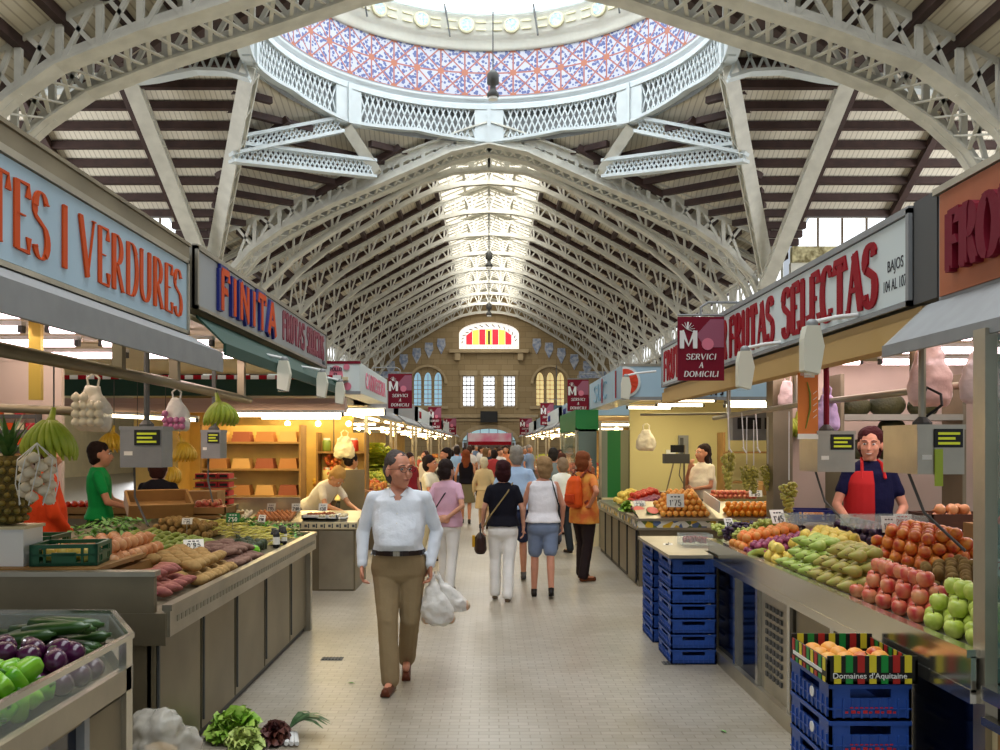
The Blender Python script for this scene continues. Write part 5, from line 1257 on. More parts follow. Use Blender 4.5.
for i,(x,y) in enumerate(((1.86,11.15),(2.0,11.0))):
    t = thing('watermelon_half','cut watermelon half wrapped on the corner of the orange counter','watermelon',(x,y,.9),0,'watermelon halves'); t.rotation_euler = (.55,0,.2); t.scale = (.85,)*3
    MB().lathe([(.002,-.09),(.05,-.08),(.085,-.04),(.095,0)],(0,0,0),16).build('rind',pm('rind',(50,90,40),(120,150,90),.4),t,True); MB().lathe([(.085,0),(.085,.004)],(0,0,0),16).build('flesh',pm('flesh',(214,84,74),None,.4),t)
mb = MB(); leafball(mb,.13,50,13,.5); one('lettuce',mb,lf,'bright green lettuce at the corner of the orange counter','lettuce',None,(1.83,11.9,.84),smooth=True)
# ================================================================ OVERHEAD SIGNS
ML = Matrix(((0,0,1,0),(1,0,0,0),(0,1,0,0),(0,0,0,1)))      # text on a left-hand board
MR = Matrix(((0,0,-1,0),(-1,0,0,0),(0,1,0,0),(0,0,0,1)))
def signbox(label, x, y0, y1, z0, z1, side, face, frame='steel', depth=.35, name='shop_sign', fw=.03):
    t = thing(name, label, 'sign', (x,y0,z0)); s = side; L = y1-y0; h = z1-z0     # side -1: left board (faces +X)
    MB().bb(0,s*depth,0,L,0,h).build('sign_box', frame, t)
    MB().bb(0,-s*.008,fw,L-fw,fw,h-fw).build('sign_face', face, t)
    MB().bb(s*.02,-s*.02,0,L,h-fw*.8,h+.01).build('frame_rail', frame, t); MB().bb(s*.02,-s*.02,0,L,0,fw*.8).build('frame_rail', frame, t)
    MB().bb(s*.02,-s*.02,0,fw,0,h).build('frame_post', frame, t); MB().bb(s*.02,-s*.02,L-fw,L,0,h).build('frame_post', frame, t)
    return t
t = signbox('long pale blue sign with orange words for fruit and vegetables, upper left', -2.0, 2.3, 5.96, 2.43, 2.92, -1, 'signblue')
mb = MB(); lettering(mb, 'FRUITES I VERDURES', .29, 2.92, .15, .02, .06, .006, lambda u,v,w: (.009+w, .62+u, .10+v)); mb.build('lettering', 'orange', t)
MB().bb(-.4,.0,3.6,3.66,-.02,.5).build('end_cap','steel',t); MB().bb(-.4,.015,0,3.66,.50,.58).bb(-.3,.03,0,3.66,.58,.6).build('top_cornice','steeld',t)
def awning(label, side, x, y0, y1, z0, out, drop, lip, m='grey'):
    t = thing('awning', label, 'awning', (x,y0,z0)); s = -side; L = y1-y0
    mb = MB(); mb.prism([(0,0),(s*out,-drop),(s*out,-drop-.015),(0,-.02)], lambda p: (p[0],0,p[1]), lambda p: (p[0],L,p[1])); mb.build('sheet', m, t)
    MB().bb(s*out-.01,s*out+.01,0,L,-drop-lip,-drop).build('lip', m, t)
    MB().prism([(0,0),(s*out,-drop),(s*out,-drop-lip),(0,-.1)], lambda p: (p[0],L,p[1]), lambda p: (p[0],L+.02,p[1])).build('end_plate', 'steel', t); return t
awning('grey metal awning under the pale blue sign', -1, -2.0, 2.0, 5.96, 2.43, .23, .12, .13)
t = signbox('grey sign with raised blue and orange letters, left, ahead of the pale blue one', -2.0, 6.12, 11.0, 2.63, 3.06, -1, 'signgrey')
mb = MB(); lettering(mb, 'FINITA', .31, 1.82, .3, .24, 0, .022, lambda u,v,w: (.009+w, .44+u, .055+v), gap=.16); mb.build('raised_lettering', 'navy', t)
mb = MB(); lettering(mb, 'FINITA', .29, 1.8, .22, .17, 0, .005, lambda u,v,w: (.031+w, .47+u, .065+v), gap=.16); mb.build('lettering_face', 'orange', t)
for w_, a, b_ in (('FRUTAS',2.55,1.05),('SELECTAS',3.72,1.0)):
    mb = MB(); lettering(mb, w_, .26, b_, .24, .1, .06, .006, lambda u,v,w: (.009+w, a+u, .10+v)); mb.build('lettering', mat('maroon_letter',(130,44,64),.4), t)
textobj('B-103', .07, 'lettering', 'ink', t, Matrix.Translation((.01,4.62,.035)) @ ML)
awning('dark green awning under the raised-letter sign', -1, -2.02, 6.2, 10.9, 2.6, .2, .2, .08, 'dgreen')
t = signbox('long white sign with tall dark red letters on the right', 2.0, 4.25, 10.35, 2.36, 2.82, 1, 'signwhite', 'grey')
def onR(z): return lambda a: (lambda u,v,w: (-.009-w, a-4.25-u, z+v))
for s_, a, w_ in (('SELECTAS',6.1,1.5),('FRUTAS',7.45,1.18),('R',7.68,.17),('FRUT',10.25,.85)):
    mb = MB(); lettering(mb, s_, .31, w_, .25, .09, .075, .006, onR(.07)(a)); mb.build('lettering', 'red', t)
textobj('BAJOS', .08, 'lettering', 'ink', t, Matrix.Translation((-.009,4.50-4.25,.20)) @ MR, sx=.8); textobj('104 AL 107', .08, 'lettering', 'ink', t, Matrix.Translation((-.009,4.55-4.25,.105)) @ MR, sx=.68)
one('sign_soffit', MB().bb(2.02,2.38,4.2,10.4,2.24,2.35).bb(2.0,2.1,4.2,10.4,2.18,2.3), mat('ochre_board',(196,160,98),.6), 'ochre board running under the long white sign', 'board')
t = thing('shop_sign','terracotta sign with dark red raised letters at the right edge','sign',(2.0,2.5,2.34))
MB().bb(0,.35,0,1.5,0,.49).build('sign_box','grey',t); MB().bb(-.008,0,0,1.48,.015,.465).build('sign_face','signorange',t); MB().bb(-.02,.36,0,1.52,.47,.50).build('frame_rail','steel',t)
mb = MB(); lettering(mb,'FROU',.24,.56,.26,.1,.07,.03,lambda u,v,w:(-.009-w,1.37-u,.11+v)); mb.build('raised_lettering','maroon',t)
MB().bb(.0,.32,1.52,1.74,.02,.5).build('end_board','greyd',t)
awning('grey fabric awning at the right edge, under the terracotta sign', 1, 2.0, 2.3, 4.1, 2.34, .2, .19, .05)

def frontsign(label, x0, x1, y, z0, z1, L, side, face='signwhite', name='shop_sign'):
    """sign on the corner of a stall: a board facing us and one along the aisle"""
    t = thing(name, label, 'sign', (x0,y,z0)); w = x1-x0; h = z1-z0
    MB().bb(0,w,0,.3,0,h).build('front_board', face, t)
    xe = 0 if side > 0 else w
    MB().bb(xe,xe+side*.3,.3,L,0,h).build('side_board', face, t)
    fr = MB(); fr.bb(-.01,w+.01,-.01,.02,h-.02,h+.015).build('top_rail','maroon' if side < 0 else 'steel',t); MB().bb(-.01,w+.01,-.01,.02,-.02,.02).build('bottom_rail','grey',t)
    return t
t = frontsign('white corner sign with pink chicken drawing, left beyond the raised-letter sign', -2.75, -1.61, 11.2, 2.35, 2.73, 3.0, -1)
ck = MB(); ck.lathe([(.001,0),(.085,0),(.085,.01),(.001,.01)],(0,0,0),16,Matrix.Translation((.85,-.012,.22)) @ Matrix.Rotation(pi/2,4,'X') @ Matrix.Diagonal((1,1.4,1,1))); ck.lathe([(.001,0),(.06,0),(.06,.01),(.001,.01)],(0,0,0),12,Matrix.Translation((.72,-.012,.1)) @ Matrix.Rotation(pi/2,4,'X')); ck.lathe([(.001,0),(.05,0),(.05,.01),(.001,.01)],(0,0,0),12,Matrix.Translation((.99,-.012,.08)) @ Matrix.Rotation(pi/2,4,'X')); ck.lathe([(.001,0),(.04,0),(.04,.01),(.001,.01)],(0,0,0),12,Matrix.Translation((.98,-.012,.32)) @ Matrix.Rotation(pi/2,4,'X'))
ck.build('pink_drawing','pink',t)
for i,(s_,z) in enumerate((('POLLO',.27),('EL',.2),('10',.13))): mb = MB(); lettering(mb,s_,.045,.03*len(s_),.2,.12,0,.004,lambda u,v,w:(.85-.015*len(s_)+u,-.026-w,z+v)); mb.build('lettering','ink',t)
mb = MB(); lettering(mb,'CARNISSERIA',.2,2.2,.16,.05,.06,.006,lambda u,v,w:(1.145+w,.5+u,.09+v)); mb.build('lettering','pink',t)
t = frontsign('pale sign with an orange slice logo at the corner of the right-hand stall', 1.63, 3.6, 11.0, 2.27, 2.68, 3.6, 1, 'signblue')
og = MB(); og.lathe([(.001,0),(.19,0),(.19,.01),(.001,.01)],(0,0,0),24,Matrix.Translation((.03,-.012,.2)) @ Matrix.Rotation(pi/2,4,'X')); og.v = [(max(p[0],.0),p[1],p[2]) for p in og.v]; og.build('orange_slice','signwhite',t)
og = MB(); og.lathe([(.001,0),(.16,0),(.16,.012),(.001,.012)],(0,0,0),24,Matrix.Translation((.03,-.02,.2)) @ Matrix.Rotation(pi/2,4,'X')); og.v = [(max(p[0],.0),p[1],p[2]) for p in og.v]; og.build('slice_flesh',mat('slice',(222,72,44),.5),t)
og = MB()
for a in (-60,-25,0,25,60): og.bar((.03,-.036,.2),(.03+.15*cos(rad(a)),-.036,.2+.15*sin(rad(a))),.008,.006)
og.build('slice_lines','orange',t)
mb = MB(); lettering(mb,'FRUITES M J',.12,.62,.2,.07,.06,.006,lambda u,v,w:(.62+u,-.008-w,.04+v)); mb.build('lettering','ink',t)
mb = MB(); lettering(mb,'SUC',.24,1.6,.16,.06,.06,.006,lambda u,v,w:(-.008-w,2.9-u,.08+v)); mb.build('lettering',mat('tealink',(90,140,160),.5),t)
mb = MB(); mb.bb(-.012,-.004,.5,.56,.03,.38).bb(-.012,-.004,1.9,1.96,.03,.38); mb.build('red_lines','red',t)

# maroon home-delivery banners
def banner(label, cx, y, z0, w, h, n):
    t = thing('delivery_banner', label, 'banner', (cx,y,z0), 0)
    MB().bb(-w/2,w/2,0,.02,0,h).build('cloth','maroon',t)
    lt = MB(); lt.xz([(w*.08,h*.52),(w*.49,h*.52),(w*.49,h*.96),(w*.2,h*.96),(-w*.1,h*.72)],-.004,0); lt.build('pale_wedge',M.get('mauve') or M.setdefault('mauve',mat('mauve',(150,84,104),.5)),t)
    lg = MB(); lettering(lg,'M',h*.26,w*.42,.26,.14,.12,.004,lambda u,v,q:(-w*.47+u,-.005-q,h*.52+v)); 
    for k in range(7): a = -20+k*26; lg.bar((-w*.3,-.007,h*.8),(-w*.3+w*.16*cos(rad(a)),-.007,h*.8+w*.16*sin(rad(a))),w*.035,.003)
    lg.build('white_emblem','white',t)
    rg = MB(); rg.lathe([(w*.06,0),(w*.13,0),(w*.13,.004),(w*.06,.004)],(0,0,0),16,Matrix.Translation((w*.14,-.005,h*.57)) @ Matrix.Rotation(pi/2,4,'X')); rg.build('ring_emblem','pink',t)
    for s_, z, ww in (('SERVICI',.33,.66),('A',.2,.09),('DOMICILI',.06,.76)):
        mb = MB(); lettering(mb,s_,h*.085,w*ww,.2,.08,.07,.003,lambda u,v,q:(-w*ww/2+u+v*.15,-.003-q,h*z+v)); mb.build('lettering','white',t)
    s = 1 if cx > 0 else -1
    MB().tube([(-w*.5,.01,h+.015),(w*.5,.01,h+.015)],.009,6).build('top_rod','grey',t)
    MB().tube([(0,.01,h+.01),(0,.01,h+.08),(-.1*s*0+.06*s,.01,h+.12),(w*.5*s+.3*s,.01,h+.12)],.01,6).build('bracket','grey',t); return t
banner('large maroon home delivery banner hanging in front of the long white sign', 1.76, 7.47, 2.235, .385, .53, 1)
banner('maroon home delivery banner on the right, second from us', 1.92, 19.4, 2.43, .46, .68, 2)
banner('small maroon home delivery banner on the right, third from us', 2.0, 31, 2.38, .46, .76, 3)
banner('maroon home delivery banner on the left, nearest to us on that side', -1.70, 17.2, 2.40, .46, .66, 4)
banner('small maroon home delivery banner on the left, farther along', -1.87, 31, 2.25, .45, .76, 5)
for i,(x,y,z) in enumerate(((-1.9,44,2.2),(1.8,44,2.2))): banner('tiny maroon banner far down the aisle on the %s' % ('left','right')[i], x, y, z, .6, .8, 6)

# white swivel spot lamps on arms
def spot(x, y, z, side, label, L=.35):
    t = thing('spot_lamp', label, 'lamp', (x,y,z)); s = side
    MB().tube([(s*L,.0,.16),(s*L*.4,0,.14),(0,0,.11)],.012,8).build('arm','white',t)
    MB().sph((0,0,.1),(.035,.03,.03),10,7).build('joint','grey',t,True)
    MB().prism([(-.055,-.15),(.03,-.17),(.055,-.02),(.03,.09),(-.04,.09),(-.055,.02)], lambda p:(p[0],-.04,p[1]), lambda p:(p[0],.04,p[1])).build('lamp_head',M.get('lampw') or M.setdefault('lampw',mat('lamp_white',(222,220,200),.45)),t)
    MB().bb(-.05,.02,-.035,.035,-.175,-.155).build('lens','glass',t)
spot(1.74,4.85,2.25,1,'white spot lamp under the right half of the long white sign')
spot(1.75,6.15,2.25,1,'white spot lamp left of the first one under the long white sign')
spot(1.6,10.5,2.4,1,'white spot lamp in front of the orange slice sign')
spot(-1.75,7.7,2.33,-1,'white spot lamp under the raised-letter sign')
spot(-1.72,9.3,2.36,-1,'white spot lamp at the far end of the raised-letter sign')
spot(-1.75,10.6,2.35,-1,'white spot lamp just before the chicken sign')

# ================================================================ STALL CEILINGS, TUBES, RAILS
def tube_lamp(p, q, label, group, m='tube', r=.022):
    t = thing('tube_light', label, 'tube light', p, 0, group); q = V(q)-V(p); d = q.normalized()
    MB().bar((0,0,.035),q+V((0,0,.035)),.07,.03).build('fitting','white',t); MB().tube([d*.03,q-d*.03],r,8).build('tube',m,t,True)
    e = MB(); e.bar((0,0,0),d*.03,.05); e.build('end_cap','greyd',t); e = MB(); e.bar(q-d*.03,q,.05); e.build('end_cap','greyd',t); return t
one('stall_canopy', MB().bb(-6,-2.05,1.5,10.9,2.56,2.6), 'cream', 'flat cream canopy roof over the left stalls', 'canopy')
one('stall_canopy', MB().bb(2.38,6,4.3,10.2,2.56,2.6), 'cream', 'flat canopy roof over the right fruit stall', 'canopy')
for i,(y) in enumerate((5.2,5.9,6.7,7.6)):
    for k in range(2): tube_lamp((-3.9+1.0*k-.25*i*0,y,2.46),(-3.9+1.0*k+.85,y,2.46),'bright tube light under the left canopy in the row above the onions','left canopy tube lights','tubep',.03)
for i,(y) in enumerate((5.5,6.3,7.2,8.2)):
    for k in range(2): tube_lamp((2.5+1.05*k,y,2.46),(3.4+1.05*k,y,2.46),'bright pinkish tube light under the right canopy','right canopy tube lights','tubep',.03)
t = thing('hanging_rail','thick dull rail hanging under the left canopy','rail',(-2.2,3.0,2.13))
MB().tube([(0,0,0),(0,3.2,0),(0,5.25,-.02)],.035,10).build('pipe','steeld',t,True)
for y in (.9,2.35,3.3,5.0): MB().bb(-.03,.03,y-.03,y+.03,0,.43).build('hanger','steeld',t)
t = thing('hanging_rail','brass-coloured post and short rail at the left edge','rail',(-3.0,6.0,2.0))
MB().bb(-.06,.02,-.02,.02,-.0,.56).build('post',mat('brass',(190,160,70),.4,.6),t); MB().tube([(-1.0,0,-.02),(.35,0,-.08)],.03,8).build('pipe','steeld',t,True)
t = thing('hanging_rail','slim steel rail for bags over the right fruit counter','rail',(2.35,5.0,2.02))
MB().tube([(.35,0,.02),(.1,2.0,.0),(-.0,4.4,-.04)],.022,8).build('pipe','steel',t,True)
for y in (.2,2.2,4.2): MB().tube([(.1,y,0),(.1,y,.54)],.022,8).build('hanger','steel',t)
# partitions, back walls of the left stall
def screen(label, x0,x1,y,z0,z1,m,name='partition_panel',th=.05): return one(name, MB().bb(x0,x1,y,y+th,z0,z1).bb(x0,x1,y-.01,y+th+.01,z1-.03,z1), m, label, 'panel')
screen('pinkish cream panel behind the pineapple at the left edge',-5.2,-3.42,7.2,0,2.4,'pinkwall')
# egg stall: green awning, lintel, tube
t = thing('awning','dark green awning with red and white edge facing us above the egg counter','awning',(-5.2,10.95,2.28)); MB().bb(0,3.4,0,.05,.02,.26).build('cloth','dgreen',t)
w_ = MB(); r_ = MB()
for k in range(34): (w_ if k % 2 else r_).bb(k*.1,k*.1+.1,-.006,0,.22,.27)
w_.build('white_edge','white',t); r_.build('red_edge','red',t)
one('lintel', MB().bb(-5.2,-1.75,10.95,11.1,2.10,2.27).bb(-5.2,-1.75,10.9,10.95,2.2,2.22), mat('lintel_pink',(178,150,136),.5), 'brownish pink lintel beam above the egg stall', 'beam')
tube_lamp((-3.15,10.85,2.07),(-1.75,10.85,2.07),'long bright tube light across the front of the egg stall',None,'tube',.03)
tube_lamp((-4.9,10.85,2.07),(-3.5,10.85,2.0),'bright tube light behind the left hanging scale',None,'tube',.02)
one('back_wall_panel', MB().bb(-6,-2.3,15.2,15.3,0,2.5), 'yellowwall', 'yellow lit wall at the back of the egg stall', 'wall panel')
one('stall_canopy', MB().bb(-6,-1.75,11.1,15.3,2.5,2.54), 'cream', 'cream canopy over the egg stall', 'canopy')
for i,(x,y,z) in enumerate(((-3.3,12.5,2.3),(-2.9,13.6,2.3),(-2.6,12.0,2.2),(-2.2,13.0,2.2),(-2.35,14.3,2.2))): tube_lamp((x,y,z),(x+.7,y+.1,z),'short bright tube light inside the egg stall','egg stall tube lights','tube',.025)
def shelf_unit(label, x, y, w, h, d, n, m='wood', z=0, back=None):
    t = thing('shelf_unit',label,'shelf',(x,y,z))
    MB().bb(0,.03,0,d,0,h).build('side_panel',m,t); MB().bb(w-.03,w,0,d,0,h).build('side_panel',m,t)
    for k in range(n): MB().bb(.03,w-.03,0,d,h*(k+.3)/n,h*(k+.3)/n+.03).build('shelf',m,t)
    if back: MB().bb(0,w,d-.02,d,0,h).build('back_panel',back,t)
    return t
shelf_unit('wooden shelf of egg cartons at the back of the egg stall',-4.3,13.4,1.5,2.0,.4,5,'wood',back='yellowwall')
shelf_unit('shelf of goods at the back right of the egg stall',-2.75,14.3,.8,1.9,.35,4,'wood',back='yellowwall')
random.seed(5)
for k in range(5):
    for q in range(4):
        z = 2.0*(k+.3)/5+.03; o = one('egg_carton', MB().bb(0,.28,0,.24,0,.05).bb(.01,.27,.01,.23,.05,.1).bb(.02,.26,.02,.22,.1,.15), mat('carton%d'%((k+q)%3),((176,120,70),(206,160,100),(150,84,60))[(k+q)%3],.8), 'stacked egg carton on the wooden shelf of the egg stall','carton','egg cartons on the wooden shelf',(-4.2+.35*q,13.45,z))
for k in range(4):
    for q in range(3):
        c_ = ((210,170,80),(190,60,40),(220,200,130),(120,140,60))[(k+q)%4]
        t = thing('jar','glass jar of preserves on the right shelf of the egg stall','jar',(-2.6+.22*q,14.42,1.9*(k+.3)/4+.03),0,'jars in the egg stall'); MB().lathe([(.06,0),(.07,.02),(.07,.16),(.05,.19)],(0,0,0),12).build('glass_body',mat('jarc%d%d'%(k,q),c_,.3),t,True); MB().lathe([(.055,.18),(.055,.215)],(0,0,0),12).build('lid','white',t)
# steel plate between the egg stall and the next one
one('steel_screen', MB().bb(-2.05,-1.72,12.4,12.46,.8,1.36).bb(-2.05,-1.72,12.4,12.46,0,.8), 'steeld', 'plain steel screen behind the striding man in the white shirt', 'panel')

# hanging scales
def scale_box(label, x, y, z, w, h, d, pole, m='steel', polem='maroon', disp=(.5,.72,.45,.2)):
    t = thing('hanging_scale', label, 'scale', (x,y,z))
    MB().bb(0,w,0,d,0,h).bb(-.005,w+.005,-.005,d+.005,h-.02,h+.005).build('housing', m, t)
    MB().bb(w*.35,w*.95,-.01,-.0,h*.55,h*.93).build('display','black',t); n_ = MB()
    for k in range(3): n_.bb(w*.42,w*(.88-.1*(k%2)),-.014,-.01,h*(.61+.1*k),h*(.66+.1*k))
    n_.build('display_digits', mat('lcd',(170,176,40),.4,emit=.5), t)
    MB().bb(w*.1,w*.3,-.004,0,h*.3,h*.4).build('sticker','paper',t)
    MB().tube([(w*.5,d*.5,h),(w*.5,d*.5,pole-z)],.02,8).build('pole',polem,t)
    MB().lathe([(.05,0),(.05,.02),(.02,.05)],(w*.5,d*.5,h),10).build('flange','greyd',t)
    MB().tube([(w*.2,d*.5,0),(w*.3,d*.2,-.2),(w*.8,-.1,-.38)],.008,6).build('pan_arm','greyd',t); return t
scale_box('grey hanging scale on the left with a small green display',-2.46,6.0,1.55,.28,.27,.2,2.56,'grey','greyd')
scale_box('smaller grey hanging scale in front of the egg stall',-2.56,8.0,1.58,.17,.25,.2,2.5,'grey','greyd')
scale_box('grey hanging scale left of the smiling vendor',2.19,6.0,1.52,.25,.27,.35,2.56)
t = scale_box('large grey hanging scale right of the smiling vendor',2.19,4.6,1.55,.24,.25,.4,2.56,'steel','steel')
MB().bb(.085,.125,-.012,-.004,-.06,.13).build('green_sticker',mat('lime',(176,200,60),.5),t); MB().tube([(.14,.2,.3),(.2,.15,.36),(.22,.2,.42),(.17,.25,.46),(.12,.2,.4)],.008,6).build('cable','black',t)
t = thing('counter_scale','old pan scale on a stand at the orange stall','scale',(2.35,12.2,.9)); MB().tube([(0,0,0),(.05,0,.7)],.015,8).tube([(.3,0,0),(.3,0,.85)],.012,8).build('stand','greyd',t) if False else None
MB().bb(.02,.36,-.05,.1,.55,.68).build('head','greyd',t); MB().bb(.1,.28,-.06,-.05,.7,.8).build('display','black',t); MB().tube([(.3,.02,0),(.3,.02,.8)],.015,8).build('post','steeld',t); MB().lathe([(.2,.12),(.24,.15),(.24,.17)],(.2,0,0),16).build('pan','steel',t); MB().tube([(.05,0,.15),(.15,0,.55)],.01,6).build('brace','steeld',t)

# bags
def bag(label, x, y, z, w, h, col, d=.06, name='carrier_bag', full=0, group=None):
    t = thing(name,label,'bag',(x,y,z),0,group); mb = MB()
    loft(mb,[(0,0,0,w*.40,d*.5),(0,0,h*.08,w*.5,d*(1+full)),(0,0,h*.35,w*.5,d*(1+full)),(0,0,h*.6,w*.38,d*.6),(0,0,h*.78,w*.2,d*.4)],16)
    m_ = mat('bag_'+label[:14], col, .4, alpha=.85, bump=.5, bscale=20)
    mb.v = [(p[0]*(1+.06*sin(p[2]*60)),p[1]+.01*sin(p[0]*50+p[2]*40),p[2]) for p in mb.v]
    rem(mb,'bag_body', m_, t, .012, 1, folds=.03)
    for s_ in (-1,1): MB().tube([(s_*w*.13,0,h*.76),(s_*w*.18,0,h*.92),(s_*w*.03,0,h)],w*.035,6).build('handle', m_, t)
    return t
bag('pale pink carrier bags hanging above the large right scale',2.5,5.1,1.92,.23,.46,(236,200,194),.08)
bag('white carrier bag hanging at the right edge behind the scale cable',2.62,4.8,1.92,.2,.36,(238,214,210),.06)
bag('lilac carrier bag hanging behind the smiling vendor',2.48,6.6,1.8,.17,.34,(206,180,226),.05)
bag('pinkish white bag hanging by the bananas',2.72,8.2,2.05,.17,.3,(240,214,214),.05)
bag('white carrier bag hanging inside the orange stall',2.2,12.6,1.62,.26,.38,(236,226,204),.06)
t = bag('clear bag full of garlic bulbs hanging on the left',-2.33,5.3,1.78,.2,.34,(226,216,196),.07,full=.2)
for i in range(14): MB().lathe([(.01,-.018),(.024,-.006),(.02,.012),(.004,.03)],(-.06+.04*(i%4),-.075-.01*(i%2),.05+.05*(i//4)),8).build('garlic_bulb', pm('garlic%d'%i,(226,212,186),None,.6) if i == 0 else 'garlic', t, True) if False else None
M['garlic'] = mat('garlic',(226,212,186),.6,var=.05,vscale=30)
for i in range(14): MB().lathe([(.01,-.022),(.03,-.006),(.026,.014),(.004,.034)],(-.066+.044*(i%4),-.078,.05+.048*(i//4)),8).build('garlic_bulb','garlic',t,True)
t = bag('clear bag of purple garlic hanging beside the green bananas on the left',-2.22,6.4,1.8,.18,.3,(226,220,210),.06)
for i in range(8): MB().sph((-.05+.035*(i%4),-.065,.04+.045*(i//4)),.024,8,6).build('purple_bulb',pm('pgarlic',(176,80,130),(200,120,150)) if i == 0 else 'pgarlic2',t,True) if i == 0 else None
M['pgarlic2'] = pm('purple_garlic',(170,84,130),(206,130,160))
for i in range(1,9): MB().sph((-.06+.04*(i%4),-.066,.03+.045*(i//4)),.024,8,6).build('purple_bulb','pgarlic2',t,True)
t = thing('garlic_net','net of white garlic heads hanging below the bananas at the left edge','garlic',(-2.21,4.4,1.41))
nb = MB(); 
for i in range(24):
    a = i*2.4; r_ = .06; MB0 = None; nb.lathe([(.01,-.022),(.032,-.006),(.028,.014),(.004,.03)],(r_*cos(a),r_*sin(a),.02+i*.009),8)
nb.build('garlic_heads','garlic',t,True); nt_ = MB()
for k in range(8): a = k*pi/4; nt_.tube([(.08*cos(a),.08*sin(a),0),(.095*cos(a+.3),.095*sin(a+.3),.1),(.085*cos(a+.6),.085*sin(a+.6),.22),(0,0,.3)],.003,4)
nt_.build('netting','white',t)
# pineapple
def pineapple(x,y,z,label,s=1):
    t = thing('pineapple',label,'pineapple',(x,y,z)); b_ = MB(); n=14
    b_.lathe([(.01,0),(.06*s,.01),(.085*s,.08*s),(.09*s,.16*s),(.08*s,.24*s),(.05*s,.3*s)],(0,0,0),20); b_.build('body',pm('pineapple_skin',(120,96,40),(70,66,30),.7,40,.6),t,True)
    e_ = MB()
    for i in range(8):
        for j in range(14):
            a = 2*pi*(j+.5*(i%2))/14; z_ = (.03+i*.034)*s; r_ = interp([(0,.06*s),(.08*s,.086*s),(.16*s,.091*s),(.24*s,.081*s),(.3*s,.05*s)], z_); e_.sph((r_*cos(a),r_*sin(a),z_),(.016*s,.016*s,.014*s),6,4)
    e_.build('eyes',pm('pineapple_eye',(150,122,52),(120,110,50)),t,True); l_ = MB()
    for i in range(26):
        a = i*2.4; tl = .9-.028*i; d = V((cos(a)*tl,sin(a)*tl,1.1)).normalized(); s_ = d.cross(V((0,0,1))).normalized()*.014*s; p0 = V((0,0,.28*s))
        L_ = (.12+.004*i)*s; l_.add([p0+s_+d*.02,p0-s_+d*.02,p0+d*L_*.6-s_*.8,p0+d*L_+V((cos(a),sin(a),0))*.03*s,p0+d*L_*.6+s_*.8],[(0,1,2,4),(4,2,3)])
    l_.build('crown',pm('pineapple_leaf',(56,96,44),(90,120,60)),t); return t
pineapple(-2.5,4.68,1.285,'ripe pineapple standing at the left edge of the picture',1.2)
t = thing('upright_box','white box and red jar under the pineapple at the left edge','box',(-2.68,4.6,1.079)); MB().bb(0,.3,0,.2,.0,.19).build('box_body','white',t); MB().bb(-.01,.31,-.01,.21,.19,.205).build('lid','cream',t)
# rear counter behind the left stall with heaped goods
t = thing('rear_counter','low rear counter with boxes of fruit behind the left stall','counter',(-5.0,9.2,0)); MB().bb(0,2.3,0,.6,0,.95).build('body','steeld',t); MB().bb(-.03,2.33,-.03,.63,.95,.98).build('top','wood',t)
for i in range(5):
    k_ = ('orange','tomato','lemon','onion','rapple')[i]; x0 = -4.9+.45*i
    t = thing('fruit_crate','shallow wooden crate of %s on the rear counter of the left stall' % ('oranges','tomatoes','lemons','onions','red apples')[i],'crate',(x0,9.22,.981))
    MB().bb(0,.4,0,.4,0,.012).build('crate_floor','wood',t)
    for b_ in ((0,.4,0,.012,0,.08),(0,.4,.388,.4,0,.08),(0,.012,0,.4,0,.08),(.388,.4,0,.4,0,.08)): MB().bb(*b_).build('crate_side','wood',t)
    pile(k_,x0+.02,x0+.38,9.24,9.6,lambda x,y:.995,'%s in the crate on the rear counter of the left stall' % P[k_][3].replace('_',' '),'%s on the rear left counter' % k_,2)
t = thing('carton_stack','tall stack of brown cartons standing behind the left stall','cartons',(-3.35,9.9,0))
cb2 = mat('carton_brown',(168,126,80),.8,var=.1)
for k in range(4): MB().bb(0,.36,0,.3,.3*k,.3*k+.29).build('carton',cb2,t)
t = thing('hanging_tray_row','wire rack of small packets on the pinkish panel at the left edge','rack',(-4.0,7.05,1.55)); w_ = MB()
for k in range(4): w_.bb(0,.45,.0,.1,.12*k,.12*k+.006).bb(0,.45,-.002,.004,.12*k,.12*k+.03)
w_.bb(0,.008,0,.1,0,.42).bb(.442,.45,0,.1,0,.42).build('wire_frame','greyd',t)
for k in range(4):
    for q in range(5): MB().bb(.02+.085*q,.09+.085*q,.02,.08,.12*k+.006,.12*k+.085).build('packet',(M['orange'],M['cream'],M['redink'],M['wood'])[(k+q)%4],t)
# banana bunches
bm1 = pm('green_banana',(140,160,40),(176,184,60),.45,8)
def hang_bananas(x,y,z,label,n=8,L=.2,rz=0,s=1,top=2.1,m=None):
    t = thing('banana_bunch',label,'bananas',(x,y,z),rz); b_ = bananabunch(n,L); b_.v = [tuple(V(p)*s) for p in b_.v]; b_.build('fingers',m or bm1,t,True); MB().tube([(0,0,.03),(0,0,top-z)],.004,5).build('string','greyd',t); return t
hang_bananas(-2.2,4.55,1.84,'large bunch of green-yellow bananas hanging at the left edge',11,.22,0,.95)
hang_bananas(-2.0,6.6,2.03,'bunch of green bananas hanging near the far end of the left rail',9,.18,.9,1.0)
hang_bananas(2.78,8.5,1.98,'left bunch of green bananas hanging over the orange stall corner',9,.19,.3,1.05)
hang_bananas(2.95,8.6,1.97,'right bunch of green bananas hanging over the orange stall corner',8,.17,-.5,1.0)
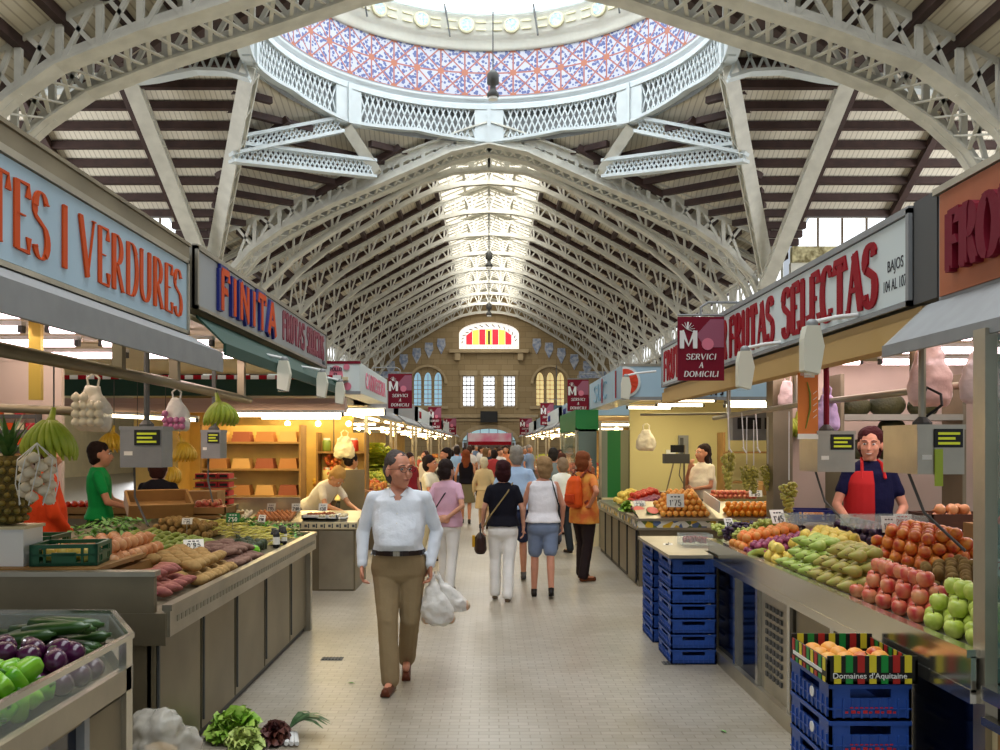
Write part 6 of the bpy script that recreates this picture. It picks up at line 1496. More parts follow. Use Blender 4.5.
# strings and hung grapes
gmt = [meshof(lambda m: grapem(m,90,.3,.018,.09),'hung_grapes',[pm('gold_grape',(168,160,60),(190,180,90),.3),Mst])]
for i,(x,z) in enumerate(((2.25,1.62),(2.5,1.47),(2.62,1.5),(2.75,1.46),(2.42,1.5))):
    o = bpy.data.objects.new('hanging_grapes', gmt[0]); COL.objects.link(o); o.location = (x,8.45+.05*(i%2),z); o.scale = (.9,.9,.75 if i else 1.1); o.rotation_euler.z = i*1.3; tag(o, ('tall cluster of golden grapes hanging leftmost over the oranges','cluster of golden grapes hanging second from the right over the oranges','middle cluster of golden grapes above the oranges','cluster of golden grapes hanging between two others, right of the middle','short cluster of golden grapes hanging next to the tall leftmost one')[i] ,'grapes')
    s_ = MB().tube([(0,0,.03),(0,0,.62)],.005,5).build('string','white'); s_.parent = o
o = bpy.data.objects.new('hanging_grapes', gmt[0]); COL.objects.link(o); o.location = (2.2,6.6,1.42); o.scale = (.9,.9,.7); tag(o,'full cluster of golden grapes hanging lowest, left of the vendor','grapes'); MB().tube([(0,0,.03),(0,0,.75)],.005,5).build('string','white',o)
for i in range(3): one('hanging_string', MB().tube([(2.2+.13*i,8.3,2.0),(2.22+.13*i,8.3,1.66)],.005,5).tube([(2.21+.13*i,8.3,1.68),(2.24+.13*i,8.3,1.63)],.007,5),'white','white string with a hook hanging by the grape clusters','string','hanging strings')
# orange banner with asparagus drawing
t = thing('hanging_poster','narrow orange poster with a green bean drawing hanging on the right','poster',(2.06,6.0,1.74)); MB().bb(0,.135,0,.008,.03,.46).build('sheet',mat('poster_orange',(222,128,56),.6),t); MB().bb(0,.135,-.002,.008,0,.035).build('white_strip','paper',t)
MB().tube([(.05,-.004,.07),(.08,-.004,.2),(.08,-.004,.3),(.06,-.004,.38)],[.003,.007,.007,.003],6).build('green_drawing',mat('poster_green',(120,140,50),.6),t)
sw = MB()
for k in range(5): sw.bar((.1,-.003,.14+.04*k),(.125,-.003,.16+.04*k),.006,.003)
sw.build('pale_marks','paper',t); MB().bb(.04,.11,-.003,0,.41,.44).build('tag','paper',t); MB().tube([(.07,.0,.46),(.07,0,.8)],.004,5).build('string','greyd',t)

# right stall back: pink wall, shelves of melons, steel pillar
screen('pinkish back wall panel behind the smiling vendor',2.8,5.2,8.6,0,2.5,'pinkwall')
t = thing('melon_shelf','steel shelves of dark melons behind the smiling vendor','shelf',(3.0,7.6,0))
for z in (1.55,1.93): MB().bb(0,1.0,0,.35,z-.02,z).bb(0,1.0,-.01,0,z-.02,z+.03).build('shelf','steel',t)
MB().bb(-.03,0,0,.35,0,2.3).build('side_post','steeld',t); MB().bb(1.0,1.03,0,.35,0,2.3).build('side_post','steeld',t)
for i,(x,z,sc) in enumerate(((3.16,1.93,1.0),(3.44,1.93,1.15),(3.75,1.93,1.0),(3.2,1.55,1.0),(3.48,1.55,1.1),(3.48,1.74,1.0),(3.78,1.55,1.1))): place('melon',x,7.78,z+.1*sc,'dark melon on the steel shelves behind the smiling vendor','melons on the steel shelves','flat',sc,rz=.1*i)
for i in range(2): place('melon',3.54,5.55+.6*i,1.23,'big dark melon on the ledge behind the right counter','melons on the rear ledge','flat',1.1,rz=.2)
t = thing('rear_ledge','low steel ledge along the back of the right stall','ledge',(2.9,4.4,0)); MB().bb(0,.8,0,2.05,1.08,1.12).build('top','steel',t); MB().bb(.0,.04,0,2.05,0,1.08).build('front','steeld',t)
t = thing('rear_box','dark red fruit box stack on the ledge behind the right counter','box',(2.95,5.3,1.12)); MB().bb(0,.4,0,.3,0,.1).build('box_base','wood',t)
for i in range(10): MB().sph((.04+.075*(i%5),.07+.12*(i//5),.12),.036,8,6).build('fruit',P['peach'][0].materials[0],t,True)
one('steel_pillar', MB().bb(2.62,2.80,8.3,8.5,0,2.5).bb(2.6,2.82,8.28,8.52,0,.1), 'steeld', 'steel pillar between the orange stall and the vendor', 'pillar')
t = thing('wall_scale','large grey scale display on the wall behind the hanging grapes','scale',(2.6,9.6,1.75)); MB().bb(0,.55,0,.2,0,.3).build('housing','grey',t); MB().bb(.05,.3,-.01,0,.12,.24).build('display','black',t); MB().bb(.34,.5,-.01,0,.12,.24).build('display','black',t)
for i,(x,y,k_) in enumerate(((2.93,4.42,'tomato'),(2.93,4.86,'rapple'),(2.93,5.95,'onion'))):
    t = thing('fruit_crate','dark wooden crate of fruit on the rear ledge, %s of three' % ('nearest','middle','farthest')[i],'crate',(x,y,1.121)); dk = M.get('darkwood') or M.setdefault('darkwood',mat('dark_wood',(84,54,40),.7))
    MB().bb(0,.42,0,.34,0,.012).build('crate_floor',dk,t)
    for b_ in ((0,.42,0,.012,0,.12),(0,.42,.328,.34,0,.12),(0,.012,0,.34,0,.12),(.408,.42,0,.34,0,.12)): MB().bb(*b_).build('crate_side',dk,t)
    pile(k_,x+.02,x+.4,y+.02,y+.32,lambda x,y:1.16,'fruit in the %s dark crate on the rear ledge' % ('nearest','middle','farthest')[i],'fruit in dark crate %s' % ('nearest','middle','farthest')[i],2)
# orange stall interior
one('back_wall_panel', MB().bb(2.35,6,15.0,15.1,0,2.4), mat('cream_yellow',(214,202,142),.6), 'cream yellow back wall of the orange stall', 'wall panel')
one('stall_canopy', MB().bb(1.95,6,11.05,15,2.4,2.44), 'cream', 'canopy over the orange stall', 'canopy')
for i,(x,y) in enumerate(((2.3,12.0),(2.5,13.5),(3.3,12.6),(2.2,14.4),(3.6,13.8),(3.7,12.0))): tube_lamp((x,y,2.3),(x+.75,y+.1,2.3),'tube light inside the orange stall','orange stall tube lights','tube',.022)
t = thing('telephone','grey wall telephone on the cream wall of the orange stall','telephone',(3.15,14.93,1.5)); MB().bb(0,.16,0,.07,0,.36).build('body','grey',t); MB().bb(.02,.07,-.03,.0,.05,.32).build('handset','greyd',t); MB().tube([(.05,-.01,.05),(0,-.02,-.3),(.1,-.02,-.5)],.008,6).build('cord','greyd',t)
one('switch_box', MB().bb(2.95,3.1,14.95,15,1.5,1.62).bb(2.99,3.06,14.93,14.95,1.53,1.59),'white','small white switch box on the cream wall','switch')
shelf_unit('shelf behind the woman in the white vest',3.7,14.2,1.4,1.9,.4,4,'wood')
one('stacked_melons_crate', MB().bb(3.8,4.5,12.5,12.9,1.0,1.15).bb(3.83,4.47,12.53,12.87,1.15,1.18), 'wood', 'wooden box on the counter behind the oranges', 'box')
tube_rail = one('hanging_rail', MB().tube([(1.9,11.3,2.08),(3.4,11.3,2.1)],.015,8), 'steel', 'thin rail under the orange slice sign', 'rail')
# green kiosk
t = thing('green_kiosk','green and grey glazed kiosk on the right beyond the orange stall','kiosk',(1.5,15.3,0))
MB().bb(-.03,.36,0,3.4,1.95,2.3).build('green_fascia','green',t); MB().bb(0,.02,.05,3.4,.9,1.95).build('side_glass','glassg',t); MB().bb(.02,.33,.0,.02,.75,1.95).build('front_glass',mat('smoked',(96,110,104),.2),t)
MB().bb(.48,.7,-.25,-.22,.8,1.95).build('green_panel','green',t); MB().bb(.36,.48,-.25,-.23,.8,1.95).build('grey_panel',mat('smoked2',(120,128,116),.3),t); MB().bb(.7,.9,-.25,-.23,.8,1.95).build('grey_panel',mat('smoked3',(126,126,100),.3),t)
MB().bb(.34,.38,-.28,-.2,0,2.1).build('frame_post','steel',t); MB().bb(-.03,.0,0,.04,0,2.0).build('frame_post','steel',t); MB().bb(.34,.95,-.28,-.2,.72,.82).build('sill','cream',t); MB().bb(0,.95,-.2,.0,0,.74).build('lower_wall','cream',t); MB().bb(0,.33,-.0,.03,1.93,1.97).build('glass_rail','steel',t)
# ================================================================ RIGHT EDGE: GLASS CASE OF THE NEAREST STALL
t = thing('glass_counter','tall glass-fronted counter with steel post at the right edge','counter',(1.78,1.2,0))
MB().bb(-.005,.04,2.02,2.1,0,2.12).build('corner_post','steel',t); MB().bb(.05,.06,0,2.0,.84,2.1).build('glass_pane','glassg',t); MB().bb(.04,.30,2.05,2.06,.84,2.1).build('glass_end','glassg',t)
MB().bb(.3,.33,2.02,2.08,.0,2.1).build('inner_post','steel',t)
MB().bb(-.02,.06,0,2.02,.79,.84).bb(-.02,.02,0,2.02,.70,.73).build('bumper_rail','chrome',t); MB().bb(.02,.04,0,2.02,.1,.7).build('front_panel','cream',t); MB().bb(0,.03,1.9,1.95,0,.7).build('panel_joint','wood',t)
MB().bb(.04,1.0,0,2.02,0,.1).build('plinth','greyd',t); MB().bb(.06,.9,0,2.0,.8,.84).build('deck','steel',t)
t = thing('glass_jar','large round glass jar inside the right edge case','jar',(1.98,2.9,.85)); MB().lathe([(.09,0),(.14,.04),(.15,.14),(.1,.24),(.07,.28),(.08,.3)],(0,0,0),20).build('glass_body','glassg',t,True); MB().lathe([(.085,.3),(.085,.33),(.02,.35)],(0,0,0),16).build('lid','steel',t)
t = bag('pale hanging cloth bag seen through the right edge glass',2.1,3.0,1.45,.25,.6,(226,190,180),.08)
for i in range(10): place('tomato',2.0+.08*(i%4),2.5+.09*(i//4),.88,'red fruit seen through the right edge glass','red fruit in the right edge case')

# ================================================================ FARTHER STALLS BOTH SIDES
random.seed(21)
cols = [((210,170,60),(190,60,40),'heap of yellow and red goods'),((120,150,50),(190,190,70),'heap of green vegetables'),((200,90,50),(230,180,90),'heap of orange goods'),((170,40,40),(220,120,90),'heap of red meats'),((230,220,190),(190,150,100),'heap of pale breads')]
def far_stall(side, y0, y1, k, lab, face, text=None, tcol='red', lift=0):
    s = side; x = s*1.95; t = thing('market_stall', lab, 'stall', (x,y0,0)); L = y1-y0
    MB().bb(s*-.1,s*1.8,0,L,0,.8).build('counter','steeld',t); MB().bb(s*-.15,s*1.8,-.03,L,.8,.84).build('counter_top','steel',t)
    MB().bb(0,s*.25,0,L,2.35+lift,2.75+lift).build('sign_board',face,t); MB().bb(0,s*2.2,0,.2,2.35+lift,2.75+lift).build('front_board',face,t)
    MB().prism([(0,2.35+lift),(-s*.18,2.2+lift),(-s*.18,2.15+lift),(0,2.28+lift)], lambda p:(p[0],0,p[1]), lambda p:(p[0],L,p[1])).build('awning','grey',t)
    MB().bb(s*.1,s*3.2,.05,L,2.33+lift,2.35+lift).build('canopy','cream',t); MB().bb(s*3.1,s*3.2,0,L,0,2.33+lift).build('back_wall','yellowwall',t)
    MB().bb(s*.02,s*.08,.02,.08,.8,2.35).build('post','steel',t); MB().bb(s*.02,s*.08,L-.08,L-.02,.8,2.35).build('post','steel',t)
    for q in range(2): MB().tube([(s*.3,.3+q*L/2,2.2),(s*.3,.2+(q+1)*L/2-.3,2.2)],.025,6).build('tube_light','tube',t)
    MB().tube([(s*.5,.25,2.15),(s*1.8,.25,2.15)],.025,6).build('tube_light','tube',t)
    for q in range(3): MB().sph((s*(.35+.5*q),.15,2.05),(.05,.05,.05),8,6).build('bulb','bulb',t)
    if text:
        Mx = (ML if s < 0 else MR); pos = (-s*.01,.4,2.45+lift) if s < 0 else (-.01,L-.4,2.45+lift)
        textobj(text,.28,'lettering',tcol,t,Matrix.Translation(pos) @ Mx,.004,.9)
    return t
def heap(side, y0, y1, ci, x0=.05, w=1.2, z=.84, n=260, r=.05, label=None):
    mb = MB(); c = cols[ci%5]
    for i in range(n):
        u = random.random(); v = random.random(); mb.sph((side*(1.95+x0+u*w), y0+v*(y1-y0), z+.02+u*.25+random.random()*.06), r*random.uniform(.8,1.2), 6, 4)
    tag(mb.build('produce_heap',pm('heap%d_%d'%(ci,int(y0)),c[0],c[1],.6,6),smooth=True), label, 'produce', None, 'stuff')
ordn = ['first','second','third','fourth','fifth','sixth','seventh']
LW = [(-1,14.6,18.4,'signgrey',None),(-1,19.2,23.6,'signgrey',None),(-1,24.6,29.5,'signwhite','CARNS'),(-1,31,36,'signgrey',None),(-1,38,44,'signwhite','PEIX'),(-1,47,54,'signgrey',None)]
RW = [(1,19.6,24,'signblue','FRUITES'),(1,25,30,'signwhite','POLLERIA'),(1,31.5,37,'signblue',None),(1,39,45,'signwhite',None),(1,47,54,'signgrey',None)]
for i,(s,a,b_,f,tx) in enumerate(LW):
    far_stall(s,a,b_,i,'lit market stall on the left side, %s beyond the chicken sign' % ordn[i],f,tx); heap(s,a+.1,b_-.1,i,label='heaped goods on the %s far stall on the left' % ordn[i])
for i,(s,a,b_,f,tx) in enumerate(RW):
    far_stall(s,a,b_,i,'lit market stall on the right side, %s beyond the green kiosk' % ordn[i],f,tx,'navy'); heap(s,a+.1,b_-.1,i+2,label='heaped goods on the %s far stall on the right' % ordn[i])
# cross signs far away
t = thing('shop_sign','far white sign with dark letters hanging on the right near the gable','sign',(3.2,33,2.35)); MB().bb(0,4,0,.2,0,.7).build('sign_box','signwhite',t); textobj('PUCO',.6,'lettering','ink',t,fc(.1,-.01,.12),.01,1.2)
t = thing('shop_sign','far white sign with dark letters on the left near the gable','sign',(-6.5,33,2.15)); MB().bb(0,4,0,.2,0,.6).build('sign_box','signwhite',t); textobj('CARNS',.5,'lettering','maroon',t,fc(1.5,-.01,.1),.01,1.2)
t = thing('hanging_board','dark blue board hanging near the far doorway','board',(3.6,52,2.3)); MB().bb(0,3.4,0,.1,0,1.7).build('board',mat('bluegrey',(70,100,116),.5),t); MB().bb(.3,3.0,-.01,0,.3,1.0).build('pale_lines',mat('bluegrey2',(130,150,150),.5),t); MB().tube([(.3,.05,1.7),(.3,.05,4)],.03,6).build('rod','greyd',t)
# inner bananas and leafy display at the left, lit
t = thing('flower_display','leafy yellow and green display hanging in the lit stall behind the striding man','display',(-1.95,15.2,1.3)); mb = MB(); leafball(mb,.42,160,77,.6); mb.build('leaves',pm('display_leaf',(150,170,50),(206,196,70)),t)
t = thing('flower_display','red and orange fruit garland hanging left of the leafy display','display',(-2.5,14.5,1.55)); mb = MB()
for i in range(70): mb.sph((.12*jit(1),.12*jit(1),-.35*random.random()),.035,7,5)
mb.build('fruit',pm('garland',(200,70,40),(226,150,70)),t,True); MB().tube([(0,0,0),(0,0,.8)],.008,5).build('string','greyd',t)
bag('white carrier bags hanging in the lit stall above the man in the yellow shirt',-2.15,13.4,1.5,.3,.42,(246,232,190),.06)
# bananas in far-left stall
for i,(x,z) in enumerate(((-4.0,1.85),(-3.75,1.8),(-3.3,1.75),(-3.45,1.5))): hang_bananas(x,9.6,z,('yellow bananas hanging far left beside the pale bag','second yellow banana bunch from the left, behind the green shirt','yellow bananas hanging right of the green shirt','low yellow banana bunch behind the green shirt')[i],8,.2,i*.5,1.1,2.4,pm('yellow_banana',(226,180,40),(236,200,80),.45,8) if i == 0 else bpy.data.materials['yellow_banana'])
# drain grates and litter
for i,(x,y) in enumerate(((-1.33,7.1),(1.35,6.95))): 
    t = thing('drain_grate','small iron drain grate in the floor on the %s' % ('left','right')[i],'grate',(x,y,.001)); MB().bb(0,.17,0,.1,0,.004).build('frame','greyd',t); g_ = MB()
    for k in range(6): g_.bb(.012+.026*k,.024+.026*k,.01,.09,.004,.008)
    g_.build('bars','black',t)
for i,(x,y) in enumerate(((-1.2,5.6),(1.5,4.9),(1.4,5.3),(-.95,6.4))): one('fallen_leaf', MB().add([(0,0,0),(.03,.012,.008),(.06,0,.002),(.03,-.014,.006)],[(0,1,2,3)]), pmt, 'green leaf dropped on the aisle floor', 'leaf', 'fallen leaves', (x,y,.004), i)
# stall daylight / lamp light
def stall_light(name,x,y,z,sx,sy,e,col): area(name,(x,y,z),sx,e,col,(0,0,0),sy)
stall_light('left_tubes',-3.0,6,2.42,1.8,4.5,24,(1,.86,.62)); stall_light('egg_tubes',-3.0,12.8,2.2,2,3,80,(1,.78,.36)); stall_light('right_tubes',3.1,6.4,2.42,1.5,4,30,(1,.84,.8)); stall_light('orange_tubes',3.0,12.8,2.28,1.8,3,45,(1,.86,.55))
for i,(s,a,b_,f,tx) in enumerate(LW+RW): stall_light('stall_tubes',s*2.9,(a+b_)/2,2.25,1.5,b_-a-.5,40,(1,.78,.42))
# ================================================================ THE PEOPLE
random.seed(3)
def at(px, d): return (px-489)/900*d
TAN=(198,140,108)
# striding man with shopping bags
man, T_, TL_, HT_ = person('man with glasses, white shirt and khaki trousers striding towards us with bags', (at(399,6.4),6.4,0), 0, H=1.66, male=True,
  skin=(206,142,114), hair=(84,76,72), hairstyle='receding', top=(226,232,240), sleeve='long', leg_col=(150,130,98), shoe=(96,52,36), yaw=38, pitch=2, belly=.06, fat=1.18,
  arms={'R':((-.275,.03,1.14),(-.27,-.05,.90),(0,-.12,-1)),'L':((.28,.06,1.14),(.235,-.04,.90),(.02,-.05,-1),(-1,-.3,0))},
  feet={'R':((-.045,-.20,.085),-6),'L':((.035,.24,.14),4)}, knees={'R':((-.07,-.14,.50)),'L':((.085,-.02,.49))}, vox=.0075, hand_curl=.9, tuck=True, top_z=.99, wide=1.13, hsc=1.15, neckline='V')
# belt, buckle, collar, buttons, pocket, glasses
s_ = 1.66/1.75
bt = MB(); n = 28
for i in range(n):
    a, b_ = 2*pi*i/n, 2*pi*(i+1)/n; f_ = lambda a: T_ @ V((cos(a)*.194, sin(a)*.174-.018, 1.0)); bt.bar(f_(a), f_(b_), .012, .034)
bt.build('belt', mat('belt_leather',(40,26,22),.4), man); p = T_ @ V((.0,-.194,1.0)); MB().box(p.x,p.y,p.z,.045,.008,.035).build('belt_buckle','steel',man)
cl = MB()
for sx in (-1,1):
    a = TL_ @ V((sx*.062,.03,1.475)); b_ = TL_ @ V((sx*.055,-.055,1.455)); c_ = TL_ @ V((sx*.018,-.085,1.415)); d_ = TL_ @ V((sx*.06,-.085,1.40)); e_ = TL_ @ V((sx*.085,-.03,1.435)); g_ = TL_ @ V((sx*.085,.04,1.45)); th = V((0,-.008,.006))
    cl.add([a,b_,c_,d_,e_,g_]+[q+th for q in (a,b_,c_,d_,e_,g_)], [(0,1,4,5),(1,2,3,4),(6,7,10,11),(7,8,9,10),(0,1,7,6),(1,2,8,7),(2,3,9,8),(3,4,10,9),(4,5,11,10)])
cl.build('collar', cm((232,236,242),.8), man)
for k in range(5): z = 1.36-.07*k; p = TL_ @ V((.0,-.118-.006*k-.055*sin(min(1,k/4)*1.5),z)); MB().sph(p,(.005,.003,.005),8,6).build('button','paper',man)
def glasses(parent, HT, s, m='black'):
    g = MB(); M3 = HT.to_3x3().normalized()
    for sx in (-1,1):
        for i in range(12):
            a, b_ = 2*pi*i/12, 2*pi*(i+1)/12; q = lambda a: HT @ V((sx*.032+.024*cos(a), -.112, .012+.017*sin(a))); g.bar(q(a),q(b_),.003)
        g.bar(HT@V((sx*.055,-.108,.018)), HT@V((sx*.083,.0,.01)), .003)
    g.bar(HT@V((-.009,-.113,.016)), HT@V((.009,-.113,.016)), .003); g.build('glasses', m, parent)
glasses(man, HT_, s_)
# his bags
def hbag(label, x, y, z, w, h, d, lx, loc0, col=(236,232,228)):
    t = thing('carrier_bag', label, 'bag', (x,y,z)); mb = MB()
    loft(mb,[(lx,0,0,w*.2,d*.4),(lx,0,h*.06,w*.42,d*.9),(lx*.9,0,h*.3,w*.5,d),(lx*.6,0,h*.58,w*.33,d*.7),(lx*.25,0,h*.82,w*.12,d*.3),(0,0,h*.97,.02,.015)],18)
    rem(mb,'bag_body','plastic',t,.009,1,folds=.035)
    for sx in (-1,1): MB().tube([(lx*.2+sx*w*.05,0,h*.84),(sx*.02,0,h*.96),(sx*.008,0,h+.015)],.007,6).build('handle','plastic',t)
    g_ = MB()
    for i in range(5): g_.sph((lx+w*.18*(i-2)*.9,0,.05+.02*(i%2)),(.04,.035,.04),8,6)
    g_.build('contents', pm('bagfill%d'%int(w*100),(206,160,130),(196,196,170),.8), t, True); return t
hL = T_ @ V((.245,-.05,.80))
hbag('translucent white carrier bag hanging from the striding man\'s hand', -.64+hL.x-.0, 6.4+hL.y, .425, .25, .36, .08, .05, 0)
hbag('second carrier bag of the striding man, swinging out to the right', -.64+hL.x+.03, 6.4+hL.y+.1, .50, .2, .28, .07, .14, 0)

BACK = pi
# woman, pink shirt, hands clasped behind
w1,T1,TL1,HT1 = person('dark-haired woman in a pink shirt, white trousers, hands clasped behind her back', (at(447,10.5),10.5,0), BACK-.35, H=1.53, skin=(206,150,120), hair=(44,34,32), hairstyle='full',
  top=(214,170,190), leg_col=(232,230,226), shoe=(90,80,70), yaw=-20, fat=1.12, belly=.02, top_z=.86,
  arms={'L':((.26,.10,1.14),(.05,.17,.98),(-1,.15,-.25),(0,-1,0)),'R':((-.26,.10,1.14),(-.05,.18,.97),(1,.15,-.25),(0,-1,0))}, feet={'L':((.1,-.14,.08),0),'R':((-.09,.12,.09),5)}, vox=.011)
MB().tube([TL1@V((-.15,-.02,1.46)),TL1@V((-.02,.13,1.3)),TL1@V((.17,.13,1.02)),TL1@V((.2,.02,.94)),TL1@V((.1,-.14,1.1)),TL1@V((-.1,-.12,1.38)),TL1@V((-.15,-.02,1.46))],.008,6).build('bag_strap','black',w1)
# woman, black t-shirt
w2,T2,TL2,HT2 = person('woman with dark red hair in a black t-shirt and white trousers seen from behind', (at(503,9.9),9.9,0), BACK, H=1.53, skin=(206,150,124), hair=(52,22,26), hairstyle='full', top=(24,24,34), leg_col=(236,234,230), shoe=(110,96,78),
  fat=1.1, belly=.01, arms={'L':((.235,.0,1.15),(.255,-.1,.93),(0,-.3,-1)),'R':((-.245,.02,1.14),(-.26,-.04,.91),(0,-.1,-1))}, feet={'L':((.10,-.04,.09),0),'R':((-.055,.14,.08),-4)}, vox=.011)
MB().tube([TL2@V((-.12,.03,1.47)),TL2@V((-.05,.135,1.35)),TL2@V((.15,.14,1.08)),TL2@V((.24,.02,.92)),TL2@V((.15,-.13,1.1)),TL2@V((-.08,-.13,1.38)),TL2@V((-.12,.03,1.47))],.008,6).build('bag_strap','ochre' if 'ochre' in M else cm((150,130,90)),w2)
t = thing('handbag','dark brown and yellow handbag at the side of the woman in the black t-shirt','handbag',(at(484,9.9)-.04,9.95,.50)); mb = MB(); loft(mb,[(0,0,0,.05,.09),(0,0,.04,.07,.13),(0,0,.18,.06,.12),(0,0,.23,.02,.08)],14); rem(mb,'bag_body',cm((54,38,34),.5),t,.012,2,folds=.01)
MB().tube([(0,-.09,.2),(0,-.05,.33),(0,.05,.33),(0,.09,.2)],.008,6).build('handle','black',t); MB().bb(-.09,-.06,-.06,.04,.08,.2).build('yellow_tag',cm((200,150,40)),t)
# woman, white tank top
w3,T3,TL3,HT3 = person('blonde woman in a white sleeveless top and grey-blue shorts walking away', (at(543,10.1),10.1,0), BACK, H=1.57, skin=(198,138,112), hair=(150,120,84), hairstyle='full', top=(236,234,238), sleeve='none', legs='shorts', leg_col=(120,134,160), shoe=(30,24,24),
  yaw=25, fat=1.15, belly=.015, arms={'L':((.24,.0,1.15),(.25,-.08,.92),(0,-.3,-1)),'R':((-.25,.02,1.14),(-.245,-.06,.91),(0,-.1,-1))}, feet={'L':((.11,-.03,.08),0),'R':((-.09,.18,.12),-4)}, vox=.011, neckline=True)
MB().tube([TL3@V((-.1,.03,1.47)),TL3@V((-.13,.12,1.36)),TL3@V((-.2,.08,1.1)),TL3@V((-.22,.0,.95))],.008,6).build('bag_strap','black',w3)
# tall man blue shirt
person('tall grey-haired man in a pale blue shirt and dark shorts beyond the two women', (at(516,11.2),11.2,0), BACK, H=1.70, male=True, skin=(196,140,112), hair=(140,134,124), hairstyle='short', top=(170,196,226), legs='shorts', leg_col=(50,56,80), shoe=(84,80,78), fat=1.2, yaw=10,
  feet={'L':((.1,.1,.08),0),'R':((-.1,-.1,.1),0)}, vox=.012, belly=.02)
# woman with orange backpack
ot = mat('orange_pattern',(206,96,44),.8,col2=(216,150,60),vscale=9)
w5,T5,TL5,HT5 = person('woman in an orange patterned top with hand to her mouth beside the orange counter', (at(584,11.3),11.3,0), BACK-.9+.0, H=1.62, skin=(196,130,98), hair=(122,68,40), hairstyle='full', top=ot, sleeve='short', leg_col=(44,34,34), shoe=(96,54,32), top_z=.78,
  yaw=0, fat=1.15, arms={'L':((.3,-.1,1.17),(.1,-.24,1.42),(-.4,.1,.7),(0,1,0)),'R':((-.36,.12,1.22),(-.2,.1,1.02),(.8,-.3,-.3),(0,0,-1))}, feet={'L':((.1,-.05,.1),15),'R':((-.1,.1,.09),-10)}, vox=.011)
bp = MB(); loft(bp,[(0,.17,1.0,.11,.05),(0,.19,1.04,.14,.08),(0,.19,1.2,.14,.085),(0,.18,1.36,.12,.06),(0,.16,1.42,.07,.03)],16,TL5); t = thing('backpack','orange backpack worn by the woman beside the orange counter','backpack',w5.location,w5.rotation_euler.z)
rem(bp,'pack_body',cm((216,84,32),.6),t,.011,2,folds=.008); pk = MB(); loft(pk,[(0,.265,1.05,.09,.02),(0,.275,1.08,.1,.025),(0,.27,1.18,.095,.02)],14,TL5); rem(pk,'front_pocket',cm((190,64,26),.6),t,.01,2)
for sx in (-1,1): MB().tube([TL5@V((sx*.09,.15,1.4)),TL5@V((sx*.11,.05,1.5)),TL5@V((sx*.12,-.1,1.42)),TL5@V((sx*.15,-.08,1.2)),TL5@V((sx*.14,.12,1.06))],.014,6).build('strap',cm((120,56,40)),t)
MB().tube([TL5@V((-.04,.17,1.42)),TL5@V((0,.2,1.46)),TL5@V((.04,.17,1.42))],.007,6).build('top_loop','black',t)

# stall platforms (vendors stand on raised floors)
one('vendor_platform', MB().bb(2.66,2.88,5.6,7.5,0,.2).bb(2.66,3.4,6.5,7.4,0,.2).bb(2.67,3.39,6.51,7.39,.2,.21), 'wood', 'low wooden platform under the smiling vendor', 'platform')
# smiling vendor
v1,T6,TL6,HT6 = person('smiling vendor with dark red hair, navy t-shirt and red apron', (at(868,6.82),6.82,.21), -.1, H=1.63, skin=(226,164,136), hair=(70,30,34), hairstyle='full', top=(28,30,66), leg_col=(30,28,40), shoe=(30,30,30),
  yaw=-22, lean=4, fat=1.15, belly=.01, arms={'R':((-.27,-.08,1.12),(-.23,-.34,.98),(-.3,-.8,-.4),(0,0,-1)),'L':((.26,-.06,1.10),(.06,-.33,.93),(-.3,-.8,-.3),(0,0,-1))}, vox=.009)
ap = MB(); loft(ap,[(0,-.03,.62,.2,.13),(0,-.03,.95,.22,.16),(0,-.03,1.1,.2,.155),(0,-.02,1.3,.195,.14),(0,-.012,1.4,.15,.1)],22,TL6); ap2 = MB()
for f in list(ap.f): pass
o = rem(ap,'apron',cm((206,50,52),.7),v1,.01,2)
# keep only the front of the apron, wearer's right half red and left half navy
bm = bmesh.new(); bm.from_mesh(o.data); bmesh.ops.delete(bm, geom=[v for v in bm.verts if v.co.y > .0+.0 or (v.co.x > .0 and v.co.z > .82) or v.co.z > 1.36], context='VERTS'); bm.to_mesh(o.data); bm.free()
for sx in (-1,1): MB().tube([TL6@V((sx*.09,-.118,1.34)),TL6@V((sx*.075,-.06,1.46)),TL6@V((sx*.05,.04,1.49))],.012,6).build('apron_strap',cm((206,50,52),.7),v1)
MB().tube([HT6@V((-.02,-.1,-.053)),HT6@V((0,-.109,-.057)),HT6@V((.02,-.1,-.053))],[.0015,.0038,.0015],8).build('smile','white',v1); p = T6@V((.06,-.33,.94)); MB().tube([p+V((-.02,0,-.01)),p+V((.02,.01,.01))],.034,10).build('wristwatch','white',v1)
# vendor in white vest
person('dark-haired woman vendor in a white vest with one hand to her mouth', (at(703,12.4),12.4,.1), -.9-.0, H=1.62, skin=(200,140,112), hair=(40,26,24), hairstyle='long', top=(232,222,206), sleeve='short', leg_col=(60,50,50), shoe=(40,40,40), fat=1.25, belly=.03, yaw=-15,
  arms={'R':((-.22,-.14,1.13),(-.06,-.24,1.38),(.2,.1,.8),(0,1,0)),'L':((.2,-.08,1.12),(.02,-.26,1.08),(-.8,-.3,0),(0,-1,0))}, vox=.012)
one('vendor_platform', MB().bb(2.5,3.4,12.0,12.8,0,.09).bb(2.51,3.39,12.01,12.79,.09,.1), 'wood', 'low platform under the woman in the white vest', 'platform')
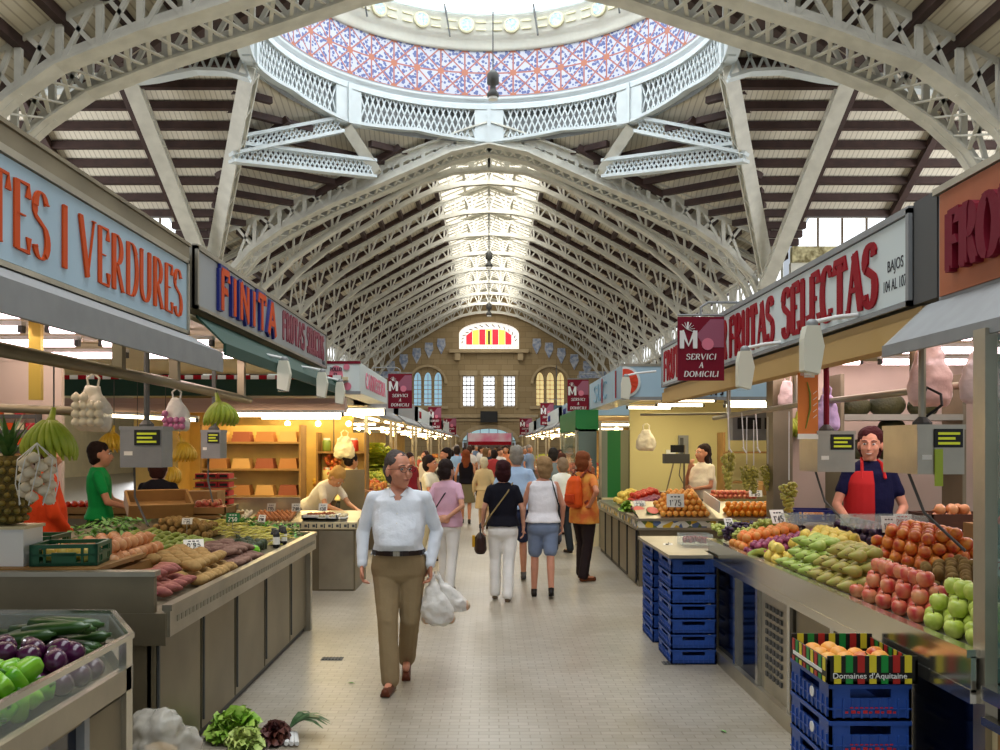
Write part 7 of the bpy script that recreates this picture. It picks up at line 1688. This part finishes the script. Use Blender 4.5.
# left stall vendors
person('person in an orange-red sweater, head hidden by the hanging bananas', (at(42,6.75),6.75,.15), BACK-.9, H=1.62, skin=TAN, hair=(60,40,30), top=(206,66,26), sleeve='long', leg_col=(44,36,34), shoe=(40,40,40), fat=1.25, lean=2, belly=.02, 
  arms={'L':((.22,-.06,1.12),(.16,-.2,.92),(0,-.4,-1)),'R':((-.22,-.04,1.12),(-.16,-.2,.92),(0,-.4,-1))}, vox=.012)
person('person with short dark hair in a green t-shirt behind the left counter', (at(99,8.7),8.7,.12), 1.9, H=1.62, skin=TAN, hair=(40,28,24), top=(26,150,74), leg_col=(40,40,50), shoe=(40,40,40), male=True,
  arms={'L':((.24,-.1,1.12),(.15,-.32,1.05),(0,-1,-.2),(0,0,-1)),'R':((-.24,-.1,1.12),(-.15,-.32,1.05),(0,-1,-.2),(0,0,-1))}, vox=.013)
person('vendor in a black t-shirt with pale apron straps behind the grey hanging scale', (at(156,8.75),8.75,0), BACK, H=1.62, skin=(206,160,140), hair=(60,34,30), hairstyle='full', top=(30,28,34), leg_col=(50,50,60), shoe=(40,40,40), fat=1.15, lean=8,
  arms={'L':((.26,-.1,1.12),(.14,-.3,1.0),(0,-1,-.2),(0,0,-1)),'R':((-.27,-.1,1.12),(-.2,-.32,.98),(0,-1,-.2),(0,0,-1))}, vox=.013)
# egg stall customers / vendor
person('blonde woman in a white shirt bending over the egg counter', (at(312,11.9),11.95,0), .95, H=1.62, skin=(206,150,114), hair=(190,146,84), hairstyle='full', top=(236,226,206), leg_col=(90,80,80), shoe=(60,50,40), lean=48, fat=1.1, pitch=10,
  arms={'L':((.22,-.5,1.0),(.16,-.72,.93),(0,-1,-.3),(0,0,-1)),'R':((-.22,-.48,1.0),(-.12,-.72,.92),(0,-1,-.3),(0,0,-1))}, vox=.012)
person('dark-haired person in a pale yellow shirt behind the bending blonde woman', (at(345,13.4),13.4,0), 2.3, H=1.6, skin=(196,136,96), hair=(34,24,22), hairstyle='bun', top=(236,214,150), leg_col=(60,60,60), shoe=(40,40,40), lean=10,
  arms={'L':((.25,-.12,1.15),(.1,-.36,1.1),(0,-1,0),(0,0,-1)),'R':((-.25,-.12,1.15),(-.1,-.36,1.1),(0,-1,0),(0,0,-1))}, vox=.013)
# walkers farther down the aisle
A_dn = None
far_people = [
 ('woman in a cream t-shirt looking at something in her hands left of the pink shirt', 430, 13.2, 1.2, 1.55, (196,130,96), (36,26,26), 'full', (232,220,190), (200,186,150), 'short', 'trousers'),
 ('man in a black t-shirt facing right in the aisle beyond the pink shirt', 446, 16.5, -1.2, 1.66, (190,130,100), (34,24,22), 'short', (26,26,34), (60,60,80), 'short', 'trousers'),
 ('woman with long wavy auburn hair in a black top and patterned skirt', 466, 19.5, BACK, 1.60, (206,140,104), (130,66,36), 'long', (26,22,28), (120,110,80), 'none', 'skirt'),
 ('short pale-haired woman in a long beige outfit walking away', 484, 18.3, BACK, 1.45, (206,170,130), (214,196,160), 'full', (214,186,136), (208,176,124), 'long', 'skirt'),
 ('dark-haired man in a grey shirt beyond the blonde woman', 553, 15.5, BACK, 1.66, (190,130,100), (50,44,40), 'short', (120,130,130), (70,70,80), 'short', 'trousers'),
 ('brown-haired woman in a black top near the green kiosk', 560, 17.0, -2.2, 1.55, (206,146,116), (90,50,36), 'full', (30,30,40), (80,80,90), 'none', 'trousers'),
 ('person in a white t-shirt just left of the orange backpack', 562, 14.2, BACK+.5, 1.50, (196,140,110), (130,110,90), 'full', (228,232,226), (40,44,50), 'short', 'trousers'),
 ('man in a pale blue shirt far behind the man in black', 457, 24, BACK, 1.68, (190,130,100), (50,40,36), 'short', (150,180,214), (60,60,70), 'short', 'trousers'),
 ('person in a striped navy shirt next to the green kiosk', 553, 21.0, -1.6, 1.60, (200,140,110), (60,40,30), 'short', (40,60,110), (50,50,60), 'short', 'trousers'),
 ('woman in an orange-red top deep in the aisle on the right', 560, 24.0, .3, 1.58, (200,140,110), (60,34,26), 'long', (220,80,40), (70,50,50), 'short', 'trousers'),
 ('person in a dark red shirt beside the lit stalls on the left', 410, 17.5, .8, 1.55, (200,140,110), (50,30,26), 'full', (140,40,46), (60,50,50), 'short', 'trousers'),
 ('person in a white vest beside the left stalls beyond the dark red shirt', 425, 21.0, -.7, 1.57, (200,140,110), (70,50,40), 'long', (226,214,200), (70,80,110), 'none', 'trousers'),
]
for lab,px,d,rz,H,sk,hr,hst,tp,lc,sl,lg in far_people:
    person(lab,(at(px,d),d,0),rz,H=H,skin=sk,hair=hr,hairstyle=hst,top=tp,leg_col=lc,sleeve=sl,legs=lg,shoe=(50,40,34),vox=.016,face=(d<16),
      arms={'L':((.23,-.1,1.15),(.1,-.28,1.15),(-.3,-1,.1),(0,0,-1)),'R':((-.23,-.1,1.15),(-.1,-.28,1.15),(.3,-1,.1),(0,0,-1))} if px in (430,) else None,
      feet={'L':((.09,-.12,.08),0),'R':((-.08,.14,.09),0)})
# crowd near the far doorway: a few bodies copied with their own clothes
protos = []
for i,(tp,lc,hr,hst,H,lab) in enumerate([((170,60,60),(60,60,80),(40,28,24),'full',1.58,'red'),((220,214,206),(90,80,70),(70,50,40),'short',1.68,'white'),((40,44,60),(120,110,96),(120,90,60),'long',1.6,'dark'),((214,130,90),(60,60,70),(50,36,30),'short',1.64,'salmon'),((120,140,170),(50,50,56),(150,140,130),'short',1.66,'blue')]):
    r,_,_,_ = person('shopper in a %s top in the distant crowd' % lab,(-1.2+.6*i,27+i*.7,0),(BACK if i%2 else .2),H=H,hair=hr,hairstyle=hst,top=tp,leg_col=lc,vox=.024,face=False,group='distant shoppers in %s tops' % lab,feet={'L':((.09,-.12,.08),0),'R':((-.08,.14,.09),0)}); protos.append(r)
used = [(r.location.x,r.location.y) for r in protos]
for k in range(42):
    for _ in range(40):
        d = 25+k*.75+jit(.4); x = random.uniform(-1.5,1.5)
        if all((x-a)**2+(d-b_)**2 > .5 for a, b_ in used): break
    used.append((x,d)); p0 = protos[k%5]; c = copy_tree(p0); c.location = (x,d,0); c.rotation_euler.z = random.choice([0,pi,pi,.7,2.4])+jit(.3); c.scale = (1,1,random.uniform(.95,1.04))
